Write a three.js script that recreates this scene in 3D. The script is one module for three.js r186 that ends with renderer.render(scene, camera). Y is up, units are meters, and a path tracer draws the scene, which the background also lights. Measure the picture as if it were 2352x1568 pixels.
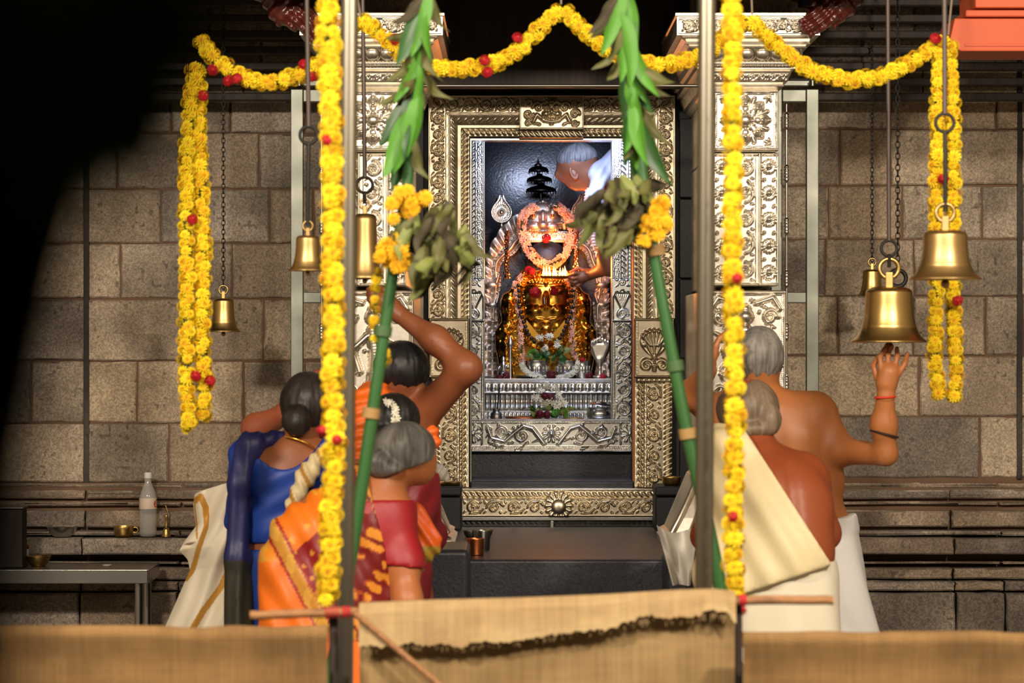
import * as THREE from 'three';
import { mergeGeometries } from 'three/addons/utils/BufferGeometryUtils.js';
import { RoundedBoxGeometry } from 'three/addons/geometries/RoundedBoxGeometry.js';
import { RectAreaLightUniformsLib } from 'three/addons/lights/RectAreaLightUniformsLib.js';

// ---------------------------------------------------------------- camera, light, exposure
const scene = new THREE.Scene();
const FPX = 6533;                                   // focal length in pixels of the 2352 x 1568 frame
const camera = new THREE.PerspectiveCamera(2 * Math.atan(784 / FPX) * 180 / Math.PI, 1.5, 0.1, 60);
camera.position.set(0, 1.6, 0);
camera.lookAt(0, 1.6, -10);
camera.focus = 11.6;
camera.userData.fStop = 4.6;
scene.add(camera);
scene.background = new THREE.Color(0x000000);
const renderer = new THREE.WebGLRenderer();
renderer.toneMapping = THREE.LinearToneMapping;
renderer.toneMappingExposure = 0.94;
renderer.shadowMap.enabled = true;
RectAreaLightUniformsLib.init();
const LAMP_WARM = 0xfff0dc, LAMP_COOL = 0xcfdcff;
const HALL_LAMPS = [                                // flood panels under the hall ceiling: x, y, z, width, height, radiance, aim
  { p: [-2.3, 3.72, -3.6], w: 0.42, h: 0.26, L: 740, t: [0.1, 1.5, -11.2] },
  { p: [2.5, 3.72, -3.4], w: 0.42, h: 0.26, L: 780, t: [0.3, 1.5, -11.2] },
  { p: [0.25, 3.78, -3.0], w: 0.34, h: 0.22, L: 370, t: [0.2, 1.5, -11.2] },
];
const SHRINE_LAMP = { p: [0.24, 2.47, -11.93], w: 0.5, h: 0.05, L: 125, t: [0.17, 1.55, -12.9] };

// ---------------------------------------------------------------- small helpers
let seed = 20240611;
const rnd = () => { seed = (seed * 1664525 + 1013904223) >>> 0; return seed / 4294967296; };
const rr = (a, b) => a + (b - a) * rnd();
const V = (x, y, z) => new THREE.Vector3(x, y, z);
const at = (px, py, d) => V((px - 1176) * d / FPX, 1.6 - (py - 784) * d / FPX, -d);   // a place d metres in front of the lens
const clamp = (x, a, b) => Math.min(b, Math.max(a, x));
const sst = (a, b, x) => { const t = clamp((x - a) / (b - a), 0, 1); return t * t * (3 - 2 * t); };
const taken = new Map();
function numbered(n) { const k = taken.get(n) || 0; taken.set(n, k + 1); return k ? n + '_' + String(k).padStart(3, '0') : n; }
function shadow(o) { o.castShadow = o.receiveShadow = true; return o; }
function thing(name, label, category, p = V(0, 0, 0), group) {
  const o = new THREE.Group(); o.name = numbered(name); o.position.copy(p); o.userData = { label, category };
  if (group) o.userData.group = group;
  scene.add(o); return o;
}
function structure(name, label, category, p = V(0, 0, 0)) { const o = thing(name, label, category, p); o.userData.kind = 'structure'; return o; }
const wpos = new Map();
function worldOf(o) { const p = V(0, 0, 0); while (o && o !== scene) { p.add(o.position); o = o.parent; } return p; }
// geometry given in world coordinates becomes a part of parent
function part(name, geo, mat, parent, label) {
  const w = worldOf(parent); geo.translate(-w.x, -w.y, -w.z);
  const m = shadow(new THREE.Mesh(geo, mat)); m.name = name; if (label) m.userData.label = label;
  parent.add(m); return m;
}
// shared geometry placed at world p
function inst(name, geo, mat, parent, p, rot, s = 1) {
  const m = shadow(new THREE.Mesh(geo, mat)); m.name = name; m.position.copy(p).sub(worldOf(parent));
  if (rot) { if (rot.isQuaternion) m.quaternion.copy(rot); else m.rotation.set(...rot); }
  if (typeof s === 'number') m.scale.setScalar(s); else m.scale.set(...s);
  parent.add(m); return m;
}
function merge(list) {
  return mergeGeometries(list.map((g) => { g = g.index ? g.toNonIndexed() : g; for (const k of Object.keys(g.attributes)) if (!['position', 'normal', 'uv', 'color'].includes(k)) g.deleteAttribute(k); return g; }), false);
}
const box = (x0, x1, y0, y1, z0, z1) => { const g = new THREE.BoxGeometry(Math.abs(x1 - x0), Math.abs(y1 - y0), Math.abs(z1 - z0)); g.translate((x0 + x1) / 2, (y0 + y1) / 2, (z0 + z1) / 2); metricUV(g); return g; };
const rbox = (x0, x1, y0, y1, z0, z1, r = 0.006) => { const g = new RoundedBoxGeometry(Math.abs(x1 - x0), Math.abs(y1 - y0), Math.abs(z1 - z0), 2, r); g.translate((x0 + x1) / 2, (y0 + y1) / 2, (z0 + z1) / 2); metricUV(g); return g; };
// uv in metres, by the axis a face points along
function metricUV(g, ou = 0, ov = 0) {
  const p = g.attributes.position, n = g.attributes.normal, uv = new Float32Array(p.count * 2);
  for (let i = 0; i < p.count; i++) {
    const ax = Math.abs(n.getX(i)), ay = Math.abs(n.getY(i)), az = Math.abs(n.getZ(i));
    let u, v;
    if (az >= ax && az >= ay) { u = p.getX(i); v = p.getY(i); } else if (ax >= ay) { u = p.getZ(i); v = p.getY(i); } else { u = p.getX(i); v = p.getZ(i); }
    uv[2 * i] = u + ou; uv[2 * i + 1] = v + ov;
  }
  g.setAttribute('uv', new THREE.BufferAttribute(uv, 2)); return g;
}
function tube(pts, r, seg = 24, rad = 8, closed = false) { return new THREE.TubeGeometry(new THREE.CatmullRomCurve3(pts, closed), seg, r, rad, closed); }
function rod(a, b, r0, r1 = r0, rad = 12, hs = 1) {
  const L = a.distanceTo(b), g = new THREE.CylinderGeometry(r1, r0, L, rad, hs); g.translate(0, L / 2, 0);
  g.applyQuaternion(new THREE.Quaternion().setFromUnitVectors(V(0, 1, 0), b.clone().sub(a).normalize())); g.translate(a.x, a.y, a.z); return g;
}
function lathe(prof, p, n = 32) { const g = new THREE.LatheGeometry(prof.map((q) => new THREE.Vector2(q[0], q[1])), n); g.translate(p.x, p.y, p.z); return g; }
// ---------------------------------------------------------------- noise
function hash(x, y, z) { let h = (x * 374761393 + y * 668265263 + z * 2147483647) | 0; h = Math.imul(h ^ (h >>> 13), 1274126177); h ^= h >>> 16; return (h >>> 0) / 4294967296; }
function noise(x, y, z = 0, per = 0) {
  const xi = Math.floor(x), yi = Math.floor(y), zi = Math.floor(z); let fx = x - xi, fy = y - yi, fz = z - zi;
  fx = fx * fx * (3 - 2 * fx); fy = fy * fy * (3 - 2 * fy); fz = fz * fz * (3 - 2 * fz);
  const w = per ? (a) => ((a % per) + per) % per : (a) => a; const h = (a, b, c) => hash(w(xi + a), w(yi + b), zi + c);
  const L = (a, b, t) => a + (b - a) * t;
  return L(L(L(h(0, 0, 0), h(1, 0, 0), fx), L(h(0, 1, 0), h(1, 1, 0), fx), fy), L(L(h(0, 0, 1), h(1, 0, 1), fx), L(h(0, 1, 1), h(1, 1, 1), fx), fy), fz);
}
function fbm(x, y, z = 0, o = 4, per = 0) { let s = 0, a = 0.5, f = 1; for (let i = 0; i < o; i++) { s += a * noise(x * f, y * f, z + i * 7.3, per ? per * f : 0); a *= 0.5; f *= 2; } return s / (1 - Math.pow(0.5, o)); }
// ---------------------------------------------------------------- textures and materials
function dataTex(n, metres, fn, srgb = true) {            // fn(u, v) in 0..1 -> [r, g, b] 0..255
  const d = new Uint8Array(n * n * 4);
  for (let j = 0; j < n; j++) for (let i = 0; i < n; i++) { const c = fn(i / n, j / n), k = 4 * (j * n + i); d[k] = clamp(c[0], 0, 255); d[k + 1] = clamp(c[1], 0, 255); d[k + 2] = clamp(c[2], 0, 255); d[k + 3] = 255; }
  const t = new THREE.DataTexture(d, n, n); t.wrapS = t.wrapT = THREE.RepeatWrapping; t.magFilter = THREE.LinearFilter; t.minFilter = THREE.LinearMipmapLinearFilter; t.generateMipmaps = true;
  t.repeat.set(1 / metres, 1 / metres); if (srgb) t.colorSpace = THREE.SRGBColorSpace; t.needsUpdate = true; return t;
}
function stoneMat(k, base, dark, speck) {
  const N = 384, h = new Float32Array(N * N);
  const map = dataTex(N, 0.9, (u, v) => {
    const big = fbm(u * 3, v * 3, k * 11, 4, 3), mid = fbm(u * 14, v * 14, k * 5 + 3, 3, 14), fine = noise(u * 192, v * 192, k, 192), st = fbm(u * 8, v * 2, k * 3 + 9, 3, 8);
    const pit = sst(0.72, 0.84, noise(u * 64, v * 64, k + 40, 64)) * sst(0.5, 0.7, mid) * 0.6;
    const t = clamp(sst(0.36, 0.66, big) * 0.75 + (st - 0.5) * 0.7, 0, 1);
    h[Math.round(v * N) * N + Math.round(u * N)] = 0.5 * fine + 0.6 * mid - 0.7 * pit;
    return [0, 1, 2].map((i) => (base[i] + (dark[i] - base[i]) * t) * (0.86 + 0.2 * mid + speck * (fine - 0.5)) * (1 - 0.42 * pit));
  });
  const bump = dataTex(N, 0.9, (u, v) => { const x = 120 + 100 * h[Math.round(v * N) * N + Math.round(u * N)]; return [x, x, x]; }, false);
  return new THREE.MeshStandardMaterial({ map, bumpMap: bump, bumpScale: 0.0022, roughness: 0.86 });
}
const M = {};
M.stones = [stoneMat(1, [180, 162, 138], [128, 112, 94], 0.36), stoneMat(2, [170, 154, 134], [114, 102, 88], 0.38), stoneMat(3, [186, 166, 138], [140, 120, 98], 0.36), stoneMat(4, [164, 150, 134], [106, 96, 86], 0.4)];
M.stoneBase = stoneMat(5, [164, 144, 122], [104, 90, 78], 0.36);
M.mortar = new THREE.MeshStandardMaterial({ color: 0x6e5440, roughness: 0.95 });
M.blackStone = stoneMat(6, [50, 50, 58], [30, 31, 38], 0.4); M.blackStone.roughness = 0.42;
M.darkWall = stoneMat(7, [46, 44, 44], [28, 27, 29], 0.3); M.darkWall.roughness = 0.6;
M.shrineWall = stoneMat(8, [34, 40, 58], [16, 20, 32], 0.2); M.shrineWall.roughness = 0.15; M.shrineWall.bumpScale = 0.0005;
M.floor = stoneMat(9, [130, 122, 112], [92, 86, 78], 0.3);
M.plaster = new THREE.MeshStandardMaterial({ color: 0xb4aa98, roughness: 0.9 });
const metal = (c, r, extra = {}) => new THREE.MeshStandardMaterial({ color: c, metalness: 1, roughness: r, ...extra });
const tarnish = dataTex(256, 0.5, (u, v) => { const t = fbm(u * 6, v * 6, 71, 4, 6), f = noise(u * 60, v * 60, 3, 60); const k = 0.84 + 0.2 * (t - 0.3) + 0.06 * f; return [255 * k, 250 * k, 240 * k]; });
M.silver = metal(0xf4f0e8, 0.36, { map: tarnish }); M.silverDoor = metal(0xe0d6c2, 0.36, { map: tarnish }); M.silverCool = metal(0xe6e8ea, 0.34, { map: tarnish });
M.silverArch = metal(0xf4e8de, 0.5, { map: tarnish }); M.silverDark = metal(0x4a4844, 0.4);
M.gold = metal(0xf0b548, 0.24); M.brass = metal(0xcaa868, 0.34); M.brassDark = metal(0xbc9c66, 0.4); M.copper = metal(0xc8784a, 0.32);
const steelMap = dataTex(256, 0.4, (u, v) => { const t = fbm(u * 5, v * 5, 21, 4, 5); const k = 0.75 + 0.35 * (t - 0.3); return [150 * k, 152 * k, 140 * k]; });
M.steelPaint = metal(0xffffff, 0.42, { map: steelMap, metalness: 0.75 });
M.steel = metal(0xb8b6b0, 0.26); M.steelDull = metal(0x8f8b82, 0.38);
M.post = metal(0x9b9484, 0.33);
M.iron = new THREE.MeshStandardMaterial({ color: 0x33302c, roughness: 0.55, metalness: 0.6 });
M.rodIron = new THREE.MeshStandardMaterial({ color: 0x5b504a, roughness: 0.5, metalness: 0.5 });
const std = (c, r = 0.8, e = {}) => new THREE.MeshStandardMaterial({ color: c, roughness: r, ...e });
const woodMap = dataTex(256, 0.5, (u, v) => { const g = fbm(u * 40, v * 3, 5, 3, 40), t = fbm(u * 6, v * 6, 15, 3, 6); const k = 0.6 + 0.5 * g + 0.3 * (t - 0.5); return [60 * k, 46 * k, 38 * k]; });
M.darkWood = new THREE.MeshStandardMaterial({ map: woodMap, roughness: 0.65 });
M.maroonWood = new THREE.MeshPhysicalMaterial({ color: 0x5a1e16, roughness: 0.3, clearcoat: 0.8, clearcoatRoughness: 0.15 });
M.orangePaint = std(0xd8633a, 0.6);
M.black = std(0x0b0a0a, 0.8);
const petal = (c) => new THREE.MeshStandardMaterial({ color: c, roughness: 0.75, vertexColors: true });
M.yellow = petal(0xffffff); M.rose = std(0xb0101c, 0.6, {}); M.roseDark = std(0x5c0a16, 0.65); M.pinkPetal = std(0xf0b89a, 0.8); M.whitePetal = std(0xe8e4d0, 0.8);
M.leafGreen = std(0x4a8420, 0.55);
M.leafDeep = std(0x27501f, 0.45); M.leafOlive = std(0x58582a, 0.6); M.leafDry = std(0x3c3520, 0.75); M.leafPale = std(0x747c3e, 0.6);
M.bamboo = std(0x2f5a2a, 0.42); M.bambooNode = std(0x3f5c33, 0.5); M.tape = std(0x9c7a48, 0.7);
M.core = std(0x3c4a1c, 0.8);
M.string = std(0x8a7a68, 0.85); M.redThread = std(0xb8242c, 0.7);
M.stick = new THREE.MeshStandardMaterial({ map: dataTex(256, 0.3, (u, v) => { const g = fbm(u * 6, v * 20, 31, 3, 6), n = noise(u * 30, v * 30, 2, 30); const k = 0.66 + 0.5 * (g - 0.35) + 0.12 * n; return [176 * k, 124 * k, 76 * k]; }), roughness: 0.7 });
function weave(k, a, b, n = 512, met = 0.5) {
  return dataTex(n, met, (u, v) => {
    const wx = Math.sin(u * Math.PI * 2 * 120), wy = Math.sin(v * Math.PI * 2 * 120), slub = noise(u * 128, v * 128 / 16, k, 0), slub2 = noise(u * 8, v * 128, k + 4, 0), t = fbm(u * 4, v * 4, k + 8, 4, 4);
    const s = 0.82 + 0.03 * wx * wy + 0.09 * (slub - 0.5) + 0.06 * (slub2 - 0.5); const m = sst(0.35, 0.7, t);
    return [0, 1, 2].map((i) => (a[i] + (b[i] - a[i]) * m) * s);
  });
}
M.burlap = new THREE.MeshStandardMaterial({ map: weave(2, [180, 148, 98], [154, 122, 76]), roughness: 0.92, side: THREE.DoubleSide });
M.burlapPale = new THREE.MeshStandardMaterial({ map: weave(5, [204, 176, 126], [184, 152, 104]), roughness: 0.92, side: THREE.DoubleSide });
M.burlapDark = new THREE.MeshStandardMaterial({ map: weave(9, [158, 120, 70], [130, 96, 52]), roughness: 0.92, side: THREE.DoubleSide });
M.vcol = new THREE.MeshStandardMaterial({ vertexColors: true, roughness: 0.75 });
M.vsilk = new THREE.MeshPhysicalMaterial({ vertexColors: true, roughness: 0.5, sheen: 0.4, sheenRoughness: 0.4 });
M.vskin = new THREE.MeshPhysicalMaterial({ vertexColors: true, roughness: 0.48 });
M.vhair = new THREE.MeshStandardMaterial({ vertexColors: true, roughness: 0.5 });
// ---------------------------------------------------------------- lamps
function floodLamp(q, name, label, colour, body) {
  const p = V(...q.p), o = thing(name, label, 'lamp', p), dir = V(...q.t).sub(p).normalize();
  const quat = new THREE.Quaternion().setFromRotationMatrix(new THREE.Matrix4().lookAt(p, V(...q.t), V(0, 1, 0)));   // local -z towards the aim
  const hg = new RoundedBoxGeometry(q.w + 0.04, q.h + 0.04, 0.05, 2, 0.01); hg.translate(0, 0, 0.03);
  const h = inst('lamp_housing', hg, body, o, p, quat);
  const gg = new THREE.BoxGeometry(q.w, q.h, 0.006);
  inst('lamp_diffuser', gg, new THREE.MeshStandardMaterial({ color: 0xffffff, emissive: colour, emissiveIntensity: 3 }), o, p, quat);
  const l = new THREE.RectAreaLight(colour, q.L, q.w, q.h); l.name = 'lamp_light'; l.position.copy(dir).multiplyScalar(0.012); l.quaternion.copy(quat); o.add(l);
}
// ---------------------------------------------------------------- relief: height fields beaten into sheet metal
class Relief {
  constructor(w, h, step) { this.w = w; this.h = h; this.nx = Math.max(2, Math.round(w / step) + 1); this.ny = Math.max(2, Math.round(h / step) + 1); this.sx = w / (this.nx - 1); this.sy = h / (this.ny - 1); this.H = new Float32Array(this.nx * this.ny); }
  each(x0, y0, x1, y1, f) {
    const i0 = Math.max(0, Math.ceil(x0 / this.sx)), i1 = Math.min(this.nx - 1, Math.floor(x1 / this.sx)), j0 = Math.max(0, Math.ceil(y0 / this.sy)), j1 = Math.min(this.ny - 1, Math.floor(y1 / this.sy));
    for (let j = j0; j <= j1; j++) for (let i = i0; i <= i1; i++) { const k = j * this.nx + i; this.H[k] = f(i * this.sx, j * this.sy, this.H[k]); }
    return this;
  }
  base(f) { return this.each(-1, -1, 9, 9, (x, y) => f(x, y)); }
  add(x0, y0, x1, y1, a) { return this.each(x0, y0, x1, y1, (x, y, h) => h + a); }
  bar(x0, y0, x1, y1, a) { return this.each(x0, y0, x1, y1, (x, y, h) => { const t = (x1 - x0 < y1 - y0) ? (2 * (x - x0) / (x1 - x0) - 1) : (2 * (y - y0) / (y1 - y0) - 1); return Math.max(h, a * Math.sqrt(Math.max(0, 1 - t * t))); }); }
  dome(x, y, r, a, b = 0, ry = r) { return this.each(x - r, y - ry, x + r, y + ry, (u, v, h) => { const d = ((u - x) / r) ** 2 + ((v - y) / ry) ** 2; return d < 1 ? Math.max(h, b + a * Math.sqrt(1 - d)) : h; }); }
  beads(x0, y0, x1, y1, r, a, b = 0) { const n = Math.max(1, Math.round(Math.hypot(x1 - x0, y1 - y0) / (2.15 * r))); for (let i = 0; i <= n; i++) this.dome(x0 + (x1 - x0) * i / n, y0 + (y1 - y0) * i / n, r, a, b); return this; }
  stroke(pts, r, a, b = 0, r1 = r) {
    let L = 0; for (let i = 1; i < pts.length; i++) L += Math.hypot(pts[i][0] - pts[i - 1][0], pts[i][1] - pts[i - 1][1]);
    let s = 0;
    for (let i = 1; i < pts.length; i++) {
      const d = Math.hypot(pts[i][0] - pts[i - 1][0], pts[i][1] - pts[i - 1][1]), n = Math.max(1, Math.ceil(d / (Math.min(r, r1) * 0.5)));
      for (let k = 0; k <= n; k++) { const t = k / n, q = (s + d * t) / L, R = r + (r1 - r) * q; this.dome(pts[i - 1][0] + (pts[i][0] - pts[i - 1][0]) * t, pts[i - 1][1] + (pts[i][1] - pts[i - 1][1]) * t, R, a * (0.5 + 0.5 * R / Math.max(r, r1)), b); }
      s += d;
    }
    return this;
  }
  rope(x0, y0, x1, y1, a, per, b = 0, slant = 1) {
    const vert = y1 - y0 > x1 - x0;
    return this.each(x0, y0, x1, y1, (x, y, h) => { const t = vert ? 2 * (x - x0) / (x1 - x0) - 1 : 2 * (y - y0) / (y1 - y0) - 1, s = vert ? y : x; const c = Math.sqrt(Math.max(0, 1 - t * t)); return Math.max(h, b + a * c * (0.55 + 0.45 * Math.cos(2 * Math.PI * (s / per + slant * t * 0.45)))); });
  }
  spiral(cx, cy, r, a0, turns, dir, wd, a, b = 0) { const p = []; const n = 30; for (let i = 0; i <= n; i++) { const t = i / n, R = r * (1 - 0.78 * t), q = a0 + dir * turns * 2 * Math.PI * t; p.push([cx + R * Math.cos(q), cy + R * Math.sin(q)]); } return this.stroke(p, wd, a, b, wd * 0.7); }
  rosette(cx, cy, r, n, a, b = 0) {
    for (let i = 0; i < n; i++) { const q = 2 * Math.PI * i / n, c = Math.cos(q), s = Math.sin(q); this.stroke([[cx + 0.38 * r * c, cy + 0.38 * r * s], [cx + 0.82 * r * c, cy + 0.82 * r * s]], 0.1 * r, a * 0.7, b, Math.min(0.18, 2.4 / n) * r); }
    return this.dome(cx, cy, 0.3 * r, a, b);
  }
  leaf(x, y, ang, len, wd, a, b = 0) { const c = Math.cos(ang), s = Math.sin(ang), k = 0.3; const p = []; for (let i = 0; i <= 8; i++) { const t = i / 8, w = k * len * t * t; p.push([x + len * t * c - w * s, y + len * t * s + w * c]); } return this.stroke(p, wd, a, b, wd * 0.25); }
  // a running scroll of vines along y in the strip x0..x1
  vine(x0, x1, y0, y1, a, b = 0, cell = 0) {
    const w = x1 - x0, xc = (x0 + x1) / 2, L = cell || w * 1.05, n = Math.max(1, Math.round((y1 - y0) / L)), l = (y1 - y0) / n;
    for (let i = 0; i < n; i++) {
      const cy = y0 + (i + 0.5) * l, d = i % 2 ? 1 : -1, R = Math.min(w, l) * 0.43;
      this.spiral(xc, cy, R, d > 0 ? -Math.PI / 2 : Math.PI / 2 + Math.PI * 0, 1.35, d, R * 0.15, a, b);
      this.rosette(xc, cy, R * 0.5, 6, a * 0.85, b);
      for (const [sx, sy] of [[-1, -1], [1, -1], [-1, 1], [1, 1]]) { this.leaf(xc + sx * w * 0.3, cy + sy * l * 0.36, Math.atan2(sy * 0.7, sx), w * 0.17, w * 0.045, a * 0.7, b); }
      this.stroke([[xc + d * R * 0.95, cy - l * 0.1], [xc + d * R, cy + l * 0.25], [xc + d * R * 0.3, cy + l * 0.52]], R * 0.12, a * 0.85, b);
    }
    return this;
  }
  hvine(x0, x1, y0, y1, a, b = 0, cell = 0) {          // the same along x
    const T = new Relief(this.h, this.w, this.sx); T.vine(y0, y1, x0, x1, a, b, cell);
    return this.each(x0, y0, x1, y1, (x, y, h) => { const i = Math.round(y / T.sx), j = Math.round(x / T.sy); return Math.max(h, T.H[Math.min(T.ny - 1, j) * T.nx + Math.min(T.nx - 1, i)]); });
  }
  geo(thick = 0.01, keep = null, warp = null) {
    const { nx, ny } = this, pos = [], uv = [], idx = [];
    for (let j = 0; j < ny; j++) for (let i = 0; i < nx; i++) { let x = i * this.sx, y = j * this.sy; const z = this.H[j * nx + i]; if (warp) [x, y] = warp(x, y); pos.push(x, y, z); uv.push(x, y); }
    const ok = (i, j) => !keep || keep((i + 0.5) * this.sx, (j + 0.5) * this.sy);
    const base = pos.length / 3; const low = new Map();
    const lo = (k) => { if (!low.has(k)) { low.set(k, pos.length / 3); pos.push(pos[3 * k], pos[3 * k + 1], -thick); uv.push(pos[3 * k], pos[3 * k + 1]); } return low.get(k); };
    const wall = (a, b) => { idx.push(a, lo(a), b, b, lo(a), lo(b)); };
    for (let j = 0; j < ny - 1; j++) for (let i = 0; i < nx - 1; i++) {
      if (!ok(i, j)) continue;
      const a = j * nx + i, b = a + 1, c = a + nx, d = c + 1; idx.push(a, b, d, a, d, c);
      if (i === 0 || !ok(i - 1, j)) wall(c, a); if (i === nx - 2 || !ok(i + 1, j)) wall(b, d);
      if (j === 0 || !ok(i, j - 1)) wall(a, b); if (j === ny - 2 || !ok(i, j + 1)) wall(d, c);
    }
    const g = new THREE.BufferGeometry(); g.setAttribute('position', new THREE.Float32BufferAttribute(pos, 3)); g.setAttribute('uv', new THREE.Float32BufferAttribute(uv, 2)); g.setIndex(idx); g.computeVertexNormals();
    return g;
  }
}
const place = (g, x, y, z, flipX = false) => {
  if (flipX) { g.scale(-1, 1, 1); const ix = g.index.array; for (let i = 0; i < ix.length; i += 3) { const t = ix[i]; ix[i] = ix[i + 1]; ix[i + 1] = t; } g.computeVertexNormals(); }
  g.translate(x, y, z); return g;
};
// stack of rectangles: prof = [[half width, y, front z], ...], the back stays at zBack
function squareLoft(xc, prof, zBack) {
  const pos = [], uv = [], idx = [];
  const quad = (a, b, c, d) => { const n = pos.length / 3; for (const p of [a, b, c, d]) { pos.push(...p); uv.push(p[0] + p[2], p[1]); } idx.push(n, n + 1, n + 2, n, n + 2, n + 3); };
  for (let i = 1; i < prof.length; i++) {
    const [h0, y0, z0] = prof[i - 1], [h1, y1, z1] = prof[i];
    quad([xc - h0, y0, z0], [xc + h0, y0, z0], [xc + h1, y1, z1], [xc - h1, y1, z1]);
    quad([xc + h0, y0, z0], [xc + h0, y0, zBack], [xc + h1, y1, zBack], [xc + h1, y1, z1]);
    quad([xc - h0, y0, zBack], [xc - h0, y0, z0], [xc - h1, y1, z1], [xc - h1, y1, zBack]);
  }
  const [hb, yb, zb] = prof[0], [ht, yt, zt] = prof[prof.length - 1];
  quad([xc - hb, yb, zBack], [xc + hb, yb, zBack], [xc + hb, yb, zb], [xc - hb, yb, zb]); quad([xc - ht, yt, zt], [xc + ht, yt, zt], [xc + ht, yt, zBack], [xc - ht, yt, zBack]);
  const g = new THREE.BufferGeometry(); g.setAttribute('position', new THREE.Float32BufferAttribute(pos, 3)); g.setAttribute('uv', new THREE.Float32BufferAttribute(uv, 2)); g.setIndex(idx); g.computeVertexNormals(); return g;
}
// ---------------------------------------------------------------- soft bodies: distance fields meshed by surface nets
const cap = (a, b, ra, rb = ra) => { const ax = a.x, ay = a.y, az = a.z, dx = b.x - ax, dy = b.y - ay, dz = b.z - az, L = dx * dx + dy * dy + dz * dz || 1e-9; return (x, y, z) => { const px = x - ax, py = y - ay, pz = z - az, t = clamp((px * dx + py * dy + pz * dz) / L, 0, 1); return Math.hypot(px - t * dx, py - t * dy, pz - t * dz) - (ra + (rb - ra) * t); }; };
const ell = (c, rx, ry, rz, rot) => {
  const q = rot ? new THREE.Matrix3().setFromMatrix4(new THREE.Matrix4().makeRotationFromEuler(new THREE.Euler(...rot)).transpose()).elements : null;
  return (x, y, z) => { x -= c.x; y -= c.y; z -= c.z; if (q) { const X = q[0] * x + q[3] * y + q[6] * z, Y = q[1] * x + q[4] * y + q[7] * z, Z = q[2] * x + q[5] * y + q[8] * z; x = X; y = Y; z = Z; } const k0 = Math.hypot(x / rx, y / ry, z / rz), k1 = Math.hypot(x / rx / rx, y / ry / ry, z / rz / rz); return k1 < 1e-9 ? -Math.min(rx, ry, rz) : k0 * (k0 - 1) / k1; };
};
const smin = (a, b, k) => { const h = Math.max(k - Math.abs(a - b), 0) / k; return Math.min(a, b) - h * h * k * 0.25; };
const uni = (list, k) => (x, y, z) => { let d = list[0](x, y, z); for (let i = 1; i < list.length; i++) d = smin(d, list[i](x, y, z), k); return d; };
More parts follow.
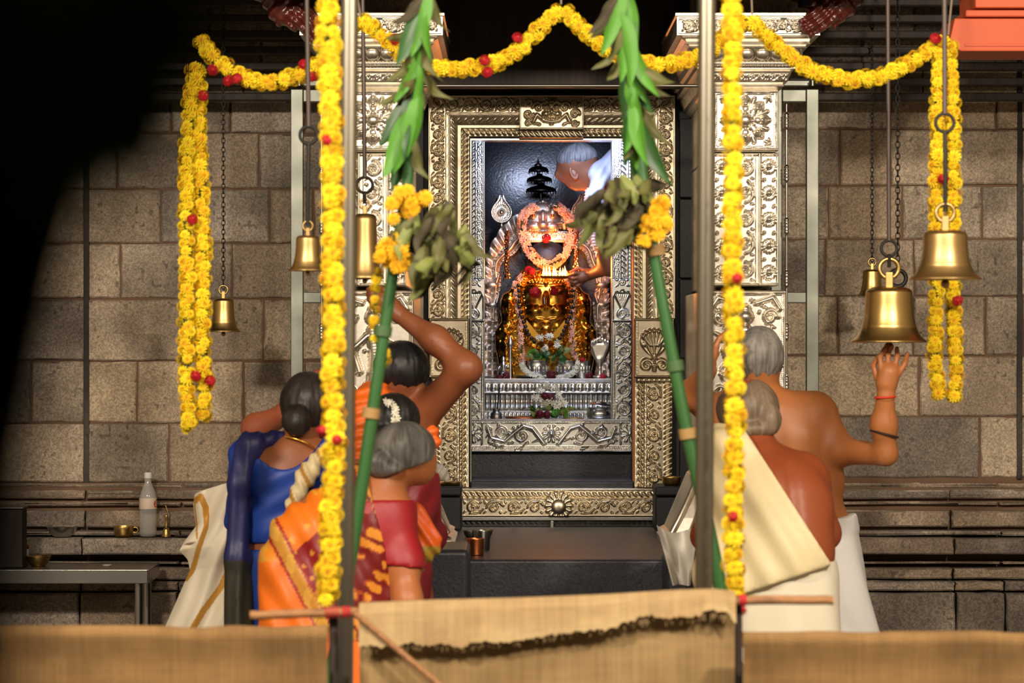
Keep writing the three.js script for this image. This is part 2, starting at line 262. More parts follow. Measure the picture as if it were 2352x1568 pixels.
function mesh3(f, lo, hi, step, colour) {
  const n = [0, 1, 2].map((i) => Math.ceil((hi.getComponent(i) - lo.getComponent(i)) / step) + 2), [nx, ny, nz] = n, F = new Float32Array(nx * ny * nz).fill(9), B = 6;
  const X = (i) => lo.x + (i - 0.5) * step, Y = (i) => lo.y + (i - 0.5) * step, Z = (i) => lo.z + (i - 0.5) * step;
  const R = B * step * 0.9 + 0.03;
  for (let k = 0; k < nz; k += B) for (let j = 0; j < ny; j += B) for (let i = 0; i < nx; i += B) {
    const c = f(X(i + B / 2), Y(j + B / 2), Z(k + B / 2)), skip = Math.abs(c) > R * 1.35;
    for (let c2 = k; c2 < Math.min(nz, k + B); c2++) for (let b = j; b < Math.min(ny, j + B); b++) for (let a = i; a < Math.min(nx, i + B); a++) F[(c2 * ny + b) * nx + a] = skip ? c : f(X(a), Y(b), Z(c2));
  }
  for (let k = 0; k < nz; k++) for (let j = 0; j < ny; j++) for (let i = 0; i < nx; i++) if (!i || !j || !k || i === nx - 1 || j === ny - 1 || k === nz - 1) { const q = (k * ny + j) * nx + i; if (F[q] < 1e-4) F[q] = 1e-4; }
  const id = new Int32Array(nx * ny * nz).fill(-1), pos = [], idx = [];
  for (let k = 0; k < nz - 1; k++) for (let j = 0; j < ny - 1; j++) for (let i = 0; i < nx - 1; i++) {
    let m = 0, sx = 0, sy = 0, sz = 0, c = 0; const v = [];
    for (let q = 0; q < 8; q++) { const d = F[((k + (q >> 2)) * ny + j + ((q >> 1) & 1)) * nx + i + (q & 1)]; v.push(d); if (d < 0) m |= 1 << q; }
    if (m === 0 || m === 255) continue;
    for (let q = 0; q < 8; q++) for (const e of [1, 2, 4]) { if (q & e) continue; const w = q | e; if ((v[q] < 0) === (v[w] < 0)) continue; const t = v[q] / (v[q] - v[w]); sx += (q & 1) + (e === 1 ? t : 0); sy += ((q >> 1) & 1) + (e === 2 ? t : 0); sz += (q >> 2) + (e === 4 ? t : 0); c++; }
    id[(k * ny + j) * nx + i] = pos.length / 3; pos.push(X(i) + sx / c * step, Y(j) + sy / c * step, Z(k) + sz / c * step);
  }
  const I = (i, j, k) => id[(k * ny + j) * nx + i], q4 = (a, b, c, d, fl) => { if (a < 0 || b < 0 || c < 0 || d < 0) return; if (fl) idx.push(a, c, b, a, d, c); else idx.push(a, b, c, a, c, d); };
  for (let k = 1; k < nz - 1; k++) for (let j = 1; j < ny - 1; j++) for (let i = 1; i < nx - 1; i++) {
    const s = F[(k * ny + j) * nx + i] < 0;
    if (s !== F[(k * ny + j) * nx + i + 1] < 0) q4(I(i, j - 1, k - 1), I(i, j, k - 1), I(i, j, k), I(i, j - 1, k), !s);
    if (s !== F[(k * ny + j + 1) * nx + i] < 0) q4(I(i - 1, j, k - 1), I(i - 1, j, k), I(i, j, k), I(i, j, k - 1), !s);
    if (s !== F[((k + 1) * ny + j) * nx + i] < 0) q4(I(i - 1, j - 1, k), I(i, j - 1, k), I(i, j, k), I(i - 1, j, k), !s);
  }
  const g = new THREE.BufferGeometry(); g.setAttribute('position', new THREE.Float32BufferAttribute(pos, 3)); g.setIndex(idx); g.computeVertexNormals();
  const uv = []; for (let i = 0; i < pos.length; i += 3) uv.push(pos[i], pos[i + 1]); g.setAttribute('uv', new THREE.Float32BufferAttribute(uv, 2));
  if (colour) { const col = [], c = new THREE.Color(); for (let i = 0; i < pos.length; i += 3) { c.set(colour(pos[i], pos[i + 1], pos[i + 2])); col.push(c.r, c.g, c.b); } g.setAttribute('color', new THREE.Float32BufferAttribute(col, 3)); }
  return g;
}
const mixc = (() => { const a = new THREE.Color(), b = new THREE.Color(), o = new THREE.Color(); return (x, y, t) => o.copy(a.set(x)).lerp(b.set(y), clamp(t, 0, 1)); })();
// ---------------------------------------------------------------- the setting
HALL_LAMPS.forEach((q, i) => floodLamp(q, 'flood_lamp', ['white flood panel under hall ceiling on the left', 'white flood panel under hall ceiling on the right', 'small white flood panel under middle of hall ceiling'][i], LAMP_WARM, M.plaster));
floodLamp(SHRINE_LAMP, 'tube_lamp', 'cool white tube lamp behind the shrine lintel', LAMP_COOL, M.steelDull);
{
  const f = structure('floor', 'grey stone slab floor of the hall', 'floor'); part('floor_slab', box(-5, 5, -0.1, 0, -14.5, 2.5), M.floor, f);
  const c = structure('ceiling', 'plain ceiling of the hall', 'ceiling'); part('ceiling_slab', box(-5, 5, 4.2, 4.3, -12.2, -2.6), M.plaster, c);
  const l = structure('wall_left', 'plain side wall of the hall on the left', 'wall'); part('wall_face', box(-5.1, -5, 0, 4.2, -12.2, -2.6), M.plaster, l);
  const r = structure('wall_right', 'plain side wall of the hall on the right', 'wall'); part('wall_face', box(5, 5.1, 0, 4.2, -12.2, -2.6), M.plaster, r);
}
// ---- stone wall either side of the piers
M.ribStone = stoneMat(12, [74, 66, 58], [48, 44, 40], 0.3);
const WD = 11.4;                                       // depth of the wall face
const wx = (px) => (px - 1176) * WD / FPX, wy = (py) => 1.6 - (py - 784) * WD / FPX;
function block(x0, x1, y0, y1, zf, parent, mats, name = 'stone_block', depth = 0.12) {
  const g = 0.004, c = 0.006, j = () => rr(-0.0022, 0.0022), zz = zf + rr(-0.005, 0.004);
  const A = [[x0 + g + j(), y0 + g + j()], [x1 - g + j(), y0 + g + j()], [x1 - g + j(), y1 - g + j()], [x0 + g + j(), y1 - g + j()]], cx = (x0 + x1) / 2, cy = (y0 + y1) / 2;
  const ring = (z, ins) => { const out = []; for (let e = 0; e < 4; e++) { const [ax, ay] = A[e], [bx, by] = A[(e + 1) % 4]; for (let k = 0; k < 4; k++) { const t = k / 4, w = k ? rr(-0.0025, 0.0025) : 0; let x = ax + (bx - ax) * t + (e % 2 ? w : 0), y = ay + (by - ay) * t + (e % 2 ? 0 : w); x += Math.sign(cx - x) * ins; y += Math.sign(cy - y) * ins; out.push([x, y, z]); } } return out; };
  const R0 = ring(zz - depth, 0), R1 = R0.map((p) => [p[0], p[1], zz - c]), R2 = R0.map((p) => [p[0] + Math.sign(cx - p[0]) * c, p[1] + Math.sign(cy - p[1]) * c, zz]);
  const pos = [], idx = [];
  const push = (p) => { pos.push(...p); return pos.length / 3 - 1; };
  for (const [P, Q] of [[R0, R1], [R1, R2]]) for (let i = 0; i < 16; i++) { const k = (i + 1) % 16, a = push(P[i]), b = push(P[k]), d = push(Q[k]), e = push(Q[i]); idx.push(a, b, d, a, d, e); }
  const ctr = push([cx, cy, zz + 0.001]); const st = R2.map(push); for (let i = 0; i < 16; i++) idx.push(ctr, st[i], st[(i + 1) % 16]);
  const geo = new THREE.BufferGeometry(); geo.setAttribute('position', new THREE.Float32BufferAttribute(pos, 3)); geo.setIndex(idx); geo.computeVertexNormals(); metricUV(geo, rr(0, 5), rr(0, 5));
  return part(name, geo, mats[Math.floor(rnd() * mats.length)], parent);
}
const BASE_ROWS = [      // y top, y bottom, how far the row stands out
  [1106, 1122, 0.02], [1122, 1146, 0.05], [1149, 1161, 0.045], [1168, 1211, 0.06], [1214, 1228, 0.1], [1228, 1268, 0.16], [1284, 1291, 0.1], [1297, 1326, 0.13], [1326, 1350, 0.17], [1350, 1470, 0.2], [1470, 1600, 0.2], [1600, 1700, 0.22]];
function stoneWall(name, label, rows, xa, xb, segs) {
  const o = structure(name, label, 'wall', V(wx((xa + xb) / 2), 0, -WD));
  part('mortar_bed', box(wx(xa), wx(xb), 0, 4.2, -WD - 0.3, -WD - 0.011), M.mortar, o);
  for (const [y0, y1, js] of rows) { const xs = [xa, ...js, xb]; for (let i = 1; i < xs.length; i++) block(wx(xs[i - 1]), wx(xs[i]), wy(y1), wy(y0), -WD, o, M.stones); }
  part('base_core', box(wx(xa), wx(xb), 0, wy(1108), -WD - 0.02, -WD + 0.012), M.mortar, o);
  BASE_ROWS.forEach(([y0, y1, out], r) => { const js = segs.filter((_, i) => (i + r) % 2 === 0 || r > 7); const xs = [xa, ...js, xb]; for (let i = 1; i < xs.length; i++) block(wx(xs[i - 1]), wx(xs[i]), wy(y1), wy(y0), -WD + out, o, [M.stoneBase, M.stoneBase, M.stones[3]], 'moulding_stone', out + 0.02); });
  return o;
}
stoneWall('wall_back_left', 'grey brown dressed stone wall behind the left bell', [
  [0, 90, [120, 330, 480, 650]], [90, 160, [60, 260, 420, 600]], [160, 230, [160, 350, 560]], [230, 306, [150, 393, 530, 700]], [306, 434, [40, 268, 411, 594]], [434, 559, [198, 368, 620, 720]], [559, 686, [60, 198, 275, 533, 690]], [686, 829, [198, 430, 605]], [829, 972, [70, 198, 315, 560, 700]], [972, 1109, [198, 387, 610]], [-80, 0, [200, 500]]],
  -260, 800, [-60, 200, 420, 610]);
stoneWall('wall_back_right', 'grey brown dressed stone wall behind the right bells', [
  [-80, 0, [1990, 2250]], [0, 80, [1900, 2100, 2330]], [80, 150, [1980, 2200]], [150, 219, [1890, 2120, 2340]], [219, 297, [2045, 2290, 2420]], [297, 426, [1929, 2045, 2342]], [426, 549, [1903, 2073, 2258, 2345]], [549, 680, [1895, 2100, 2342]], [680, 817, [1925, 2098, 2265, 2350]], [817, 957, [1860, 2112, 2340]], [957, 1098, [1905, 2252, 2340]]],
  1760, 2640, [1930, 2178, 2290, 2470]);
// pilaster edges that show as dark upright grooves
{
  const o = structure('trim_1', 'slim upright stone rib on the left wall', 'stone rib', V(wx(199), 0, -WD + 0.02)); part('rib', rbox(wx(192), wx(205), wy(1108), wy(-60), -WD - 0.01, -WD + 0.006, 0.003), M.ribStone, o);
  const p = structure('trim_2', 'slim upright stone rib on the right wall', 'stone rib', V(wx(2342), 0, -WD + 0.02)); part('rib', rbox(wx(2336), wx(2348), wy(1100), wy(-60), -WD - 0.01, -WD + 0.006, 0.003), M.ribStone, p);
}
// ---- dark vestibule wall round the shrine door, shrine chamber
const XC = 0.163, DD = 11.7, dx = (px) => (px - 1176) * DD / FPX, dy = (py) => 1.6 - (py - 784) * DD / FPX;
{
  const o = structure('wall_shrine_front', 'dark stone wall round the silver shrine doorway', 'wall', V(XC, 0, -DD));
  const z0 = -DD - 0.1, z1 = -DD - 0.02;
  part('wall_stone', box(-0.75, dx(1083), 0, 3.2, z0, z1), M.darkWall, o); part('wall_stone', box(dx(1452), 1.08, 0, 3.2, z0, z1), M.darkWall, o);
  part('wall_stone', box(dx(1083), dx(1452), dy(318), 3.2, z0, z1), M.darkWall, o); part('wall_stone', box(dx(1083), dx(1452), 0, dy(1112), z0, z1), M.darkWall, o);
  for (const s of [-1, 1]) for (let k = 0; k < 5; k++) part('wall_stone', rbox(XC + s * 0.525, XC + s * 0.6, 0.87 + k * 0.33, 1.195 + k * 0.33, z1 - 0.01, z1 + 0.05 - (k % 2) * 0.006, 0.006), M.darkWall, o);
  const c = structure('wall_shrine_chamber', 'dark blue grey chamber wall behind the idol', 'wall', V(XC, 0, -13.6));
  part('wall_face', box(-0.85, 1.2, 0.85, 2.9, -13.7, -13.6), M.shrineWall, c); part('wall_face', box(-0.95, -0.85, 0.85, 2.9, -13.7, z0), M.shrineWall, c); part('wall_face', box(1.2, 1.3, 0.85, 2.9, -13.7, z0), M.shrineWall, c);
  part('ceiling_face', box(-0.95, 1.3, 2.9, 3.0, -13.7, z0), M.shrineWall, c); part('floor_face', box(-0.95, 1.3, 0.75, 0.92, -13.7, z0), M.darkWall, c);
}
// ---- dark stone platform in front of the door
{
  const o = structure('floor_platform', 'black stone platform below the silver doorway', 'platform', V(XC, 0, -10.7));
  part('platform_slab', rbox(-0.42, 0.76, 0.6, 0.845, -11.72, -9.85, 0.012), M.blackStone, o);
  part('platform_riser', rbox(-0.4, 0.74, 0, 0.602, -11.72, -9.852, 0.01), M.blackStone, o);
  const b = structure('trim_3', 'low black stone block beside the platform on the left', 'stone block', V(-0.26, 0, -9.7)); part('block', rbox(-0.62, -0.143, 0, 0.905, -9.9, -9.5, 0.02), M.blackStone, b);
  const e = structure('trim_4', 'low black stone block beside the platform on the right', 'stone block', V(0.62, 0, -9.7)); part('block', rbox(0.52, 1.15, 0, 0.87, -9.9, -9.6, 0.02), M.blackStone, e);
}
// ---- black lintel beam across the piers
{
  const o = structure('trim_12', 'dark timber beam spanning between the two pillar capitals', 'beam', V(XC, 2.6, -11));
  part('beam', rbox(-0.39, 0.735, 2.61, 3.0, -11.4, -11.25, 0.008), M.darkWood, o); 
}
// ---- dark timber eave over the wall
{
  const o = structure('ceiling_eave', 'dark timber eave with thin slats over the stone wall', 'eave', V(0, 2.75, -10.6));
  part('eave_board', box(-5, 5, 3.02, 3.07, -11.5, -9.7), M.darkWood, o);
  for (const [x0, x1] of [[-2.4, -0.72], [1.08, 2.6]]) for (let k = 0; k < 7; k++) part('slat', rbox(x0, x1, 2.86 - k * 0.052, 2.89 - k * 0.052, -10.75 - k * 0.085, -10.68 - k * 0.085, 0.006), M.darkWood, o);
  part('eave_beam', rbox(-5, 1.4, 2.87, 3.3, -9.75, -9.6, 0.01), M.darkWood, o);
  for (const x of [-0.508, 0.8535]) part('beam_stub', rbox(x - 0.15, x + 0.17, 2.775, 3.2, -11.7, -10.42, 0.01), M.stoneBase, o);
  const b = structure('trim_5', 'orange painted timber beam above the right bell', 'beam', V(1.75, 2.7, -9.8));
  const P = (px, py, d) => at(px, py, d), a = P(2195, 115, 9.8), sh = new THREE.Shape(); sh.moveTo(a.x + 0.02, a.y); sh.lineTo(2.6, a.y); sh.lineTo(2.6, a.y + 0.105); sh.lineTo(a.x - 0.0, a.y + 0.105); sh.lineTo(a.x - 0.02, a.y + 0.02);
  const g = new THREE.ExtrudeGeometry(sh, { depth: 0.3, bevelEnabled: true, bevelSize: 0.004, bevelThickness: 0.004, bevelSegments: 2 }); g.translate(0, 0, -10.1); part('beam_face', g, M.orangePaint, b);
  part('beam_cap', rbox(a.x + 0.03, 2.6, a.y + 0.112, a.y + 0.135, -10.1, -9.77, 0.005), M.orangePaint, b); part('beam_cap', rbox(a.x + 0.06, 2.6, a.y + 0.14, a.y + 0.22, -10.1, -9.75, 0.005), M.orangePaint, b);
  part('beam_edge', rbox(a.x + 0.03, 2.6, a.y + 0.012, a.y + 0.022, -9.81, -9.792, 0.002), M.orangePaint, b);
}
// ---------------------------------------------------------------- silver doorway
const PX = DD / FPX;                                    // metres per pixel at the door
{
  const o = thing('door_frame', 'embossed silver frame round the shrine doorway with a face plaque on its lintel', 'door frame', V(XC, 0.845, -DD));
  const W = 0.171, half = 0.507, yT = dy(220), y7 = dy(732), y8 = dy(866), yB = dy(1118), st = 0.003;
  const prof = (t) => t < 0.086 ? 0.036 : t < 0.118 ? 0.036 - (t - 0.086) * 0.5 : t < 0.136 ? 0.016 : 0.01;
  const upper = (L) => {
    const R = new Relief(W, L, st); R.base((x) => prof(x));
    R.bar(0, 0, 0.006, L, 0.041); R.vine(0.01, 0.07, 0, L, 0.011, 0.036, 0.066); R.bar(0.072, 0, 0.077, L, 0.042); R.beads(0.081, 0, 0.081, L, 0.003, 0.004, 0.036);
    R.rope(0.09, 0, 0.112, L, 0.01, 0.03, 0.024, 1); R.bar(0.113, 0, 0.118, L, 0.026); R.rope(0.139, 0, 0.163, L, 0.012, 0.022, 0.01, -1); R.beads(0.166, 0, 0.166, L, 0.0028, 0.004, 0.01);
    return R;
  };
  const L = yT - y7;
  for (const s of [-1, 1]) {
    const g = upper(L).geo(0.03, null, (x, y) => [x, Math.min(y, L - x)]);
    part('jamb', place(g, s < 0 ? XC - half : XC + half, y7, -DD, s > 0), M.silverDoor, o);
    // turned column stubs below the mouldings
    // naga panel
    const nw = 0.165, nh = y7 - y8, R = new Relief(nw, nh, 0.0026), b = 0.03;
    R.base(() => b); for (const [x0, y0, x1, y1] of [[0, 0, 0.008, nh], [nw - 0.008, 0, nw, nh], [0, 0, nw, 0.008], [0, nh - 0.008, nw, nh]]) R.bar(x0, y0, x1, y1, b + 0.009);
    R.beads(0.013, 0.013, 0.013, nh - 0.013, 0.002, 0.003, b).beads(nw - 0.013, 0.013, nw - 0.013, nh - 0.013, 0.002, 0.003, b);
    const c = nw / 2;
    R.each(0, 0.08, nw, 0.19, (x, y, h) => { const v = (y - 0.085) / 0.09, hw = 0.012 + 0.048 * Math.sin(clamp(v, 0, 1) * 2.2) * (v > 0 ? 1 : 0), u = (x - c) / hw; return Math.abs(u) < 1 && v > 0 && v < 1 ? Math.max(h, b + 0.012 * Math.sqrt(1 - u * u) * (0.75 + 0.25 * Math.cos(u * 14))) : h; });
    for (let k = -3; k <= 3; k++) { const q = k * 0.36, x = c + Math.sin(q) * 0.052, y = 0.148 + Math.cos(q) * 0.042; R.stroke([[c + Math.sin(q) * 0.02, 0.13], [x, y]], 0.005, 0.012, b + 0.004, 0.009); R.dome(x, y, 0.009, 0.015, b + 0.004, 0.012); }
    R.dome(c - 0.042, 0.135, 0.012, 0.007, b + 0.003).dome(c + 0.042, 0.135, 0.012, 0.007, b + 0.003);
    R.spiral(c - 0.032, 0.048, 0.027, 0, 1.2, 1, 0.01, 0.014, b).spiral(c + 0.032, 0.048, 0.027, Math.PI, 1.2, -1, 0.01, 0.014, b); R.stroke([[c, 0.09], [c, 0.03]], 0.012, 0.014, b, 0.008); R.beads(c, 0.075, c, 0.03, 0.006, 0.006, b + 0.012);
    part('serpent_panel', place(R.geo(0.03), s < 0 ? XC - half + 0.004 : XC + half - 0.004, y8, -DD, s > 0), M.silverDoor, o);
    // lower jamb
    const lw = 0.156, l2 = y8 - yB, Q = new Relief(lw, l2, st); Q.base((x) => x < 0.118 ? 0.034 : 0.018);
    Q.rope(0.002, 0, 0.036, l2 - 0.03, 0.016, 0.021, 0.03, 1); Q.bar(0.038, 0, 0.042, l2, 0.039); Q.vine(0.044, 0.106, 0, l2 - 0.03, 0.013, 0.034, 0.088); Q.beads(0.11, 0, 0.11, l2, 0.0032, 0.004, 0.034); Q.rope(0.12, 0, 0.142, l2, 0.011, 0.027, 0.018, -1); Q.beads(0.147, 0, 0.147, l2, 0.003, 0.004, 0.018);
    for (let k = 0; k < 7; k++) Q.dome(0.012 + k * 0.021, l2 - 0.012, 0.011, 0.008, 0.036);
    part('lower_jamb', place(Q.geo(0.03), s < 0 ? XC - half + 0.012 : XC + half - 0.012, yB, -DD, s > 0), M.silverDoor, o);
  }
  const T = new Relief(2 * half, W, st), U = upper(2 * half); T.base((x, y) => { const i = Math.round((W - y) / U.sx), j = Math.round(x / U.sy); return U.H[Math.min(U.ny - 1, j) * U.nx + Math.min(U.nx - 1, i)]; });
  part('lintel', place(T.geo(0.03, null, (x, y) => [clamp(x, W - y, 2 * half - (W - y)), y]), XC - half, yT - W, -DD), M.silverDoor, o);
  // face plaque
  const pw = 147 * PX, ph = 78 * PX, P = new Relief(pw, ph, 0.0024), b = 0.012; P.base(() => b); P.bar(0, 0, 0.005, ph, 0.02).bar(pw - 0.005, 0, pw, ph, 0.02).bar(0, 0, pw, 0.005, 0.02).bar(0, ph - 0.005, pw, ph, 0.02);
  for (const s of [-1, 1]) {
    const c = pw / 2, X = (x) => c + s * x; P.dome(X(0.02), 0.092, 0.015, 0.022, b).dome(X(0.02), 0.092, 0.007, 0.03, b); P.stroke([[X(0.004), 0.1], [X(0.02), 0.114], [X(0.045), 0.1]], 0.006, 0.014, b); P.spiral(X(0.055), 0.09, 0.022, s > 0 ? 0 : Math.PI, 1.2, s, 0.006, 0.014, b);
    P.spiral(X(0.095), 0.105, 0.016, 0, 1.3, -s, 0.005, 0.011, b).spiral(X(0.095), 0.062, 0.02, 0, 1.3, s, 0.005, 0.011, b).spiral(X(0.095), 0.025, 0.014, 0, 1.3, -s, 0.0045, 0.01, b);
    P.stroke([[X(0), 0.03], [X(0.03), 0.035], [X(0.06), 0.06], [X(0.075), 0.03]], 0.007, 0.014, b); P.dome(X(0.024), 0.062, 0.016, 0.02, b); for (let k = 0; k < 4; k++) P.dome(X(0.006 + k * 0.011), 0.044, 0.005, 0.016, b); P.leaf(X(0.05), 0.02, s > 0 ? 0.3 : Math.PI - 0.3, 0.035, 0.006, 0.01, b);
  }
  P.dome(pw / 2, 0.07, 0.012, 0.028, b, 0.016); P.dome(pw / 2, 0.025, 0.01, 0.012, b); for (let k = -2; k <= 2; k++) P.leaf(pw / 2 + k * 0.008, 0.112, Math.PI / 2 - k * 0.3, 0.02, 0.005, 0.012, b);
  part('face_plaque', place(P.geo(0.03), dx(1193), dy(299), -DD + 0.045), M.silverDoor, o);
  part('plaque_foot', place((() => { const q = new Relief(pw, 0.03, 0.003); q.base(() => 0.008); q.rope(0, 0.004, pw, 0.026, 0.008, 0.024, 0.008); return q.geo(0.03); })(), dx(1193), dy(318), -DD + 0.03), M.silverDoor, o);
  // sill
  const sw = 445 * PX, sh = 64 * PX, S = new Relief(sw, sh, st); S.base((x, y) => y < 0.072 ? 0.03 : 0.02); S.bar(0, 0, sw, 0.005, 0.036); S.hvine(0.004, sw / 2 - 0.06, 0.008, 0.066, 0.013, 0.03, 0.086); S.hvine(sw / 2 + 0.06, sw - 0.004, 0.008, 0.066, 0.013, 0.03, 0.086);
  S.beads(0, 0.072, sw, 0.072, 0.003, 0.005, 0.03); S.rope(0.0, 0.077, sw, 0.1, 0.01, 0.025, 0.02); S.bar(0, 0.103, sw, 0.114, 0.026);
  S.rosette(sw / 2, 0.045, 0.06, 14, 0.012, 0.03); S.dome(sw / 2, 0.04, 0.032, 0.018, 0.03);
  part('sill', place(S.geo(0.04), dx(1060), dy(1183), -DD + 0.05), M.silverDoor, o);
  part('sill_strip', rbox(dx(1060), dx(1505), dy(1193), dy(1184), -DD, -DD + 0.07, 0.003), M.steel, o);
  const B = new Relief(sw, 0.03, 0.004); B.base(() => 0.004); B.rope(0, 0.012, sw, 0.03, 0.008, 0.022, 0); part('sill_foot', place(B.geo(0.04), dx(1060), dy(1209), -DD + 0.04), M.silverDark, o);
  part('bolt_tab', rbox(dx(1264), dx(1271), dy(1209), dy(1193), -DD + 0.06, -DD + 0.085, 0.002), M.steel, o, 'small pale bolt tab');
  part('jamb_reveal', box(dx(1080), dx(1083), dy(1112), dy(322), -DD - 0.11, -DD), M.steel, o); part('jamb_reveal', box(dx(1453), dx(1456), dy(1112), dy(322), -DD - 0.11, -DD), M.copper, o);
  part('lintel_reveal', box(dx(1080), dx(1456), dy(322), dy(318), -DD - 0.11, -DD), M.steel, o);
  const r = thing('curtain_rod', 'thin horizontal metal rod above the silver lintel', 'rod', at(1250, 195, 10.46)); part('rod', rod(at(934, 197, 10.46), at(1634, 197, 10.46), 0.006), M.steelDull, r);
}
// ---------------------------------------------------------------- inner columns and pedestal band inside the door
{
  const D = 12.15, q = D / FPX, X = (px) => (px - 1176) * q, Y = (py) => 1.6 - (py - 784) * q, z = -D;
  const o = thing('inner_frame', 'bright silver inner columns and scroll band inside the doorway', 'shrine frame', V(XC, Y(1037), z));
  const w = 48 * q;
  for (const s of [-1, 1]) {
    const xi = s < 0 ? X(1113) : X(1405), xo = xi + s * w;
    const up = new Relief(w, Y(300) - Y(640), 0.0024), h = up.h; up.base((x) => x < w * 0.45 ? 0.012 : x < w * 0.75 ? 0.006 : 0.012);
    up.bar(0, 0, 0.004, h, 0.018).beads(0.009, 0, 0.009, h, 0.003, 0.004, 0.012); up.vine(0.013, 0.033, 0, h, 0.006, 0.012, 0.02); up.beads(0.037, 0, 0.037, h, 0.0026, 0.004, 0.012); up.rope(0.042, 0, 0.062, h, 0.008, 0.024, 0.006); up.beads(0.068, 0, 0.068, h, 0.0026, 0.004, 0.012); up.rope(0.074, 0, 0.088, h, 0.006, 0.016, 0.01);
    part('column_upper', place(up.geo(0.04), xi, Y(640), z, s < 0), M.silverCool, o);
    const ni = new Relief(w, Y(641) - Y(738), 0.0026), nh = ni.h; ni.base((x, y) => { const u = Math.abs(x - w * 0.5) / (w * 0.42), arch = nh * 0.72 - 0.02 * u * u + 0.006 * Math.cos(u * 9); return u < 1 && y < arch ? 0.0 : 0.022; });
    for (let k = -3; k <= 3; k++) ni.stroke([[w / 2, 0.05], [w / 2 + k * 0.009, 0.115]], 0.004, 0.012, 0, 0.008); ni.spiral(w / 2, 0.03, 0.024, 0, 1.2, 1, 0.008, 0.013); ni.bar(0, 0, w, 0.007, 0.026); ni.vine(0.01, w - 0.01, nh - 0.03, nh, 0.006, 0.022, 0.03);
    part('shell_niche', place(ni.geo(0.04), xi, Y(738), z, s < 0), M.silverCool, o);
    const lo = new Relief(w, Y(740) - Y(962), 0.0026), lh = lo.h; lo.base((x) => 0.012); lo.bar(0, 0, 0.005, lh, 0.02).beads(0.01, 0, 0.01, lh, 0.003, 0.004, 0.012); lo.vine(0.016, w - 0.002, 0, lh, 0.016, 0.012, 0.08); for (let k = 0; k < 18; k++) lo.dome(rr(0.02, w - 0.01), rr(0.01, lh - 0.01), 0.006, 0.012, 0.01);
    part('column_lower', place(lo.geo(0.04), xi, Y(962), z, s < 0), M.silverCool, o);
  }
  const bw = X(1470) - X(1062), bh = Y(962) - Y(1037), B = new Relief(bw, bh, 0.0026), c = bw / 2; B.base(() => 0.02); B.bar(0, bh - 0.008, bw, bh, 0.034); B.beads(0, bh - 0.013, bw, bh - 0.013, 0.0032, 0.005, 0.02); B.bar(0, 0, bw, 0.008, 0.034); B.beads(0, 0.014, bw, 0.014, 0.0035, 0.006, 0.02); B.beads(0, 0.021, bw, 0.021, 0.003, 0.005, 0.02);
  B.rosette(c, 0.078, 0.04, 10, 0.016, 0.02).dome(c, 0.078, 0.016, 0.026, 0.02);
  for (const s of [-1, 1]) {
    B.stroke([[c + s * 0.03, 0.035], [c + s * 0.08, 0.1], [c + s * 0.12, 0.112], [c + s * 0.16, 0.08], [c + s * 0.2, 0.045], [c + s * 0.255, 0.06], [c + s * 0.27, 0.1]], 0.009, 0.02, 0.02);
    B.spiral(c + s * 0.125, 0.07, 0.03, s > 0 ? 1.6 : 1.6, 1.3, -s, 0.007, 0.018, 0.02).spiral(c + s * 0.21, 0.085, 0.026, -1.6, 1.3, s, 0.007, 0.018, 0.02).spiral(c + s * 0.255, 0.05, 0.016, 0, 1.2, s, 0.005, 0.014, 0.02);
    for (let k = 0; k < 9; k++) B.leaf(c + s * (0.05 + k * 0.026), 0.05 + 0.04 * Math.sin(k * 1.7), s > 0 ? 0.6 * Math.sin(k * 2.1) : Math.PI - 0.6 * Math.sin(k * 2.1), 0.03, 0.006, 0.015, 0.02);
    for (let k = 0; k < 12; k++) B.dome(c + s * rr(0.04, 0.28), rr(0.035, 0.12), 0.006, 0.012, 0.02);
    B.bar(c + s * 0.295 - 0.003, 0.03, c + s * 0.295 + 0.003, bh - 0.018, 0.03); B.rosette(c + s * 0.335, 0.078, 0.042, 9, 0.016, 0.02);
  }
  part('scroll_band', place(B.geo(0.06), X(1062), Y(1037), z + 0.01), M.silverCool, o);
  part('column_backing', box(X(1062), X(1113), Y(962), Y(300), z - 0.12, z - 0.035), M.silverCool, o); part('column_backing', box(X(1405), X(1456), Y(962), Y(300), z - 0.12, z - 0.035), M.silverCool, o);
  const k = structure('trim_6', 'black stone face below the silver scroll band', 'stone face', V(XC, 0.92, z)); part('stone_face', rbox(X(1050), X(1482), 0.92, Y(1036), z - 0.4, z - 0.01, 0.01), M.blackStone, k);
  const t = structure('trim_7', 'thin grey threshold behind the silver sill', 'threshold', V(XC, 0.9, -11.85)); part('threshold', rbox(dx(1080), dx(1456), 0.9, dy(1104), -12.1, -11.68, 0.008), M.blackStone, t);
}
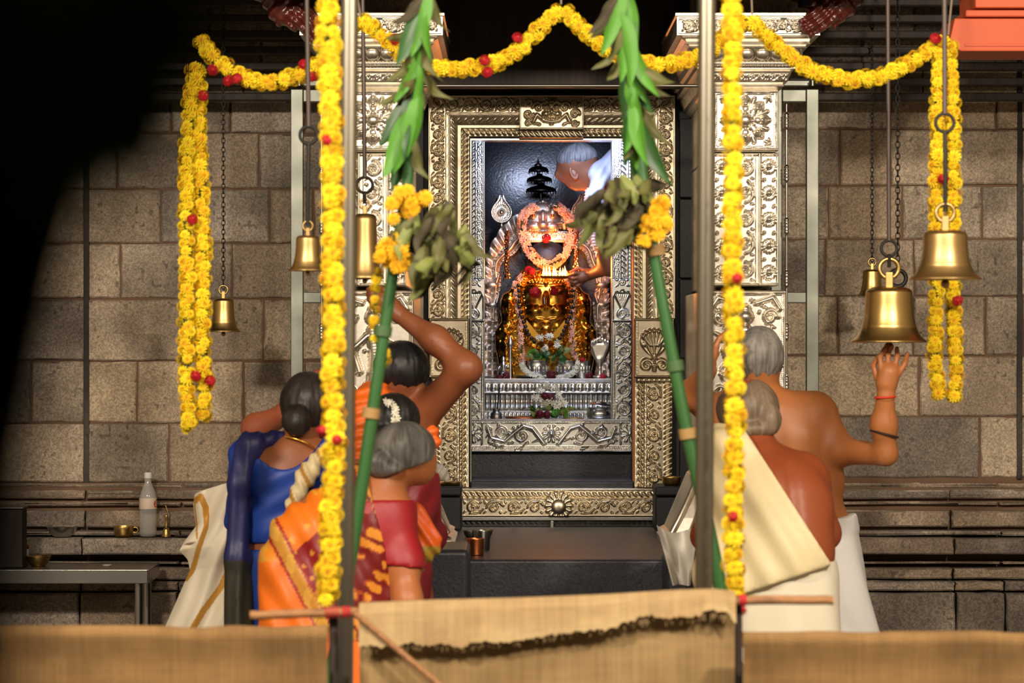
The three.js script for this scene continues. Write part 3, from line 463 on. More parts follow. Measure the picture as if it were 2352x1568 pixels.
// ---------------------------------------------------------------- silver piers
const PD = 10.4, pq = PD / FPX, ppx = (px) => (px - 1176) * pq, ppy = (py) => 1.6 - (py - 784) * pq;
function pier(xpx, side, label) {
  const xc = ppx(xpx), zf = -PD, zb = -DD + 0.0, o = thing('silver_pillar', label, 'pillar', V(xc, 0.846, zf), 'silver pillars beside the doorway');
  const F = (name, hw, y0, y1, paint, zoff = 0) => { const R = new Relief(2 * hw, y1 - y0, 0.0032); paint(R, 2 * hw, y1 - y0); part(name, place(R.geo(0.02), xc - hw, y0, zf + zoff), M.silver, o); };
  const body = (name, hw, y0, y1, zoff = -0.015) => part(name, rbox(xc - hw + 0.002, xc + hw - 0.002, y0, y1, zb, zf + zoff, 0.006), M.silver, o);
  const border = (R, w, h) => { R.bar(0, 0, 0.007, h, 0.012).bar(w - 0.007, 0, w, h, 0.012).bar(0, 0, w, 0.007, 0.012).bar(0, h - 0.007, w, h, 0.012); R.beads(0.012, 0.012, 0.012, h - 0.012, 0.0028, 0.005).beads(w - 0.012, 0.012, w - 0.012, h - 0.012, 0.0028, 0.005).beads(0.012, 0.012, w - 0.012, 0.012, 0.0028, 0.005).beads(0.012, h - 0.012, w - 0.012, h - 0.012, 0.0028, 0.005); };
  // capital
  const Y = ppy, z0 = zf;
  const P = [[0.125, Y(207), z0], [0.14, Y(199), z0 + 0.015], [0.135, Y(193), z0 + 0.01], [0.15, Y(190), z0 + 0.02], [0.165, Y(168), z0 + 0.04], [0.158, Y(165), z0 + 0.035], [0.178, Y(160), z0 + 0.05], [0.178, Y(147), z0 + 0.05], [0.19, Y(144), z0 + 0.06], [0.197, Y(130), z0 + 0.075], [0.214, Y(116), z0 + 0.1], [0.21, Y(112), z0 + 0.095], [0.226, Y(108), z0 + 0.11], [0.222, Y(102), z0 + 0.105], [0.24, Y(97), z0 + 0.125], [0.236, Y(93), z0 + 0.12], [0.258, Y(90), z0 + 0.14], [0.258, Y(48), z0 + 0.14], [0.264, Y(46), z0 + 0.146], [0.264, Y(40), z0 + 0.146]];
  part('capital', squareLoft(xc, P, zb), M.silver, o);
  const face = (name, hw, y0, y1, z, paint) => { const R = new Relief(2 * hw, y1 - y0, 0.0032); paint(R, 2 * hw, y1 - y0); part(name, place(R.geo(0.004), xc - hw, y0, z), M.silver, o); };
  face('abacus_relief', 0.252, Y(88), Y(50), z0 + 0.143, (R, w, h) => { R.hvine(0.01, w - 0.01, 0.006, h - 0.006, 0.01, 0.002, 0.05); R.beads(0, h - 0.004, w, h - 0.004, 0.003, 0.005); });
  face('bead_relief', 0.172, Y(159), Y(148), z0 + 0.053, (R, w, h) => { R.beads(0.01, h / 2, w - 0.01, h / 2, 0.006, 0.008); });
  { const R = new Relief(0.31, 0.03, 0.003); R.hvine(0.005, 0.305, 0.002, 0.028, 0.008, 0.001, 0.04); const g = R.geo(0.004); g.rotateX(0.45); g.translate(xc - 0.155, Y(188), z0 + 0.026); part('neck_relief', g, M.silver, o); }
  { const gs = []; for (let k = -3; k <= 3; k++) { const g = new THREE.SphereGeometry(1, 14, 10); g.scale(0.026, 0.024, 0.016); g.rotateX(0.5); g.translate(xc + k * 0.055, Y(130), z0 + 0.08); gs.push(g); const t = tube([V(xc + k * 0.055 + 0.02, Y(141), z0 + 0.062), V(xc + k * 0.055 + 0.032, Y(131), z0 + 0.085), V(xc + k * 0.055 + 0.03, Y(117), z0 + 0.1)], 0.004, 8, 6); gs.push(t); } part('gadroon_relief', merge(gs), M.silver, o); }
  // flower block
  body('flower_block', 0.12, Y(348), Y(205)); F('flower_relief', 0.12, Y(346), Y(207), (R, w, h) => {
    border(R, w, h); const cx = w / 2, cy = h / 2;
    for (let i = 0; i < 8; i++) { const q = i * Math.PI / 4, c = Math.cos(q), s = Math.sin(q); R.stroke([[cx + 0.03 * c, cy + 0.03 * s], [cx + 0.066 * c, cy + 0.066 * s]], 0.012, 0.016, 0, 0.021); R.dome(cx + 0.06 * c, cy + 0.06 * s, 0.013, 0.024); R.dome(cx + 0.084 * c, cy + 0.084 * s, 0.009, 0.012); const e = q + Math.PI / 8; R.stroke([[cx + 0.03 * Math.cos(e), cy + 0.03 * Math.sin(e)], [cx + 0.085 * Math.cos(e), cy + 0.085 * Math.sin(e)]], 0.004, 0.012, 0, 0.007); }
    R.dome(cx, cy, 0.028, 0.03); for (let i = 0; i < 12; i++) { const q = i * Math.PI / 6; R.dome(cx + 0.034 * Math.cos(q), cy + 0.034 * Math.sin(q), 0.006, 0.018); }
    for (const [sx, sy] of [[-1, -1], [1, -1], [-1, 1], [1, 1]]) for (let k = 0; k < 3; k++) R.leaf(cx + sx * 0.088, cy + sy * 0.085, Math.atan2(-sy, -sx) + (k - 1) * 0.9, 0.02, 0.005, 0.01);
  });
  // tall panel with a row of sunflowers
  body('shaft', 0.12, Y(657), Y(350)); F('shaft_relief', 0.12, Y(656), Y(352), (R, w, h) => {
    R.bar(0, 0, w, 0.007, 0.012).bar(0, h - 0.007, w, h, 0.012);
    for (const m of [0, 1]) { const x = m ? w - 0.034 : 0.034; R.bar(m ? w - 0.006 : 0, 0, m ? w : 0.006, h, 0.014); R.bar(m ? w - 0.075 : 0.062, 0, m ? w - 0.062 : 0.075, h, 0.016); R.bar(m ? w - 0.082 : 0.077, 0, m ? w - 0.077 : 0.082, h, 0.01); for (let k = 0; k < 5; k++) { const y = h * (k + 0.5) / 5; R.rosette(x, y, 0.028, 14, 0.014); R.dome(x, y, 0.012, 0.018); R.dome(x + 0.018, y + h / 10, 0.006, 0.01).dome(x - 0.018, y + h / 10, 0.006, 0.01); } }
    R.vine(0.085, w - 0.085, 0.01, h - 0.01, 0.016, 0, 0.085);
  });
  // broad panel with figures and leaves
  body('base_shaft', 0.148, Y(1012), Y(666)); F('figure_relief', 0.148, Y(1010), Y(668), (R, w, h) => {
    border(R, w, h); const c = w / 2;
    R.stroke([[c, 0.06], [c, 0.2], [c + 0.01, 0.3], [c, 0.4]], 0.03, 0.03, 0, 0.024); R.dome(c, 0.45, 0.03, 0.04); R.dome(c, 0.478, 0.02, 0.03);
    for (const s of [-1, 1]) { R.stroke([[c + s * 0.02, 0.38], [c + s * 0.075, 0.33], [c + s * 0.05, 0.25]], 0.014, 0.024); R.stroke([[c + s * 0.02, 0.2], [c + s * 0.05, 0.11], [c + s * 0.03, 0.04]], 0.018, 0.026); R.spiral(c + s * 0.09, 0.45, 0.03, 0, 1.3, s, 0.008, 0.018); R.spiral(c + s * 0.095, 0.17, 0.03, 0, 1.3, -s, 0.008, 0.018); R.stroke([[c + s * 0.04, 0.5], [c + s * 0.1, 0.52], [c + s * 0.125, 0.48]], 0.01, 0.016); for (let k = 0; k < 14; k++) R.leaf(c + s * rr(0.06, 0.12), rr(0.03, h - 0.05), rr(0, 6.28), 0.035, 0.008, 0.016); R.beads(c + s * 0.02, h - 0.03, c + s * 0.09, h - 0.07, 0.005, 0.008); }
    for (let k = 0; k < 26; k++) R.dome(rr(0.03, w - 0.03), rr(0.03, h - 0.03), 0.007, 0.012);
  });
  // flaring lotus foot
  const B = [[0.3, 0.846, zf + 0.12], [0.3, 0.87, zf + 0.12], [0.285, 0.88, zf + 0.11], [0.29, 0.89, zf + 0.115], [0.27, 0.9, zf + 0.1], [0.245, 0.96, zf + 0.085], [0.215, 1.03, zf + 0.06], [0.19, 1.09, zf + 0.04], [0.185, 1.1, zf + 0.045], [0.16, 1.12, zf + 0.02], [0.168, 1.14, zf + 0.02], [0.152, 1.16, zf + 0.0], [0.15, Y(1010), zf - 0.01]];
  part('lotus_foot', squareLoft(xc, B, zf - 0.5), M.silver, o);
  { const gs = []; for (let k = -4; k <= 4; k++) { const t = k / 4; gs.push(tube([V(xc + t * 0.275, 0.905, zf + 0.102), V(xc + t * 0.235, 0.98, zf + 0.084), V(xc + t * 0.185, 1.085, zf + 0.044)], 0.012, 10, 8)); } part('lotus_ribs', merge(gs), M.silver, o); }
  return o;
}
pier(857, -1, 'embossed silver pillar left of the shrine doorway'); pier(1712, 1, 'embossed silver pillar right of the shrine doorway');
// plain stone shoulders that carry brass bowls, sloping grey rails
for (const [s, x0, x1] of [[-1, 985, 1060], [1, 1505, 1575]]) {
  const o = structure(s < 0 ? 'trim_8' : 'trim_9', s < 0 ? 'dark stone shoulder left of the silver sill' : 'dark stone shoulder right of the silver sill', 'stone shoulder', V(dx((x0 + x1) / 2), 0.845, -11.45));
  part('shoulder_block', rbox((x0 - 1176) * 11.4 / FPX, (x1 - 1176) * 11.4 / FPX, 0.84, 1.6 - (1140 - 784) * 11.4 / FPX, -11.65, -11.4, 0.012), M.darkWall, o); part('shoulder_cap', rbox((x0 - 1176) * 11.38 / FPX, (x1 - 1176) * 11.38 / FPX, 1.6 - (1139 - 784) * 11.38 / FPX, 1.6 - (1117 - 784) * 11.38 / FPX, -11.66, -11.38, 0.01), M.darkWall, o);
  const a = s < 0 ? at(985, 1118, 10.9) : at(1590, 1130, 10.9), b = s < 0 ? at(1062, 1262, 10.5) : at(1512, 1245, 10.5);
  const r = structure(s < 0 ? 'trim_10' : 'trim_11', s < 0 ? 'sloping grey stone rail at the left pillar foot' : 'sloping grey stone rail at the right pillar foot', 'stone rail', b); const sh = new THREE.Shape(); sh.absellipse(0, 0, 0.022, 0.04, 0, 6.3); const g = new THREE.ExtrudeGeometry(sh, { steps: 12, extrudePath: new THREE.CatmullRomCurve3([a, a.clone().lerp(b, 0.5).add(V(0, -0.012, 0)), b]), curveSegments: 8 }); metricUV(g); part('rail', g, M.stones[3], r);
}
// ---------------------------------------------------------------- steel side gates
function gate(s, label) {
  const D = 10.75, q = D / FPX, X = (px) => (px - 1176) * q, Y = (py) => 1.6 - (py - 784) * q, o = thing('side_gate', label, 'gate', V(X(s < 0 ? 705 : 1830), 0.0, -D), 'steel side gates'), t = 0.03;
  const bar = (n, x0, x1, y0, y1, z = 0) => part(n, rbox(Math.min(X(x0), X(x1)), Math.max(X(x0), X(x1)), Y(y1), Y(y0), -D - t / 2 + z, -D + t / 2 + z, 0.004), M.steelPaint, o);
  const outer = s < 0 ? [668, 697] : [1851, 1880], inn = s < 0 ? [742, 770] : [1770, 1796];
  bar('gate_stile', ...outer, 205, 1690); bar('gate_stile', ...inn, 205, 1690); bar('gate_rail', outer[s < 0 ? 1 : 0], inn[s < 0 ? 0 : 1], 206, 235); bar('gate_rail', outer[s < 0 ? 1 : 0], inn[s < 0 ? 0 : 1], 671, 696); bar('gate_rail', outer[s < 0 ? 1 : 0], inn[s < 0 ? 0 : 1], 1300, 1325);
  bar('gate_header', s < 0 ? 693 : 1786, s < 0 ? 790 : 1862, 182, 196, -0.05);
  part('pivot', rod(at(s < 0 ? 688 : 1866, 197, D), at(s < 0 ? 688 : 1866, 185, D), 0.009), M.steelDull, o);
  const sx = X(s < 0 ? 741 : 1803), pts = []; const y0 = Y(900), y1 = Y(238); const n = 240; for (let i = 0; i <= n; i++) { const v = i / n; let r = 0.0048; const u = (v * 5.5) % 1; if (u < 0.3) r = 0.0055 + 0.0045 * Math.abs(Math.sin(u / 0.3 * Math.PI * 5)); pts.push([i === n ? 0.0005 : v > 0.96 ? r * 0.7 : r, y0 + (y1 - y0) * v]); }
  part('spindle', lathe(pts, V(sx, 0, -D + 0.06), 10), M.steel, o);
}
gate(-1, 'grey steel gate frame left of the left silver pillar'); gate(1, 'grey steel gate frame right of the right silver pillar');
// ---------------------------------------------------------------- carved brackets
function bracket(s, label) {
  const D = 10.25, o = thing('carved_bracket', label, 'bracket', at(s < 0 ? 690 : 1880, 40, D), 'maroon carved brackets'); const A = s < 0 ? [[728, 75], [690, 35], [655, 20], [610, -25], [560, -60]] : [[1855, 62], [1895, 30], [1925, 10], [1975, -30], [2030, -70]], P = A.map(([x, y]) => at(x, y, D));
  const f0 = uni([cap(P[0], P[1], 0.036, 0.05), cap(P[1], P[2], 0.055, 0.062), cap(P[2], P[3], 0.05, 0.045), cap(P[3], P[4], 0.045, 0.05)], 0.03), dir = P[1].clone().sub(P[0]).normalize();
  const f = (x, y, z) => { const u = (x - P[0].x) * -dir.y + (y - P[0].y) * dir.x, a = (x - P[0].x) * dir.x + (y - P[0].y) * dir.y; return f0(x, y, z) + 0.006 * Math.cos(u * 260 + Math.sin(a * 30) * 1.5) * sst(0.14, 0.02, Math.abs(a - 0.03)) + 0.004 * Math.sin(a * 150); };
  const lo = V(1e9, 1e9, 1e9), hi = V(-1e9, -1e9, -1e9); P.forEach((p) => { lo.min(p); hi.max(p); }); lo.addScalar(-0.09); hi.addScalar(0.09);
  part('bracket_arm', mesh3(f, lo, hi, 0.006), M.maroonWood, o);
}
bracket(-1, 'glossy maroon carved wooden bracket over the left pillar'); bracket(1, 'glossy maroon carved wooden bracket over the right pillar');
// ---------------------------------------------------------------- flowers and leaves shared by many things
function colourAll(g, fn) { const p = g.attributes.position, c = new Float32Array(p.count * 3), k = new THREE.Color(); for (let i = 0; i < p.count; i++) { k.set(fn(p.getX(i), p.getY(i), p.getZ(i))); c[3 * i] = k.r; c[3 * i + 1] = k.g; c[3 * i + 2] = k.b; } g.setAttribute('color', new THREE.BufferAttribute(c, 3)); return g; }
function petalFlower(rings, core, coreCol, tint) {        // faces +z, radius about 1
  const pos = [], col = [], c = new THREE.Color();
  const tri = (...v) => v.forEach(([p, k]) => { pos.push(...p); c.set(k); col.push(c.r, c.g, c.b); });
  for (const [n, r0, r1, z0, z1, w, off] of rings) for (let i = 0; i < n; i++) {
    const q = 2 * Math.PI * (i + off) / n + rr(-0.1, 0.1), cs = Math.cos(q), sn = Math.sin(q), R = r1 * rr(0.9, 1.06), P = (r, s, z) => [r * cs - s * sn, r * sn + s * cs, z];
    const a = P(r0, 0, z0), m1 = P((r0 + R) / 2, w, (z0 + z1) / 2 + 0.05), m2 = P((r0 + R) / 2, -w, (z0 + z1) / 2 + 0.05), mm = P((r0 + R) / 2, 0, (z0 + z1) / 2 - 0.04), e1 = P(R, w * 0.7, z1), e2 = P(R, -w * 0.7, z1), em = P(R * 1.05, 0, z1 - 0.04);
    const k1 = tint[0], k2 = tint[1];
    tri([a, k1], [mm, k2], [m1, k2]); tri([a, k1], [m2, k2], [mm, k2]); tri([mm, k2], [em, k2], [e1, k2]); tri([mm, k2], [e1, k2], [m1, k2]); tri([m2, k2], [e2, k2], [em, k2]); tri([m2, k2], [em, k2], [mm, k2]);
  }
  const g = new THREE.BufferGeometry(); g.setAttribute('position', new THREE.Float32BufferAttribute(pos, 3)); g.setAttribute('color', new THREE.Float32BufferAttribute(col, 3)); g.computeVertexNormals(); g.setAttribute('uv', new THREE.Float32BufferAttribute(new Float32Array(pos.length / 3 * 2), 2));
  const s = new THREE.SphereGeometry(core, 7, 4, 0, 6.2832, 0, Math.PI / 2); s.rotateX(Math.PI / 2); s.scale(1, 1, 0.6); s.translate(0, 0, rings[rings.length - 1][3] * 0.7); colourAll(s, () => coreCol);
  const cup = new THREE.ConeGeometry(0.5, 0.5, 6, 1, true); cup.rotateX(-Math.PI / 2); cup.translate(0, 0, -0.3); colourAll(cup, () => 0x6a7a20);
  return merge([g, s, cup]);
}
const MUM_RINGS = [[12, 0.3, 1.0, -0.05, -0.3, 0.19, 0], [11, 0.25, 0.9, 0.12, 0.08, 0.16, 0.5], [9, 0.2, 0.66, 0.28, 0.36, 0.14, 0.2], [7, 0.12, 0.42, 0.38, 0.52, 0.11, 0.7]];
const MUMS = [petalFlower(MUM_RINGS, 0.24, 0xcf7e06, [0xd89c04, 0xf0d010]), petalFlower(MUM_RINGS, 0.26, 0xd68e0a, [0xe0ac06, 0xf4da1c]), petalFlower(MUM_RINGS, 0.28, 0xc07006, [0xcc8e04, 0xeac20c])];
const MARIGOLD = petalFlower(MUM_RINGS, 0.2, 0xd89a08, [0xd8a008, 0xf0b80e]);
const STAR = petalFlower([[6, 0.05, 1.0, 0.1, 0.25, 0.24, 0], [5, 0.05, 0.7, 0.2, 0.5, 0.2, 0.5]], 0.14, 0xd8c890, [0xffffff, 0xffffff]); STAR.deleteAttribute('color');
const ROSE = (() => {
  const gs = []; for (let k = 0; k < 11; k++) { const t = k / 10, R = 0.25 + 0.7 * t, g = new THREE.SphereGeometry(R, 6, 4, 0, 2.2, 0.35 + 0.5 * t, 1.15); g.rotateX(Math.PI / 2); g.rotateZ(k * 2.4); g.scale(1, 1, 0.85); g.translate(0, 0, -0.1 - 0.35 * t); gs.push(g); }
  const s = new THREE.SphereGeometry(0.35, 8, 6); gs.push(s); return merge(gs);
})();
M.rose.side = THREE.DoubleSide; M.roseDark.side = THREE.DoubleSide;
function leafGeo(len, wd, bend, fold, curl = 0) {            // grows along -y from the origin, faces +z
  const n = 9, pos = [], uv = [], idx = [];
  for (let i = 0; i <= n; i++) { const t = i / n, w = wd * Math.pow(Math.sin(Math.PI * Math.min(1, 0.06 + 0.94 * Math.pow(t, 0.8))), 0.8) * (i === n ? 0.02 : 1), z = bend * t * t + curl * Math.sin(t * 7) * wd * 0.4; for (let k = -2; k <= 2; k++) { pos.push(k / 2 * w, -len * t, z - fold * Math.abs(k / 2) * w + (Math.abs(k) === 2 ? curl * wd * 0.3 * Math.sin(t * 11 + k) : 0)); uv.push(k / 4 + 0.5, t); } }
  const q = []; for (let i = 0; i < n; i++) for (let k = 0; k < 4; k++) { const a = i * 5 + k; idx.push(a, a + 5, a + 6, a, a + 6, a + 1); }
  const g = new THREE.BufferGeometry(); g.setAttribute('position', new THREE.Float32BufferAttribute(pos, 3)); g.setAttribute('uv', new THREE.Float32BufferAttribute(uv, 2)); g.setIndex(idx); g.computeVertexNormals(); return g;
}
for (const k of ['leafGreen', 'leafDeep', 'leafOlive', 'leafDry', 'leafPale']) M[k].side = THREE.DoubleSide;
const qz = (dir, up = V(0, 1, 0)) => new THREE.Quaternion().setFromRotationMatrix(new THREE.Matrix4().lookAt(dir, V(0, 0, 0), up));   // local +z along dir
// ---------------------------------------------------------------- the shrine: arch, idol, pedestal, offerings
{
  const D = 12.95, q = D / FPX, A = (px, py, d = D) => at(px, py, d), cx = 1256;
  const o = thing('idol_arch', 'embossed silver arch with a lion face crest behind the gold idol', 'arch', A(cx, 872, D + 0.02));
  const x0 = 1106, x1 = 1406, yt = 462, yb = 868, R = new Relief((x1 - x0) * q, (yb - yt) * q, 0.003), PXL = (x) => x0 + x / q, PYL = (y) => yb - y / q;
  const shape = (px, py) => {
    const u = px - cx, v = py < 645 ? 645 - py : 0, lob = 4.5 * Math.cos(Math.atan2(v + (py > 645 ? 645 - py : 0) * 0.6, u) * 9), mi = Math.hypot(u / (108 + lob), v / (92 + lob)), flame = 3.5 * Math.abs(Math.sin(Math.atan2(v, u) * 13)), mo = Math.hypot(u / (145 + flame), v / (172 + flame)); return [mi, mo, Math.atan2(v + 1e-6, u)];
  };
  R.base((x, y) => {
    const px = PXL(x), py = PYL(y), [mi, mo, an] = shape(px, py); if (mi < 1 || mo > 1) return 0; const t = (mi - 1) / (mi - 1 + 1 - mo + 1e-6), s = py < 645 ? an * 120 : py; let h = 0.02;
    if (t < 0.16) h = 0.024 + 0.008 * Math.abs(Math.sin(s / 3.4)); else if (t < 0.24) h = 0.016; else if (t < 0.5) { const k = (t - 0.24) / 0.26 * 2 - 1; h = 0.02 + 0.024 * Math.sqrt(Math.max(0, 1 - k * k)) ; } else if (t < 0.58) h = 0.02 + 0.006 * Math.abs(Math.sin(s / 2.6)); else { const k = (t - 0.58) / 0.42; h = 0.02 + 0.018 * Math.sin(Math.PI * Math.min(1, k * 0.9)) * (0.6 + 0.4 * Math.cos(s / 2.9 + k * 2.6)); }
    if (py > 735) { const c = ((py - 735) % 42) / 42; h = 0.022 + (c < 0.12 ? 0.012 : 0) + 0.008 * Math.cos(px / 4) * Math.sin(c * 9); }
    return h;
  });
  for (const s of [-1, 1]) for (const [py, k] of [[700, 1], [655, 1.2]]) { const X = (cx + s * 126 - x0) * q, Y = (yb - py) * q; R.dome(X, Y, 0.034 * k, 0.05, 0, 0.024 * k); R.stroke([[X - s * 0.02, Y + 0.01], [X - s * 0.032, Y + 0.05], [X - s * 0.01, Y + 0.07]], 0.014, 0.05, 0, 0.009); for (let j = 0; j < 5; j++) R.leaf(X + s * 0.01, Y, Math.PI / 2 - s * (0.2 + j * 0.25), 0.06, 0.008, 0.045); }
  part('arch_band', place(R.geo(0.03, (x, y) => { const [mi, mo] = shape(PXL(x), PYL(y)); return mi >= 1 && mo <= 1; }), (x0 - 1176) * q, 1.6 - (yb - 784) * q, -D), M.silverArch, o);
  // lion face crest
  const S = (px, py, r, ry = r, rz = r, dz = 0) => ell(A(px, py, D - 0.05 - dz), r * q, ry * q, rz * q), list = [];
  list.push(S(1247, 510, 44, 30, 22), S(1247, 488, 34, 26, 18, -0.01), S(1225, 490, 9, 15, 12, 0.03), S(1269, 490, 9, 15, 12, 0.03), S(1247, 503, 8, 22, 12, 0.04), S(1247, 516, 12, 9, 12, 0.055), S(1228, 520, 18, 11, 14, 0.035), S(1266, 520, 18, 11, 14, 0.035), S(1297, 508, 10, 22, 10, 0), S(1200, 508, 10, 22, 10, 0));
  for (let k = -3; k <= 3; k++) list.push(cap(A(1247 + k * 2, 476, D - 0.05), A(1247 + k * 7, 462 + Math.abs(k) * 3, D - 0.05), 2.5 * q, 4 * q));
  for (const s of [-1, 1]) { const pts = []; for (let k = 0; k <= 8; k++) { const t = k / 8 * 5; pts.push(A(1247 + s * (23 + 13 * Math.cos(t)), 482 - 14 * Math.sin(t), D - 0.06)); } for (let k = 1; k <= 8; k++) list.push(cap(pts[k - 1], pts[k], 3 * q)); }
  for (let k = -5; k <= 5; k++) list.push(S(1247 + k * 6, 531 + Math.abs(k) * -0.6, 2.8, 4, 4, 0.045));
  for (const s of [-1, 1]) { for (let k = 0; k < 6; k++) { const t = k / 5; list.push(cap(A(1247 + s * (12 + 22 * t), 474 - 6 * Math.sin(t * 3), D - 0.075), A(1247 + s * (15 + 22 * t), 478 - 6 * Math.sin(t * 3), D - 0.08), 1.8 * q)); list.push(S(1247 + s * (34 + 10 * Math.cos(t * 4)), 512 + 16 * Math.sin(t * 4), 3, 3, 5, 0.02)); } list.push(cap(A(1247 + s * 6, 512, D - 0.11), A(1247 + s * 38, 512, D - 0.09), 2 * q), cap(A(1247 + s * 4, 526, D - 0.1), A(1247 + s * 40, 522, D - 0.085), 2 * q)); }
  const crest = part('lion_face', mesh3(uni(list, 0.0042), A(1180, 548, D + 0.02), A(1315, 450, D - 0.17), 0.003), M.silverArch, o);
  for (const [x, y] of [[1225, 494], [1269, 494]]) { const g = new THREE.SphereGeometry(5 * q, 10, 8); const p = A(x, y, D - 0.095); g.translate(p.x, p.y, p.z); part('eye', g, M.copper, crest); }
  const band = new Relief(110 * q, 26 * q, 0.003); band.base((x, y) => 0.01 + 0.008 * Math.sin(Math.PI * x / (110 * q))); band.beads(0, 5 * q, 110 * q, 5 * q, 0.004, 0.006, 0.014); band.hvine(0, 110 * q, 9 * q, 24 * q, 0.01, 0.014, 0.04); part('crest_band', place(band.geo(0.03), (1195 - 1176) * q, 1.6 - (558 - 784) * q, -D + 0.06), M.silverArch, o);
  // black cloth backing in the arch
  const bk = thing('backing_slab', 'black stone slab inside the silver arch', 'slab', A(cx, 868, D + 0.06)); const sh = new THREE.Shape(); sh.absellipse(0, 0, 128 * q, 112 * q, 0, Math.PI); sh.lineTo(-128 * q, -225 * q); sh.lineTo(128 * q, -225 * q); const eg = new THREE.ExtrudeGeometry(sh, { depth: 0.03, bevelEnabled: false }); const c0 = A(cx, 645, D + 0.07); eg.translate(c0.x, c0.y, c0.z); metricUV(eg); part('slab', eg, M.blackStone, bk);
  // dark stone emblem behind the mask
  const st = thing('stone_emblem', 'dark rounded stone rising above the gold mask', 'stone', A(1255, 640, D - 0.05)); part('stone_body', mesh3(uni([ell(A(1256, 600, D - 0.06), 48 * q, 50 * q, 0.05), ell(A(1256, 660, D - 0.06), 60 * q, 60 * q, 0.05)], 0.03), A(1180, 730, D + 0.02), A(1330, 540, D - 0.15), 0.006), M.blackStone, st);
  // gold mask
  const g = thing('gold_mask', 'golden embossed face mask of the idol with necklaces', 'idol mask', A(1253, 868, D - 0.1)), gx0 = 1130, gx1 = 1376, gy0 = 622, gy1 = 866, G = new Relief((gx1 - gx0) * q, (gy1 - gy0) * q, 0.0028);
  const HW = [[622, 56], [632, 64], [650, 74], [668, 84], [676, 97], [690, 103], [715, 104], [738, 101], [748, 108], [760, 115], [790, 116], [830, 109], [866, 102]], hw = (py) => { for (let i = 1; i < HW.length; i++) if (py <= HW[i][0]) { const [a, b] = HW[i - 1], [c, d] = HW[i]; return b + (d - b) * (py - a) / (c - a); } return 100; };
  const X = (px) => (px - gx0) * q, Y = (py) => (gy1 - py) * q;
  G.base((x, y) => { const px = gx0 + x / q, py = gy1 - y / q, u = Math.abs(px - 1253) / hw(py), face = Math.max(0, 1 - ((px - 1253) / 62) ** 2 - ((py - 700) / 78) ** 2); let h = 0.03 * Math.sqrt(Math.max(0, 1 - u * u)) + 0.075 * Math.sqrt(face); if (u > 0.72) h += 0.018 * Math.sqrt(Math.max(0, 1 - ((u - 0.86) / 0.14) ** 2)) * (0.8 + 0.2 * Math.cos(py / 5)); return h; });
  const up = (x, y, r, a, ry = r) => G.each(X(x) - r * q, Y(y) - ry * q, X(x) + r * q, Y(y) + ry * q, (u, v, h) => { const d = ((u - X(x)) / (r * q)) ** 2 + ((v - Y(y)) / (ry * q)) ** 2; return d < 1 ? h + a * (1 - d) * (1 - d) : h; });
  for (const s of [-1, 1]) { up(1253 + s * 24, 672, 18, 0.014, 9); up(1253 + s * 24, 672, 8, 0.012, 6); up(1253 + s * 25, 657, 24, 0.009, 4); up(1253 + s * 30, 716, 24, 0.02, 20); up(1253 + s * 8, 706, 7, 0.012, 5); up(1253 + s * 20, 733, 20, 0.014, 6); up(1253 + s * 66, 700, 8, 0.02, 26); up(1253 + s * 34, 760, 26, 0.02, 24); up(1253 + s * 88, 790, 16, 0.03, 24); up(1253 + s * 88, 768, 9, 0.025, 9); up(1253 + s * 84, 700, 12, 0.02, 12); up(1253 + s * 84, 725, 12, 0.018, 10); for (let k = 0; k < 7; k++) { up(1253 + s * (52 + 4 * Math.sin(k)), 640 + k * 17, 6, 0.012); up(1253 + s * 72, 650 + k * 26, 5, 0.012); up(1253 + s * (95 - k), 760 + k * 14, 5, 0.01); } for (let k = 0; k < 9; k++) up(1253 + s * k * 6.5, 638 + k * 1.2, 3.4, 0.01); for (let k = 0; k < 9; k++) up(1253 + s * k * 7.5, 627 + k * 1.6, 3.6, 0.012); for (let k = 0; k < 8; k++) up(1253 + s * (60 - k * 6), 765 + k * 6, 4.5, 0.014); }
  up(1253, 692, 8, 0.03, 26); up(1253, 704, 9, 0.016, 8); up(1253, 742, 12, 0.014, 5); up(1253, 757, 16, 0.012, 10); up(1253, 650, 6, 0.014, 12); up(1253, 800, 26, 0.03, 22);
  for (let k = 0; k < 150; k++) { const py = rr(632, 860), u2 = rr(0.5, 0.97) * (rnd() > 0.5 ? 1 : -1), px = 1253 + u2 * hw(py); up(px, py, rr(2.5, 5), rr(0.004, 0.01)); }
  for (let k = 0; k < 40; k++) { const a = k / 40 * 6.283; up(1253 + 60 * Math.cos(a), 702 + 74 * Math.sin(a), 4, 0.009); up(1253 + 47 * Math.cos(a), 776 + 26 * Math.abs(Math.sin(a)), 4, 0.008); }
  for (let j = 0; j < 3; j++) for (let k = -9; k <= 9; k++) up(1253 + k * (5.6 + j), 630 + j * 8 + Math.abs(k) * 0.7, 2.6, 0.008);
  for (const s of [-1, 1]) for (let k = 0; k < 9; k++) up(1253 + s * (8 + k * 3.4), 734 + 5 * Math.sin(k * 0.5), 3, 0.007);
  part('mask_plate', place(G.geo(0.05, (x, y) => Math.abs(gx0 + x / q - 1253) < hw(gy1 - y / q)), (gx0 - 1176) * q, 1.6 - (gy1 - 784) * q, -D + 0.1), M.gold, g);
  const zm = D - 0.24;
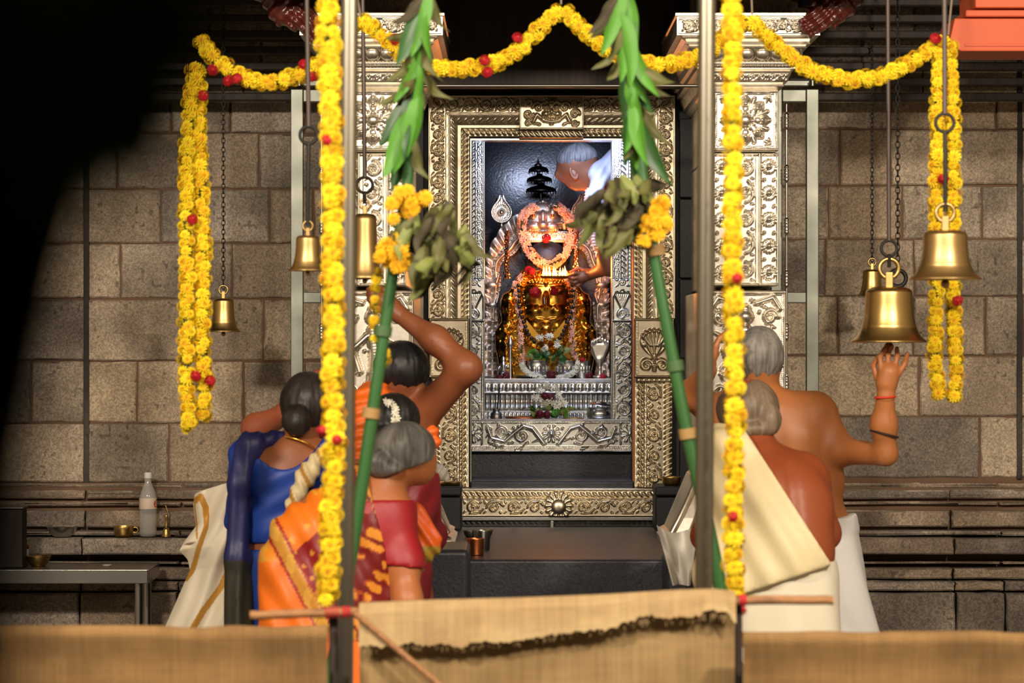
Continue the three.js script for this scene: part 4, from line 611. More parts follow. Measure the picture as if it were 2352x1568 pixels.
  // collars of polished plate
  for (const s of [-1, 1]) { const c = new THREE.Shape(); const a = [[1253 + s * 44, 735], [1253 + s * 10, 775], [1253 + s * 26, 776], [1253 + s * 45, 760]].map(([x, y]) => A(x, y, zm)); c.moveTo(a[0].x, a[0].y); for (const p of a.slice(1)) c.lineTo(p.x, p.y); const e = new THREE.ExtrudeGeometry(c, { depth: 0.006, bevelEnabled: true, bevelSize: 0.003, bevelThickness: 0.003, bevelSegments: 2 }); e.translate(0, 0, -zm + 0.02); part('collar_plate', e, M.gold, g); }
  part('tilak', rod(A(1251, 698, zm - 0.03), A(1250, 682, zm - 0.03), 0.003), M.silverCool, g, 'small pale upright forehead mark');
  // bead strings
  const beadG = new THREE.IcosahedronGeometry(0.0095, 1), seed1 = std(0x241410, 0.5);
  for (const s of [-1, 1]) { const b = thing('bead_string', s < 0 ? 'dark seed bead necklace on the left of the gold mask' : 'dark seed bead necklace on the right of the gold mask', 'necklace', A(1253 + s * 50, 740, zm - 0.02), 'seed bead necklaces'); const pts = [[62, 655], [60, 680], [60, 705], [54, 728], [46, 750], [38, 768], [26, 784]].map(([x, y]) => A(1253 + s * x, y, zm - 0.03)), cv = new THREE.CatmullRomCurve3(pts); part('cord', tube(pts, 0.003, 30, 5), M.gold, b); for (let k = 0; k < 13; k++) { const p = cv.getPoint(k / 12); inst('bead', beadG, seed1, b, p); } for (let k = 0; k < 6; k++) { const p = cv.getPoint((k + 0.5) / 6); p.x += s * 0.022; inst('gold_flower', ROSE, M.gold, b, p, [0, 0, k], 0.012); } }
  // flower garlands
  function smallGarland(label, pts, n, size, mat, spread, group) { const t = thing('flower_garland', label, 'garland', pts[Math.floor(pts.length / 2)], group), cv = new THREE.CatmullRomCurve3(pts); part('string', tube(pts, 0.004, 60, 5), M.core, t); for (let k = 0; k < n; k++) { const u = (k + 0.5) / n, p = cv.getPoint(u), tan = cv.getTangent(u), an = rr(-1.9, 1.9), side = V(0, 0, 1).applyAxisAngle(tan, an).normalize(); p.addScaledVector(side, spread); inst('flower', STAR, mat, t, p, qz(side.clone().addScaledVector(tan, rr(-0.4, 0.4)).normalize(), tan), size * rr(0.85, 1.15)); } return t; }
  const gp = (list2, d) => list2.map(([x, y]) => A(x, y, d));
  smallGarland('thick peach flower garland looped below the lion face', gp([[1230, 474], [1206, 490], [1198, 520], [1206, 556], [1222, 585], [1243, 603], [1266, 608], [1290, 592], [1308, 560], [1314, 525], [1304, 494], [1280, 474]], D - 0.13), 170, 0.016, M.pinkPetal, 0.013, 'peach garlands on the idol');
  smallGarland('peach flower garland down the left edge of the gold mask', gp([[1200, 634], [1184, 650], [1186, 680], [1192, 720], [1196, 760], [1198, 800], [1200, 835]], zm - 0.02), 70, 0.011, M.pinkPetal, 0.008, 'peach garlands on the idol');
  smallGarland('peach flower garland down the right edge of the gold mask', gp([[1302, 640], [1318, 660], [1318, 700], [1312, 745], [1316, 790], [1322, 825]], zm - 0.02), 60, 0.011, M.pinkPetal, 0.008, 'peach garlands on the idol');
  smallGarland('cream jasmine garland draped over the silver bowls', gp([[1198, 835], [1206, 850], [1225, 862], [1260, 868], [1300, 864], [1322, 850], [1330, 828]], 12.62), 90, 0.01, M.whitePetal, 0.007);
  for (const [x, y0, y1, lb] of [[1164, 532, 640, 'long dark beaded tassel left of the lion face'], [1324, 535, 622, 'silvery beaded tassel right of the lion face']]) { const t = thing('beaded_tassel', lb, 'tassel', A(x, y0, D - 0.14), 'beaded tassels'); part('cord', rod(A(x, y1, D - 0.14), A(x, y0, D - 0.14), 0.003), M.copper, t); const bg = new THREE.IcosahedronGeometry(0.0075, 0); for (let k = 0; k < 44; k++) { const v = k / 43, r = v > 0.85 ? 0.011 : 0.006; inst('bead', bg, k % 3 ? (x < 1200 ? seed1 : M.silver) : M.copper, t, A(x, y0 + (y1 - y0) * v, D - 0.14).add(V(Math.cos(k * 2.4) * r, 0, Math.sin(k * 2.4) * r))); } }
  // umbrella of three tiers
  const u = thing('tiered_umbrella', 'dark three tiered ceremonial metal umbrella above the lion face', 'umbrella', A(1240, 455, D + 0.15)); const ud = D + 0.15;
  part('staff', rod(A(1244, 470, ud), A(1236, 385, ud), 0.007), M.silverDark, u);
  for (const [x, y, r, h] of [[1237, 388, 23, 12], [1239, 410, 29, 12], [1243, 434, 35, 14]]) { const c = A(x, y, ud), t = part('tier', lathe([[0.001, h * q], [r * 0.2 * q, h * 0.95 * q], [r * 0.28 * q, h * 0.6 * q], [r * 0.7 * q, h * 0.35 * q], [r * 0.98 * q, 0], [r * q, -5 * q], [r * 0.97 * q, -6 * q], [r * 0.6 * q, -2 * q], [0.001, -1 * q]], c, 28), M.silverDark, u); const gs = []; for (let k = 0; k < 22; k++) { const an = k / 22 * 6.283, p = c.clone().add(V(Math.cos(an) * r * 0.98 * q, -8.5 * q, Math.sin(an) * r * 0.98 * q)), gg = new THREE.ConeGeometry(1.9 * q, 8 * q, 5); gg.rotateX(Math.PI); gg.translate(p.x, p.y, p.z); gs.push(gg); } part('fringe', merge(gs), M.silverDark, t); }
  { const c = A(1236, 380, ud); part('finial', lathe([[0.001, 18 * q], [2 * q, 12 * q], [3 * q, 6 * q], [8 * q, 3 * q], [9 * q, -1 * q], [5 * q, -5 * q], [0.001, -6 * q]], c, 18), M.steelDull, u); }
  // teardrop discs
  for (const [x, y, lb] of [[1152, 488, 'silver teardrop disc left of the lion face'], [1336, 486, 'silver teardrop disc right of the lion face']]) {
    const t = thing('teardrop_disc', lb, 'disc', A(x, y + 40, D), 'silver teardrop discs'), s = 24, dr = new Relief(2.2 * s * q, 2.7 * s * q, 0.0022), c = 1.1 * s * q, cy = 1.05 * s * q; const rad = (X1, Y1) => { const a = X1 - c, b = Y1 - cy, k = b > 0 ? 1 + 0.35 * (b / (s * q)) ** 2 * (1 - Math.min(1, Math.abs(a) / (s * q))) : 1; return Math.hypot(a, b / k) / (s * q); };
    dr.base((X1, Y1) => { const m = rad(X1, Y1); return m > 0.86 ? 0.014 : m > 0.62 ? 0.008 + 0.004 * Math.cos(Math.atan2(Y1 - cy, X1 - c) * 30) : m > 0.34 ? 0.006 + 0.003 * Math.cos(Math.atan2(Y1 - cy, X1 - c) * 24) : 0.03 * Math.sqrt(Math.max(0, 1 - (m / 0.34) ** 2)) + 0.006; });
    part('disc', place(dr.geo(0.01, (X1, Y1) => rad(X1, Y1) < 1), A(x, y, D).x - c, A(x, y, D).y - cy, -D + 0.01), M.silver, t); part('stem', rod(A(x, 545, D), A(x, y + 22, D), 0.006), M.silver, t); part('tip', lathe([[0.001, 8 * q], [3 * q, 3 * q], [5 * q, 0], [3 * q, -4 * q], [0.001, -6 * q]], A(x - 10 + (x > 1200 ? 10 : 0), y - 26, D), 12), M.copper, t);
  }
  // pedestal
  const PDp = 12.6, pqq = PDp / FPX, PXp = (px) => (px - 1176) * pqq, PYp = (py) => 1.6 - (py - 784) * pqq, pe = thing('silver_pedestal', 'stepped silver pedestal with embossed petals under the idol', 'pedestal', V(PXp(1258), PYp(962), -PDp)), pw = PXp(1430) - PXp(1090);
  const tier = (name, ya, yb2, zo, paint) => { const h = PYp(ya) - PYp(yb2), Rr = new Relief(pw, h, 0.003); paint(Rr, pw, h); part(name, place(Rr.geo(0.05), PXp(1090), PYp(yb2), -PDp + zo), M.silverCool, pe); };
  tier('top_tier', 872, 902, 0.05, (r, w, h) => { r.base(() => 0.004); r.bar(0, h - 0.01, w, h, 0.014).bar(0, 0, w, 0.006, 0.012); r.beads(0, h - 0.013, w, h - 0.013, 0.003, 0.006); for (let x = 0.02; x < w; x += 0.032) { r.dome(x, h * 0.42, 0.014, 0.008, 0.004, 0.018); r.dome(x, h * 0.36, 0.007, 0.012, 0.004); } });
  tier('petal_tier', 904, 941, 0.0, (r, w, h) => { r.base((x, y) => 0.02 * Math.sin(Math.PI * y / h)); for (let x = 0.01; x < w; x += 0.022) r.each(x - 0.011, 0, x + 0.011, h, (X1, Y1, hh) => { const e = (X1 - x) / 0.0105; return Math.abs(e) < 1 ? hh + 0.008 * Math.sqrt(1 - e * e) : hh; }); r.bar(w / 2 - 0.07, 0, w / 2 - 0.06, h, 0.036).bar(w / 2 + 0.06, 0, w / 2 + 0.07, h, 0.036); });
  tier('foot_tier', 942, 962, 0.05, (r, w, h) => { r.base(() => 0.004); r.bar(0, h - 0.007, w, h, 0.012); for (let x = 0.01; x < w; x += 0.018) r.dome(x, h * 0.4, 0.008, 0.008, 0.004, 0.012); });
  part('pedestal_core', box(PXp(1090), PXp(1430), PYp(962), PYp(872), -13.5, -PDp - 0.0), M.silverCool, pe); part('pedestal_top', rbox(PXp(1090), PXp(1430), PYp(872), PYp(869), -13.5, -PDp + 0.06, 0.002), M.silverCool, pe);
  part('lower_shelf', box(PXp(1070), PXp(1450), 0.92, PYp(962), -13.4, -12.24), M.silverCool, pe);
  const topY = PYp(869), shY = PYp(962);
  const put = (px, d) => V((px - 1176) * d / FPX, topY, -d), shelf = (px, d) => V((px - 1176) * d / FPX, shY, -d);
  // bowls, vessels
  const bowl = (label, p, r, h, mat, n = 'silver_bowl', cat = 'bowl', group) => { const t = thing(n, label, cat, p, group); part('bowl_body', lathe([[0.001, 0], [r * 0.8, 0], [r * 0.86, h * 0.06], [r * 0.8, h * 0.12], [r * 0.98, h * 0.3], [r * 0.98, h * 0.8], [r * 0.9, h * 0.88], [r, h], [r * 0.95, h], [r * 0.85, h * 0.8], [r * 0.85, h * 0.2], [0.001, h * 0.15]], p, 32), mat, t); return t; };
  for (const [x, d, r, lb] of [[1232, 12.72, 0.055, 'embossed silver bowl under the middle of the jasmine garland'], [1302, 12.72, 0.05, 'embossed silver bowl right of the flower posy'], [1338, 12.66, 0.036, 'small embossed silver pot beside the cobra lamp']]) { const p = put(x, d), t = bowl(lb, p, r, 0.078, M.silverCool, 'silver_bowl', 'bowl', 'silver bowls before the mask'); const gs = []; for (let k = 0; k < 14; k++) { const an = k / 14 * 6.283, g2 = new THREE.SphereGeometry(1, 8, 6); g2.scale(0.009, 0.016, 0.004); g2.rotateY(Math.PI / 2 - an); g2.translate(p.x + Math.cos(an) * r * 0.98, p.y + 0.042, p.z + Math.sin(an) * r * 0.98); gs.push(g2); } part('embossing', merge(gs), M.silverCool, t); }
  { const p = put(1258, 12.76); const t = thing('silver_tray', 'wide low silver tray under the silver bowls', 'tray', p); part('tray', lathe([[0.001, 0], [0.14, 0], [0.15, 0.012], [0.145, 0.014], [0.13, 0.006], [0.001, 0.005]], p, 40), M.silverCool, t); }
  { const p = put(1172, 12.66), t = thing('silver_spear', 'small upright silver spear beside the gold mask', 'spear', p); part('shaft', rod(p, p.clone().add(V(0, 0.13, 0)), 0.007, 0.006), M.silverCool, t); part('spear_head', lathe([[0.001, 0.05], [0.011, 0.022], [0.016, 0.008], [0.006, 0], [0.009, -0.006], [0.001, -0.01]], p.clone().add(V(0, 0.14, 0)), 16), M.silverCool, t); }
  { const p = put(1156, 12.64), t = thing('silver_figurine', 'tiny standing silver figurine beside the small spear', 'figurine', p); const B = (x, y, z) => p.clone().add(V(x, y, z)); part('figure', mesh3(uni([cap(B(-0.008, 0.004, 0), B(-0.006, 0.035, 0), 0.007, 0.008), cap(B(0.008, 0.004, 0), B(0.006, 0.035, 0), 0.007, 0.008), cap(B(0, 0.035, 0), B(0, 0.06, 0), 0.012, 0.014), cap(B(-0.014, 0.06, 0), B(-0.022, 0.042, 0.008), 0.005), cap(B(0.014, 0.06, 0), B(0.02, 0.05, 0.01), 0.005), ell(B(0, 0.08, 0), 0.009, 0.011, 0.009), cap(B(0, 0.09, 0), B(0, 0.1, 0), 0.007, 0.002), ell(B(0, 0.002, 0), 0.02, 0.006, 0.014)], 0.006), B(-0.04, -0.005, -0.03), B(0.04, 0.11, 0.03), 0.0028), M.silverCool, t); }
  { const p = put(1378, 12.62), t = thing('cobra_lamp', 'silver five hooded cobra lamp stand right of the gold mask', 'lamp stand', p), B = (x, y, z) => p.clone().add(V(x, y, z)); const L = [ell(B(0, 0.008, 0), 0.034, 0.01, 0.03), cap(B(0, 0.01, 0), B(0, 0.045, 0), 0.009, 0.007), cap(B(0, 0.045, 0), B(0, 0.085, -0.005), 0.007, 0.018)]; for (let k = -3; k <= 3; k++) { const x = k * 0.0115; L.push(cap(B(k * 0.004, 0.08, 0), B(x, 0.15, 0.004), 0.008, 0.0095), ell(B(x * 1.05, 0.178 - Math.abs(k) * 0.006, 0.012), 0.0065, 0.012, 0.011)); } L.push(ell(B(0, 0.13, -0.006), 0.042, 0.05, 0.009)); part('cobra_body', mesh3(uni(L, 0.006), B(-0.06, -0.004, -0.04), B(0.06, 0.2, 0.05), 0.003), M.silver, t); }
  const rose = (px, py, d, s, mat, lb) => { const p = A(px, py, d), t = thing('rose', lb, 'rose', p, 'roses in the shrine'); inst('petals', ROSE, mat, t, p, [rr(-0.3, 0.2), rr(-0.4, 0.4), rr(0, 6)], s); };
  rose(1253, 547, D - 0.16, 0.024, M.rose, 'bright red rose on the crest below the lion face'); rose(1214, 619, D - 0.16, 0.022, M.rose, 'red rose on the stone at top left of the mask'); rose(1222, 621, D - 0.18, 0.018, M.rose, 'small red rose touching the one at mask top left'); rose(1230, 672, zm - 0.05, 0.03, M.rose, 'large red rose over the left eye of the mask'); rose(1270, 669, zm - 0.05, 0.024, M.rose, 'red rose over the right eye of the mask');
  rose(1163, 864, 12.58, 0.022, M.roseDark, 'dark red rose at the foot of the spear'); rose(1146, 866, 12.58, 0.016, M.roseDark, 'small dark red rose at the left end of the pedestal'); rose(1267, 862, 12.58, 0.026, M.roseDark, 'deep crimson rose hanging at the pedestal middle'); rose(1355, 864, 12.58, 0.02, M.roseDark, 'dark red rose between silver pot and cobra lamp'); rose(1383, 866, 12.56, 0.018, M.rose, 'pinkish red rose at the foot of the cobra lamp'); rose(1336, 826, 12.6, 0.013, M.rose, 'small red bloom above the small silver pot');
  // posies
  const posy = (label, c, d, leaves, whites, reds, sp) => {
    const t = thing('flower_posy', label, 'posy', A(...c, d), 'posies of leaves and flowers'); const lg = [leafGeo(0.045, 0.014, 0.01, 0.3, 0.4), leafGeo(0.035, 0.012, -0.01, 0.3, 0.5)];
    for (let k = 0; k < leaves; k++) inst('leaf', lg[k % 2], [M.leafPale, M.leafDeep, M.leafGreen][k % 3], t, A(c[0] + rr(-sp, sp), c[1] + rr(-4, 12) * sp / 34, d - rr(0, 0.05)), [rr(-0.8, 0.8), rr(-1, 1), rr(-2.6, 2.6)]);
    for (const [x, y] of whites) for (let j = 0; j < 5; j++) inst('flower', STAR, M.whitePetal, t, A(x + rr(-6, 6), y + rr(-6, 6), d - 0.03 - rr(0, 0.03)), [rr(-0.8, 0.8), rr(-0.8, 0.8), rr(0, 6)], 0.013);
    for (const [x, y] of reds) inst('flower', ROSE, M.roseDark, t, A(x, y, d - 0.06), [0, rr(-0.3, 0.3), rr(0, 6)], 0.02); return t;
  };
  posy('leafy posy with buds at the foot of the gold mask', [1258, 806], zm - 0.05, 26, [[1240, 775], [1262, 770], [1280, 790], [1255, 800]], [], 36);
  posy('white flower posy with red roses and leaves on the lower shelf', [1260, 938], 12.42, 30, [[1240, 895], [1255, 885], [1275, 893], [1285, 910], [1232, 910], [1262, 915], [1288, 928], [1296, 922], [1250, 925], [1272, 930]], [[1252, 910], [1264, 912], [1240, 950], [1256, 952]], 40);
  // vessels on the lower shelf
  { const p = shelf(1140, 12.4), t = thing('incense_pot', 'small dark metal pot holding an incense stick', 'pot', p); part('pot_body', lathe([[0.001, 0], [0.022, 0], [0.026, 0.01], [0.024, 0.03], [0.015, 0.036], [0.014, 0.042], [0.019, 0.05], [0.016, 0.05], [0.011, 0.042], [0.001, 0.04]], p, 24), M.steelDull, t); part('incense_stick', rod(p.clone().add(V(0.002, 0.03, 0)), p.clone().add(V(0.012, 0.13, 0)), 0.003), M.black, t); }
  { const p = shelf(1200, 12.42), t = thing('copper_plate', 'copper offering plate on the lower shelf', 'plate', p); part('plate', lathe([[0.001, 0], [0.07, 0], [0.078, 0.016], [0.074, 0.016], [0.066, 0.005], [0.001, 0.004]], p, 36), M.copper, t); }
  { const p = shelf(1316, 12.36), t = thing('brass_plate', 'shallow brass plate right of the white posy', 'plate', p); part('plate', lathe([[0.001, 0], [0.04, 0], [0.048, 0.012], [0.045, 0.012], [0.038, 0.004], [0.001, 0.003]], p, 30), M.brass, t); }
  { const p = shelf(1378, 12.4), t = thing('steel_vessel', 'round steel vessel with a tilted lid on the shelf', 'vessel', p); part('vessel_body', lathe([[0.001, 0], [0.04, 0], [0.056, 0.014], [0.06, 0.03], [0.052, 0.046], [0.05, 0.05], [0.056, 0.056], [0.052, 0.056], [0.046, 0.05], [0.001, 0.048]], p, 36), M.steel, t); const l = lathe([[0.001, 0.02], [0.03, 0.018], [0.052, 0.006], [0.06, 0], [0.056, 0], [0.001, 0.01]], V(0, 0, 0), 32); l.rotateZ(-0.14); l.translate(p.x + 0.002, p.y + 0.064, p.z); part('lid', l, M.steel, t); }
  // aarti plate with flames
  const ap = A(1274, 640, D - 0.34), pl = thing('flame_plate', 'copper plate with a row of burning wicks held before the mask', 'lamp plate', ap); part('plate', lathe([[0.001, 0], [0.056, 0], [0.068, 0.012], [0.064, 0.012], [0.054, 0.003], [0.001, 0.002]], ap, 32), M.copper, pl);
  const fg = new THREE.LatheGeometry([[0.0005, 0], [0.0045, 0.004], [0.006, 0.011], [0.0045, 0.02], [0.002, 0.029], [0.0004, 0.036]].map((v) => new THREE.Vector2(...v)), 10), fm = new THREE.MeshStandardMaterial({ color: 0x000000, emissive: 0xffa850, emissiveIntensity: 14 });
  for (let k = 0; k < 8; k++) { const f = inst('flame', fg, fm, pl, ap.clone().add(V(-0.049 + k * 0.014, 0.008, (k % 2 ? 0.008 : -0.008))), [0, 0, rr(-0.1, 0.1)], [1.05, rr(0.9, 1.6), 1.05]); }
  const fl = new THREE.PointLight(0xff9440, 0.9, 0, 2); fl.name = 'flame_light'; fl.position.set(0, 0.03, 0.0); fl.shadow.radius = 2; fl.castShadow = true; pl.add(fl);
}
// ---------------------------------------------------------------- marigold garlands
function garland(label, paths, o2) {
  const { size = 0.0195, core = 0.016, gap = 0.028, per = 4, roses = [], group, mat = M.yellow } = o2, first = new THREE.CatmullRomCurve3(paths[0]);
  const t = thing('flower_garland', label, 'garland', paths[0][0], group);
  for (const pts of paths) {
    const cv = new THREE.CatmullRomCurve3(pts), L = cv.getLength(), n = Math.round(L / gap); part('green_core', tube(pts, core * 0.6, Math.max(10, n), 6), M.core, t);
    for (let i = 0; i < n; i++) {
      const u = (i + 0.5) / n, c = cv.getPointAt(u), tan = cv.getTangentAt(u), ref = Math.abs(tan.z) < 0.9 ? V(0, 0, 1) : V(1, 0, 0), e1 = ref.clone().sub(tan.clone().multiplyScalar(ref.dot(tan))).normalize();
      for (let k = 0; k < per; k++) { const a = (k + (i % 2) * 0.5) / per * 2 * Math.PI + rr(-0.35, 0.35), d = e1.clone().applyAxisAngle(tan, a), p = c.clone().addScaledVector(d, core * rr(0.75, 1.3)).addScaledVector(tan, rr(-0.25, 0.25) * gap); inst('flower', MUMS[Math.floor(rnd() * 3)], mat, t, p, qz(d.clone().addScaledVector(tan, rr(-0.35, 0.35)).normalize(), tan), size * rr(0.8, 1.12)); }
    }
  }
  for (const [px, py, d] of roses) { const p = at(px, py, d); inst('rose', ROSE, M.rose, t, p, [rr(-0.3, 0.3), rr(-0.3, 0.3), rr(0, 6)], 0.018 * d / 8); }
  return t;
}
const path = (list, d) => list.map(([x, y]) => at(x, y, d));
const GD = 8.4;
garland('short marigold swag hung left of the left steel post', [path([[458, 88], [480, 120], [520, 155], [565, 180], [610, 190], [660, 182], [710, 163], [765, 120], [805, 72], [826, 45]], GD)], { size: 0.021, roses: [[490, 160, 8.36], [541, 178, 8.36], [522, 185, 8.38], [716, 174, 8.35], [697, 150, 8.38]], group: 'marigold swags' });
garland('marigold swag crossing the left silver pillar', [path([[832, 46], [860, 68], [895, 98], [930, 130], [975, 150], [1030, 158], [1090, 155], [1140, 142], [1190, 115], [1235, 72], [1268, 38], [1288, 22]], GD)], { size: 0.021, roses: [[907, 90, 8.36], [1112, 138, 8.35], [1120, 165, 8.37], [1190, 85, 8.36]], group: 'marigold swags' });
garland('marigold swag hanging before the lintel on the right', [path([[1292, 22], [1325, 55], [1365, 90], [1410, 120], [1455, 140], [1510, 148], [1565, 142], [1620, 122], [1665, 85], [1712, 48]], GD)], { size: 0.021, group: 'marigold swags' });
garland('marigold swag hung right of the right steel post', [path([[1718, 46], [1760, 80], [1810, 125], [1860, 160], [1920, 180], [1985, 182], [2050, 165], [2105, 135], [2150, 105], [2172, 95]], GD)], { size: 0.021, roses: [[2150, 88, 8.35], [1290, 5, 8.4]].slice(0, 1), group: 'marigold swags' });
garland('doubled marigold garland hanging before the stone wall on the left', [path([[452, 150], [440, 230], [432, 330], [428, 480], [430, 640], [428, 800], [430, 920], [436, 985]], GD), path([[458, 160], [456, 260], [462, 420], [466, 600], [464, 780], [470, 900], [466, 962]], GD + 0.02)], { size: 0.0195, core: 0.017, gap: 0.027, roses: [[468, 217, 8.36], [443, 502, 8.36], [449, 862, 8.36], [481, 873, 8.38], [436, 222, 8.4]], group: 'doubled hanging garlands' });
garland('doubled marigold garland hanging behind the pale right bell', [path([[2166, 92], [2156, 170], [2154, 300], [2150, 420], [2150, 560], [2150, 700], [2148, 840], [2158, 915]], GD), path([[2180, 95], [2186, 200], [2190, 340], [2190, 480], [2188, 640], [2194, 790], [2196, 880], [2188, 918]], GD + 0.02)], { size: 0.0195, core: 0.0145, gap: 0.027, roses: [[2165, 411, 8.36], [2201, 690, 8.36], [2150, 88, 8.34]], group: 'doubled hanging garlands' });
const VG = 6.45;
garland('long thick marigold garland hanging beside the left steel post', [path([[752, -30], [754, 80], [760, 240], [764, 420], [764, 600], [766, 760], [764, 900], [768, 1040], [760, 1180], [758, 1280], [748, 1385]], VG)], { size: 0.0215, core: 0.0165, gap: 0.03, roses: [[748, 322, 6.4], [775, 1010, 6.4], [740, 990, 6.43]], group: 'long post garlands' });
garland('long thick marigold garland hanging beside the right steel post', [path([[1678, -30], [1684, 100], [1680, 200], [1684, 400], [1682, 600], [1686, 800], [1688, 1000], [1684, 1180], [1688, 1380]], VG)], { size: 0.0205, core: 0.0135, gap: 0.031, roses: [[1695, 640, 6.4], [1682, 1187, 6.4], [1702, 1400, 6.42]], group: 'long post garlands' });
for (const [x, y0, x1, lb] of [[828, 40, 815, 'thin string holding the swag by the left post'], [1728, 42, 1724, 'thin string holding the swag by the right post'], [2178, 80, 2192, 'thin string holding the rightmost garland'], [1289, 10, 1287, 'thin string holding the middle swag peak']]) { const t = thing('hanging_string', lb, 'string', at(x, y0, GD), 'garland strings'); part('string', rod(at(x, y0, GD), at(x1, -60, GD), 0.0028), M.string, t); }
// ---------------------------------------------------------------- steel posts of the canopy
for (const [x0, x1, d, lb] of [[791, 803, 6.6, 'round steel canopy post beside the left garland'], [1616, 1624, 6.6, 'round steel canopy post beside the right garland']]) { const t = thing('steel_post', lb, 'post', V(at(x0, 800, d).x, 0, -d), 'steel canopy posts'); const a = at(x0, 1500, d), b = at(x1, 0, d), dir = b.clone().sub(a).divideScalar(b.y - a.y); const A0 = a.clone().addScaledVector(dir, -a.y), B0 = a.clone().addScaledVector(dir, 3.0 - a.y); part('tube', rod(A0, B0, 0.021, 0.021, 24), M.post, t); part('foot_plate', lathe([[0.001, 0], [0.06, 0], [0.06, 0.01], [0.001, 0.01]], A0, 20), M.post, t); }
// ---------------------------------------------------------------- bamboo poles with leaves
function bamboo(pts, d, label, rings) {
  const P = pts.map(([x, y, dd]) => at(x, y, d + (dd || 0))), foot = P[0].clone().add(P[0].clone().sub(P[1]).multiplyScalar((P[0].y - 0.0) / (P[1].y - P[0].y))), Q = [foot, ...P], t = thing('bamboo_pole', label, 'bamboo pole', foot, 'slanting bamboo poles');
  const cv = new THREE.CatmullRomCurve3(Q), n = 60, gs = [], N = 12, pos = [], idx = []; const fr = cv.computeFrenetFrames(n, false);
  for (let i = 0; i <= n; i++) { const c = cv.getPointAt(i / n), r = 0.02 - 0.007 * i / n; for (let k = 0; k < N; k++) { const a = k / N * 2 * Math.PI; const v = fr.normals[i].clone().multiplyScalar(Math.cos(a)).addScaledVector(fr.binormals[i], Math.sin(a)).multiplyScalar(r).add(c); pos.push(v.x, v.y, v.z); } if (i) for (let k = 0; k < N; k++) { const a = (i - 1) * N + k, b = (i - 1) * N + (k + 1) % N; idx.push(a, b, b + N, a, b + N, a + N); } }
  const g = new THREE.BufferGeometry(); g.setAttribute('position', new THREE.Float32BufferAttribute(pos, 3)); g.setIndex(idx); g.computeVertexNormals(); metricUV(g); part('culm', g, M.bamboo, t);
  for (const [x, y, m] of rings) { const c = at(x, y, d), k = inst('binding', new THREE.CylinderGeometry(0.0225, 0.0225, 0.026, 16), m ? M.tape : M.bambooNode, t, c, new THREE.Quaternion().setFromUnitVectors(V(0, 1, 0), P[P.length - 1].clone().sub(P[0]).normalize())); }
  return { t, cv };
}
const BD = 7.15;
bamboo([[816, 1210], [835, 1090], [868, 860], [905, 610], [935, 420], [960, 200], [985, -40]], BD, 'green bamboo pole leaning behind the left steel post', [[852, 948, 1], [880, 760, 0], [916, 545, 0]]);
bamboo([[1665, 1400], [1625, 1200], [1580, 1000], [1530, 740], [1498, 560], [1478, 420], [1450, 200], [1425, -40]], BD, 'green bamboo pole leaning behind the right steel post', [[1506, 575, 1], [1580, 995, 1], [1550, 840, 0]]);
const LEAVES = [leafGeo(0.17, 0.026, 0.03, 0.35, 0.15), leafGeo(0.14, 0.022, -0.02, 0.5, 0.3), leafGeo(0.12, 0.019, 0.03, 0.7, 0.9), leafGeo(0.1, 0.017, 0.05, 0.9, 1.2)];
function festoon(label, line, tip, clump, clumpR, flowers, nClump) {
  const t = thing('leaf_festoon', label, 'leaves', at(...line[0], BD - 0.03), 'leaf bundles tied to the bamboo poles'), cv = new THREE.CatmullRomCurve3(line.map(([x, y]) => at(x, y, BD)));
  for (let i = 0; i < 30; i++) { const u = i / 30, p = cv.getPointAt(u * 0.92), dry = i % 5 === 3 || i % 7 === 2, side = rnd() > 0.5 ? 1 : -1, front = i % 3; p.z += front === 0 ? 0.035 : front === 1 ? 0.025 : -0.03; p.x += side * rr(0.004, 0.014); inst('leaf', LEAVES[dry ? 2 : i % 2], dry ? (i % 8 === 3 ? M.leafDry : M.leafOlive) : (i % 7 === 4 || front === 2 ? M.leafDeep : i % 9 === 5 ? M.leafPale : M.leafGreen), t, p, [rr(-0.3, 0.15), side * rr(0, 1.1), side * (dry ? rr(0.2, 1.1) : rr(-0.2, 0.4)) + tip], rr(0.7, 1.15)); }
  for (let i = 0; i < nClump; i++) { const a = rr(0, 6.283), r = Math.sqrt(rnd()), p = at(clump[0] + Math.cos(a) * r * clumpR[0], clump[1] + Math.sin(a) * r * clumpR[1] - 20, BD - rr(-0.1, 0.1)); inst('leaf', LEAVES[2 + (i % 2)], [M.leafOlive, M.leafDry, M.leafOlive, M.leafPale, M.leafDry][i % 5], t, p, [rr(-0.8, 0.6), rr(-1.2, 1.2), rr(-0.9, 0.9) + (p.x - at(clump[0], 0, BD).x) * 6], rr(0.75, 1.15)); }
  const core = part('stem_knot', mesh3((() => { const l = []; for (let i = 0; i < 7; i++) l.push(ell(at(clump[0] + rr(-0.5, 0.5) * clumpR[0], clump[1] + rr(-0.5, 0.4) * clumpR[1], BD), rr(0.025, 0.04), rr(0.03, 0.05), 0.025)); return uni(l, 0.02); })(), at(clump[0] - clumpR[0] - 30, clump[1] + clumpR[1] + 40, BD + 0.1), at(clump[0] + clumpR[0] + 30, clump[1] - clumpR[1] - 40, BD - 0.1), 0.008), M.leafDry, t);
  for (const [x, y, n, r] of flowers) for (let i = 0; i < n; i++) { const a = rr(0, 6.28), q = Math.sqrt(rnd()) * r; inst('flower', MARIGOLD, M.yellow, t, at(x + Math.cos(a) * q, y + Math.sin(a) * q, BD - 0.045 - rr(0, 0.04)), [rr(-0.7, 0.7), rr(-0.7, 0.7), rr(0, 6)], rr(0.016, 0.021)); }
}
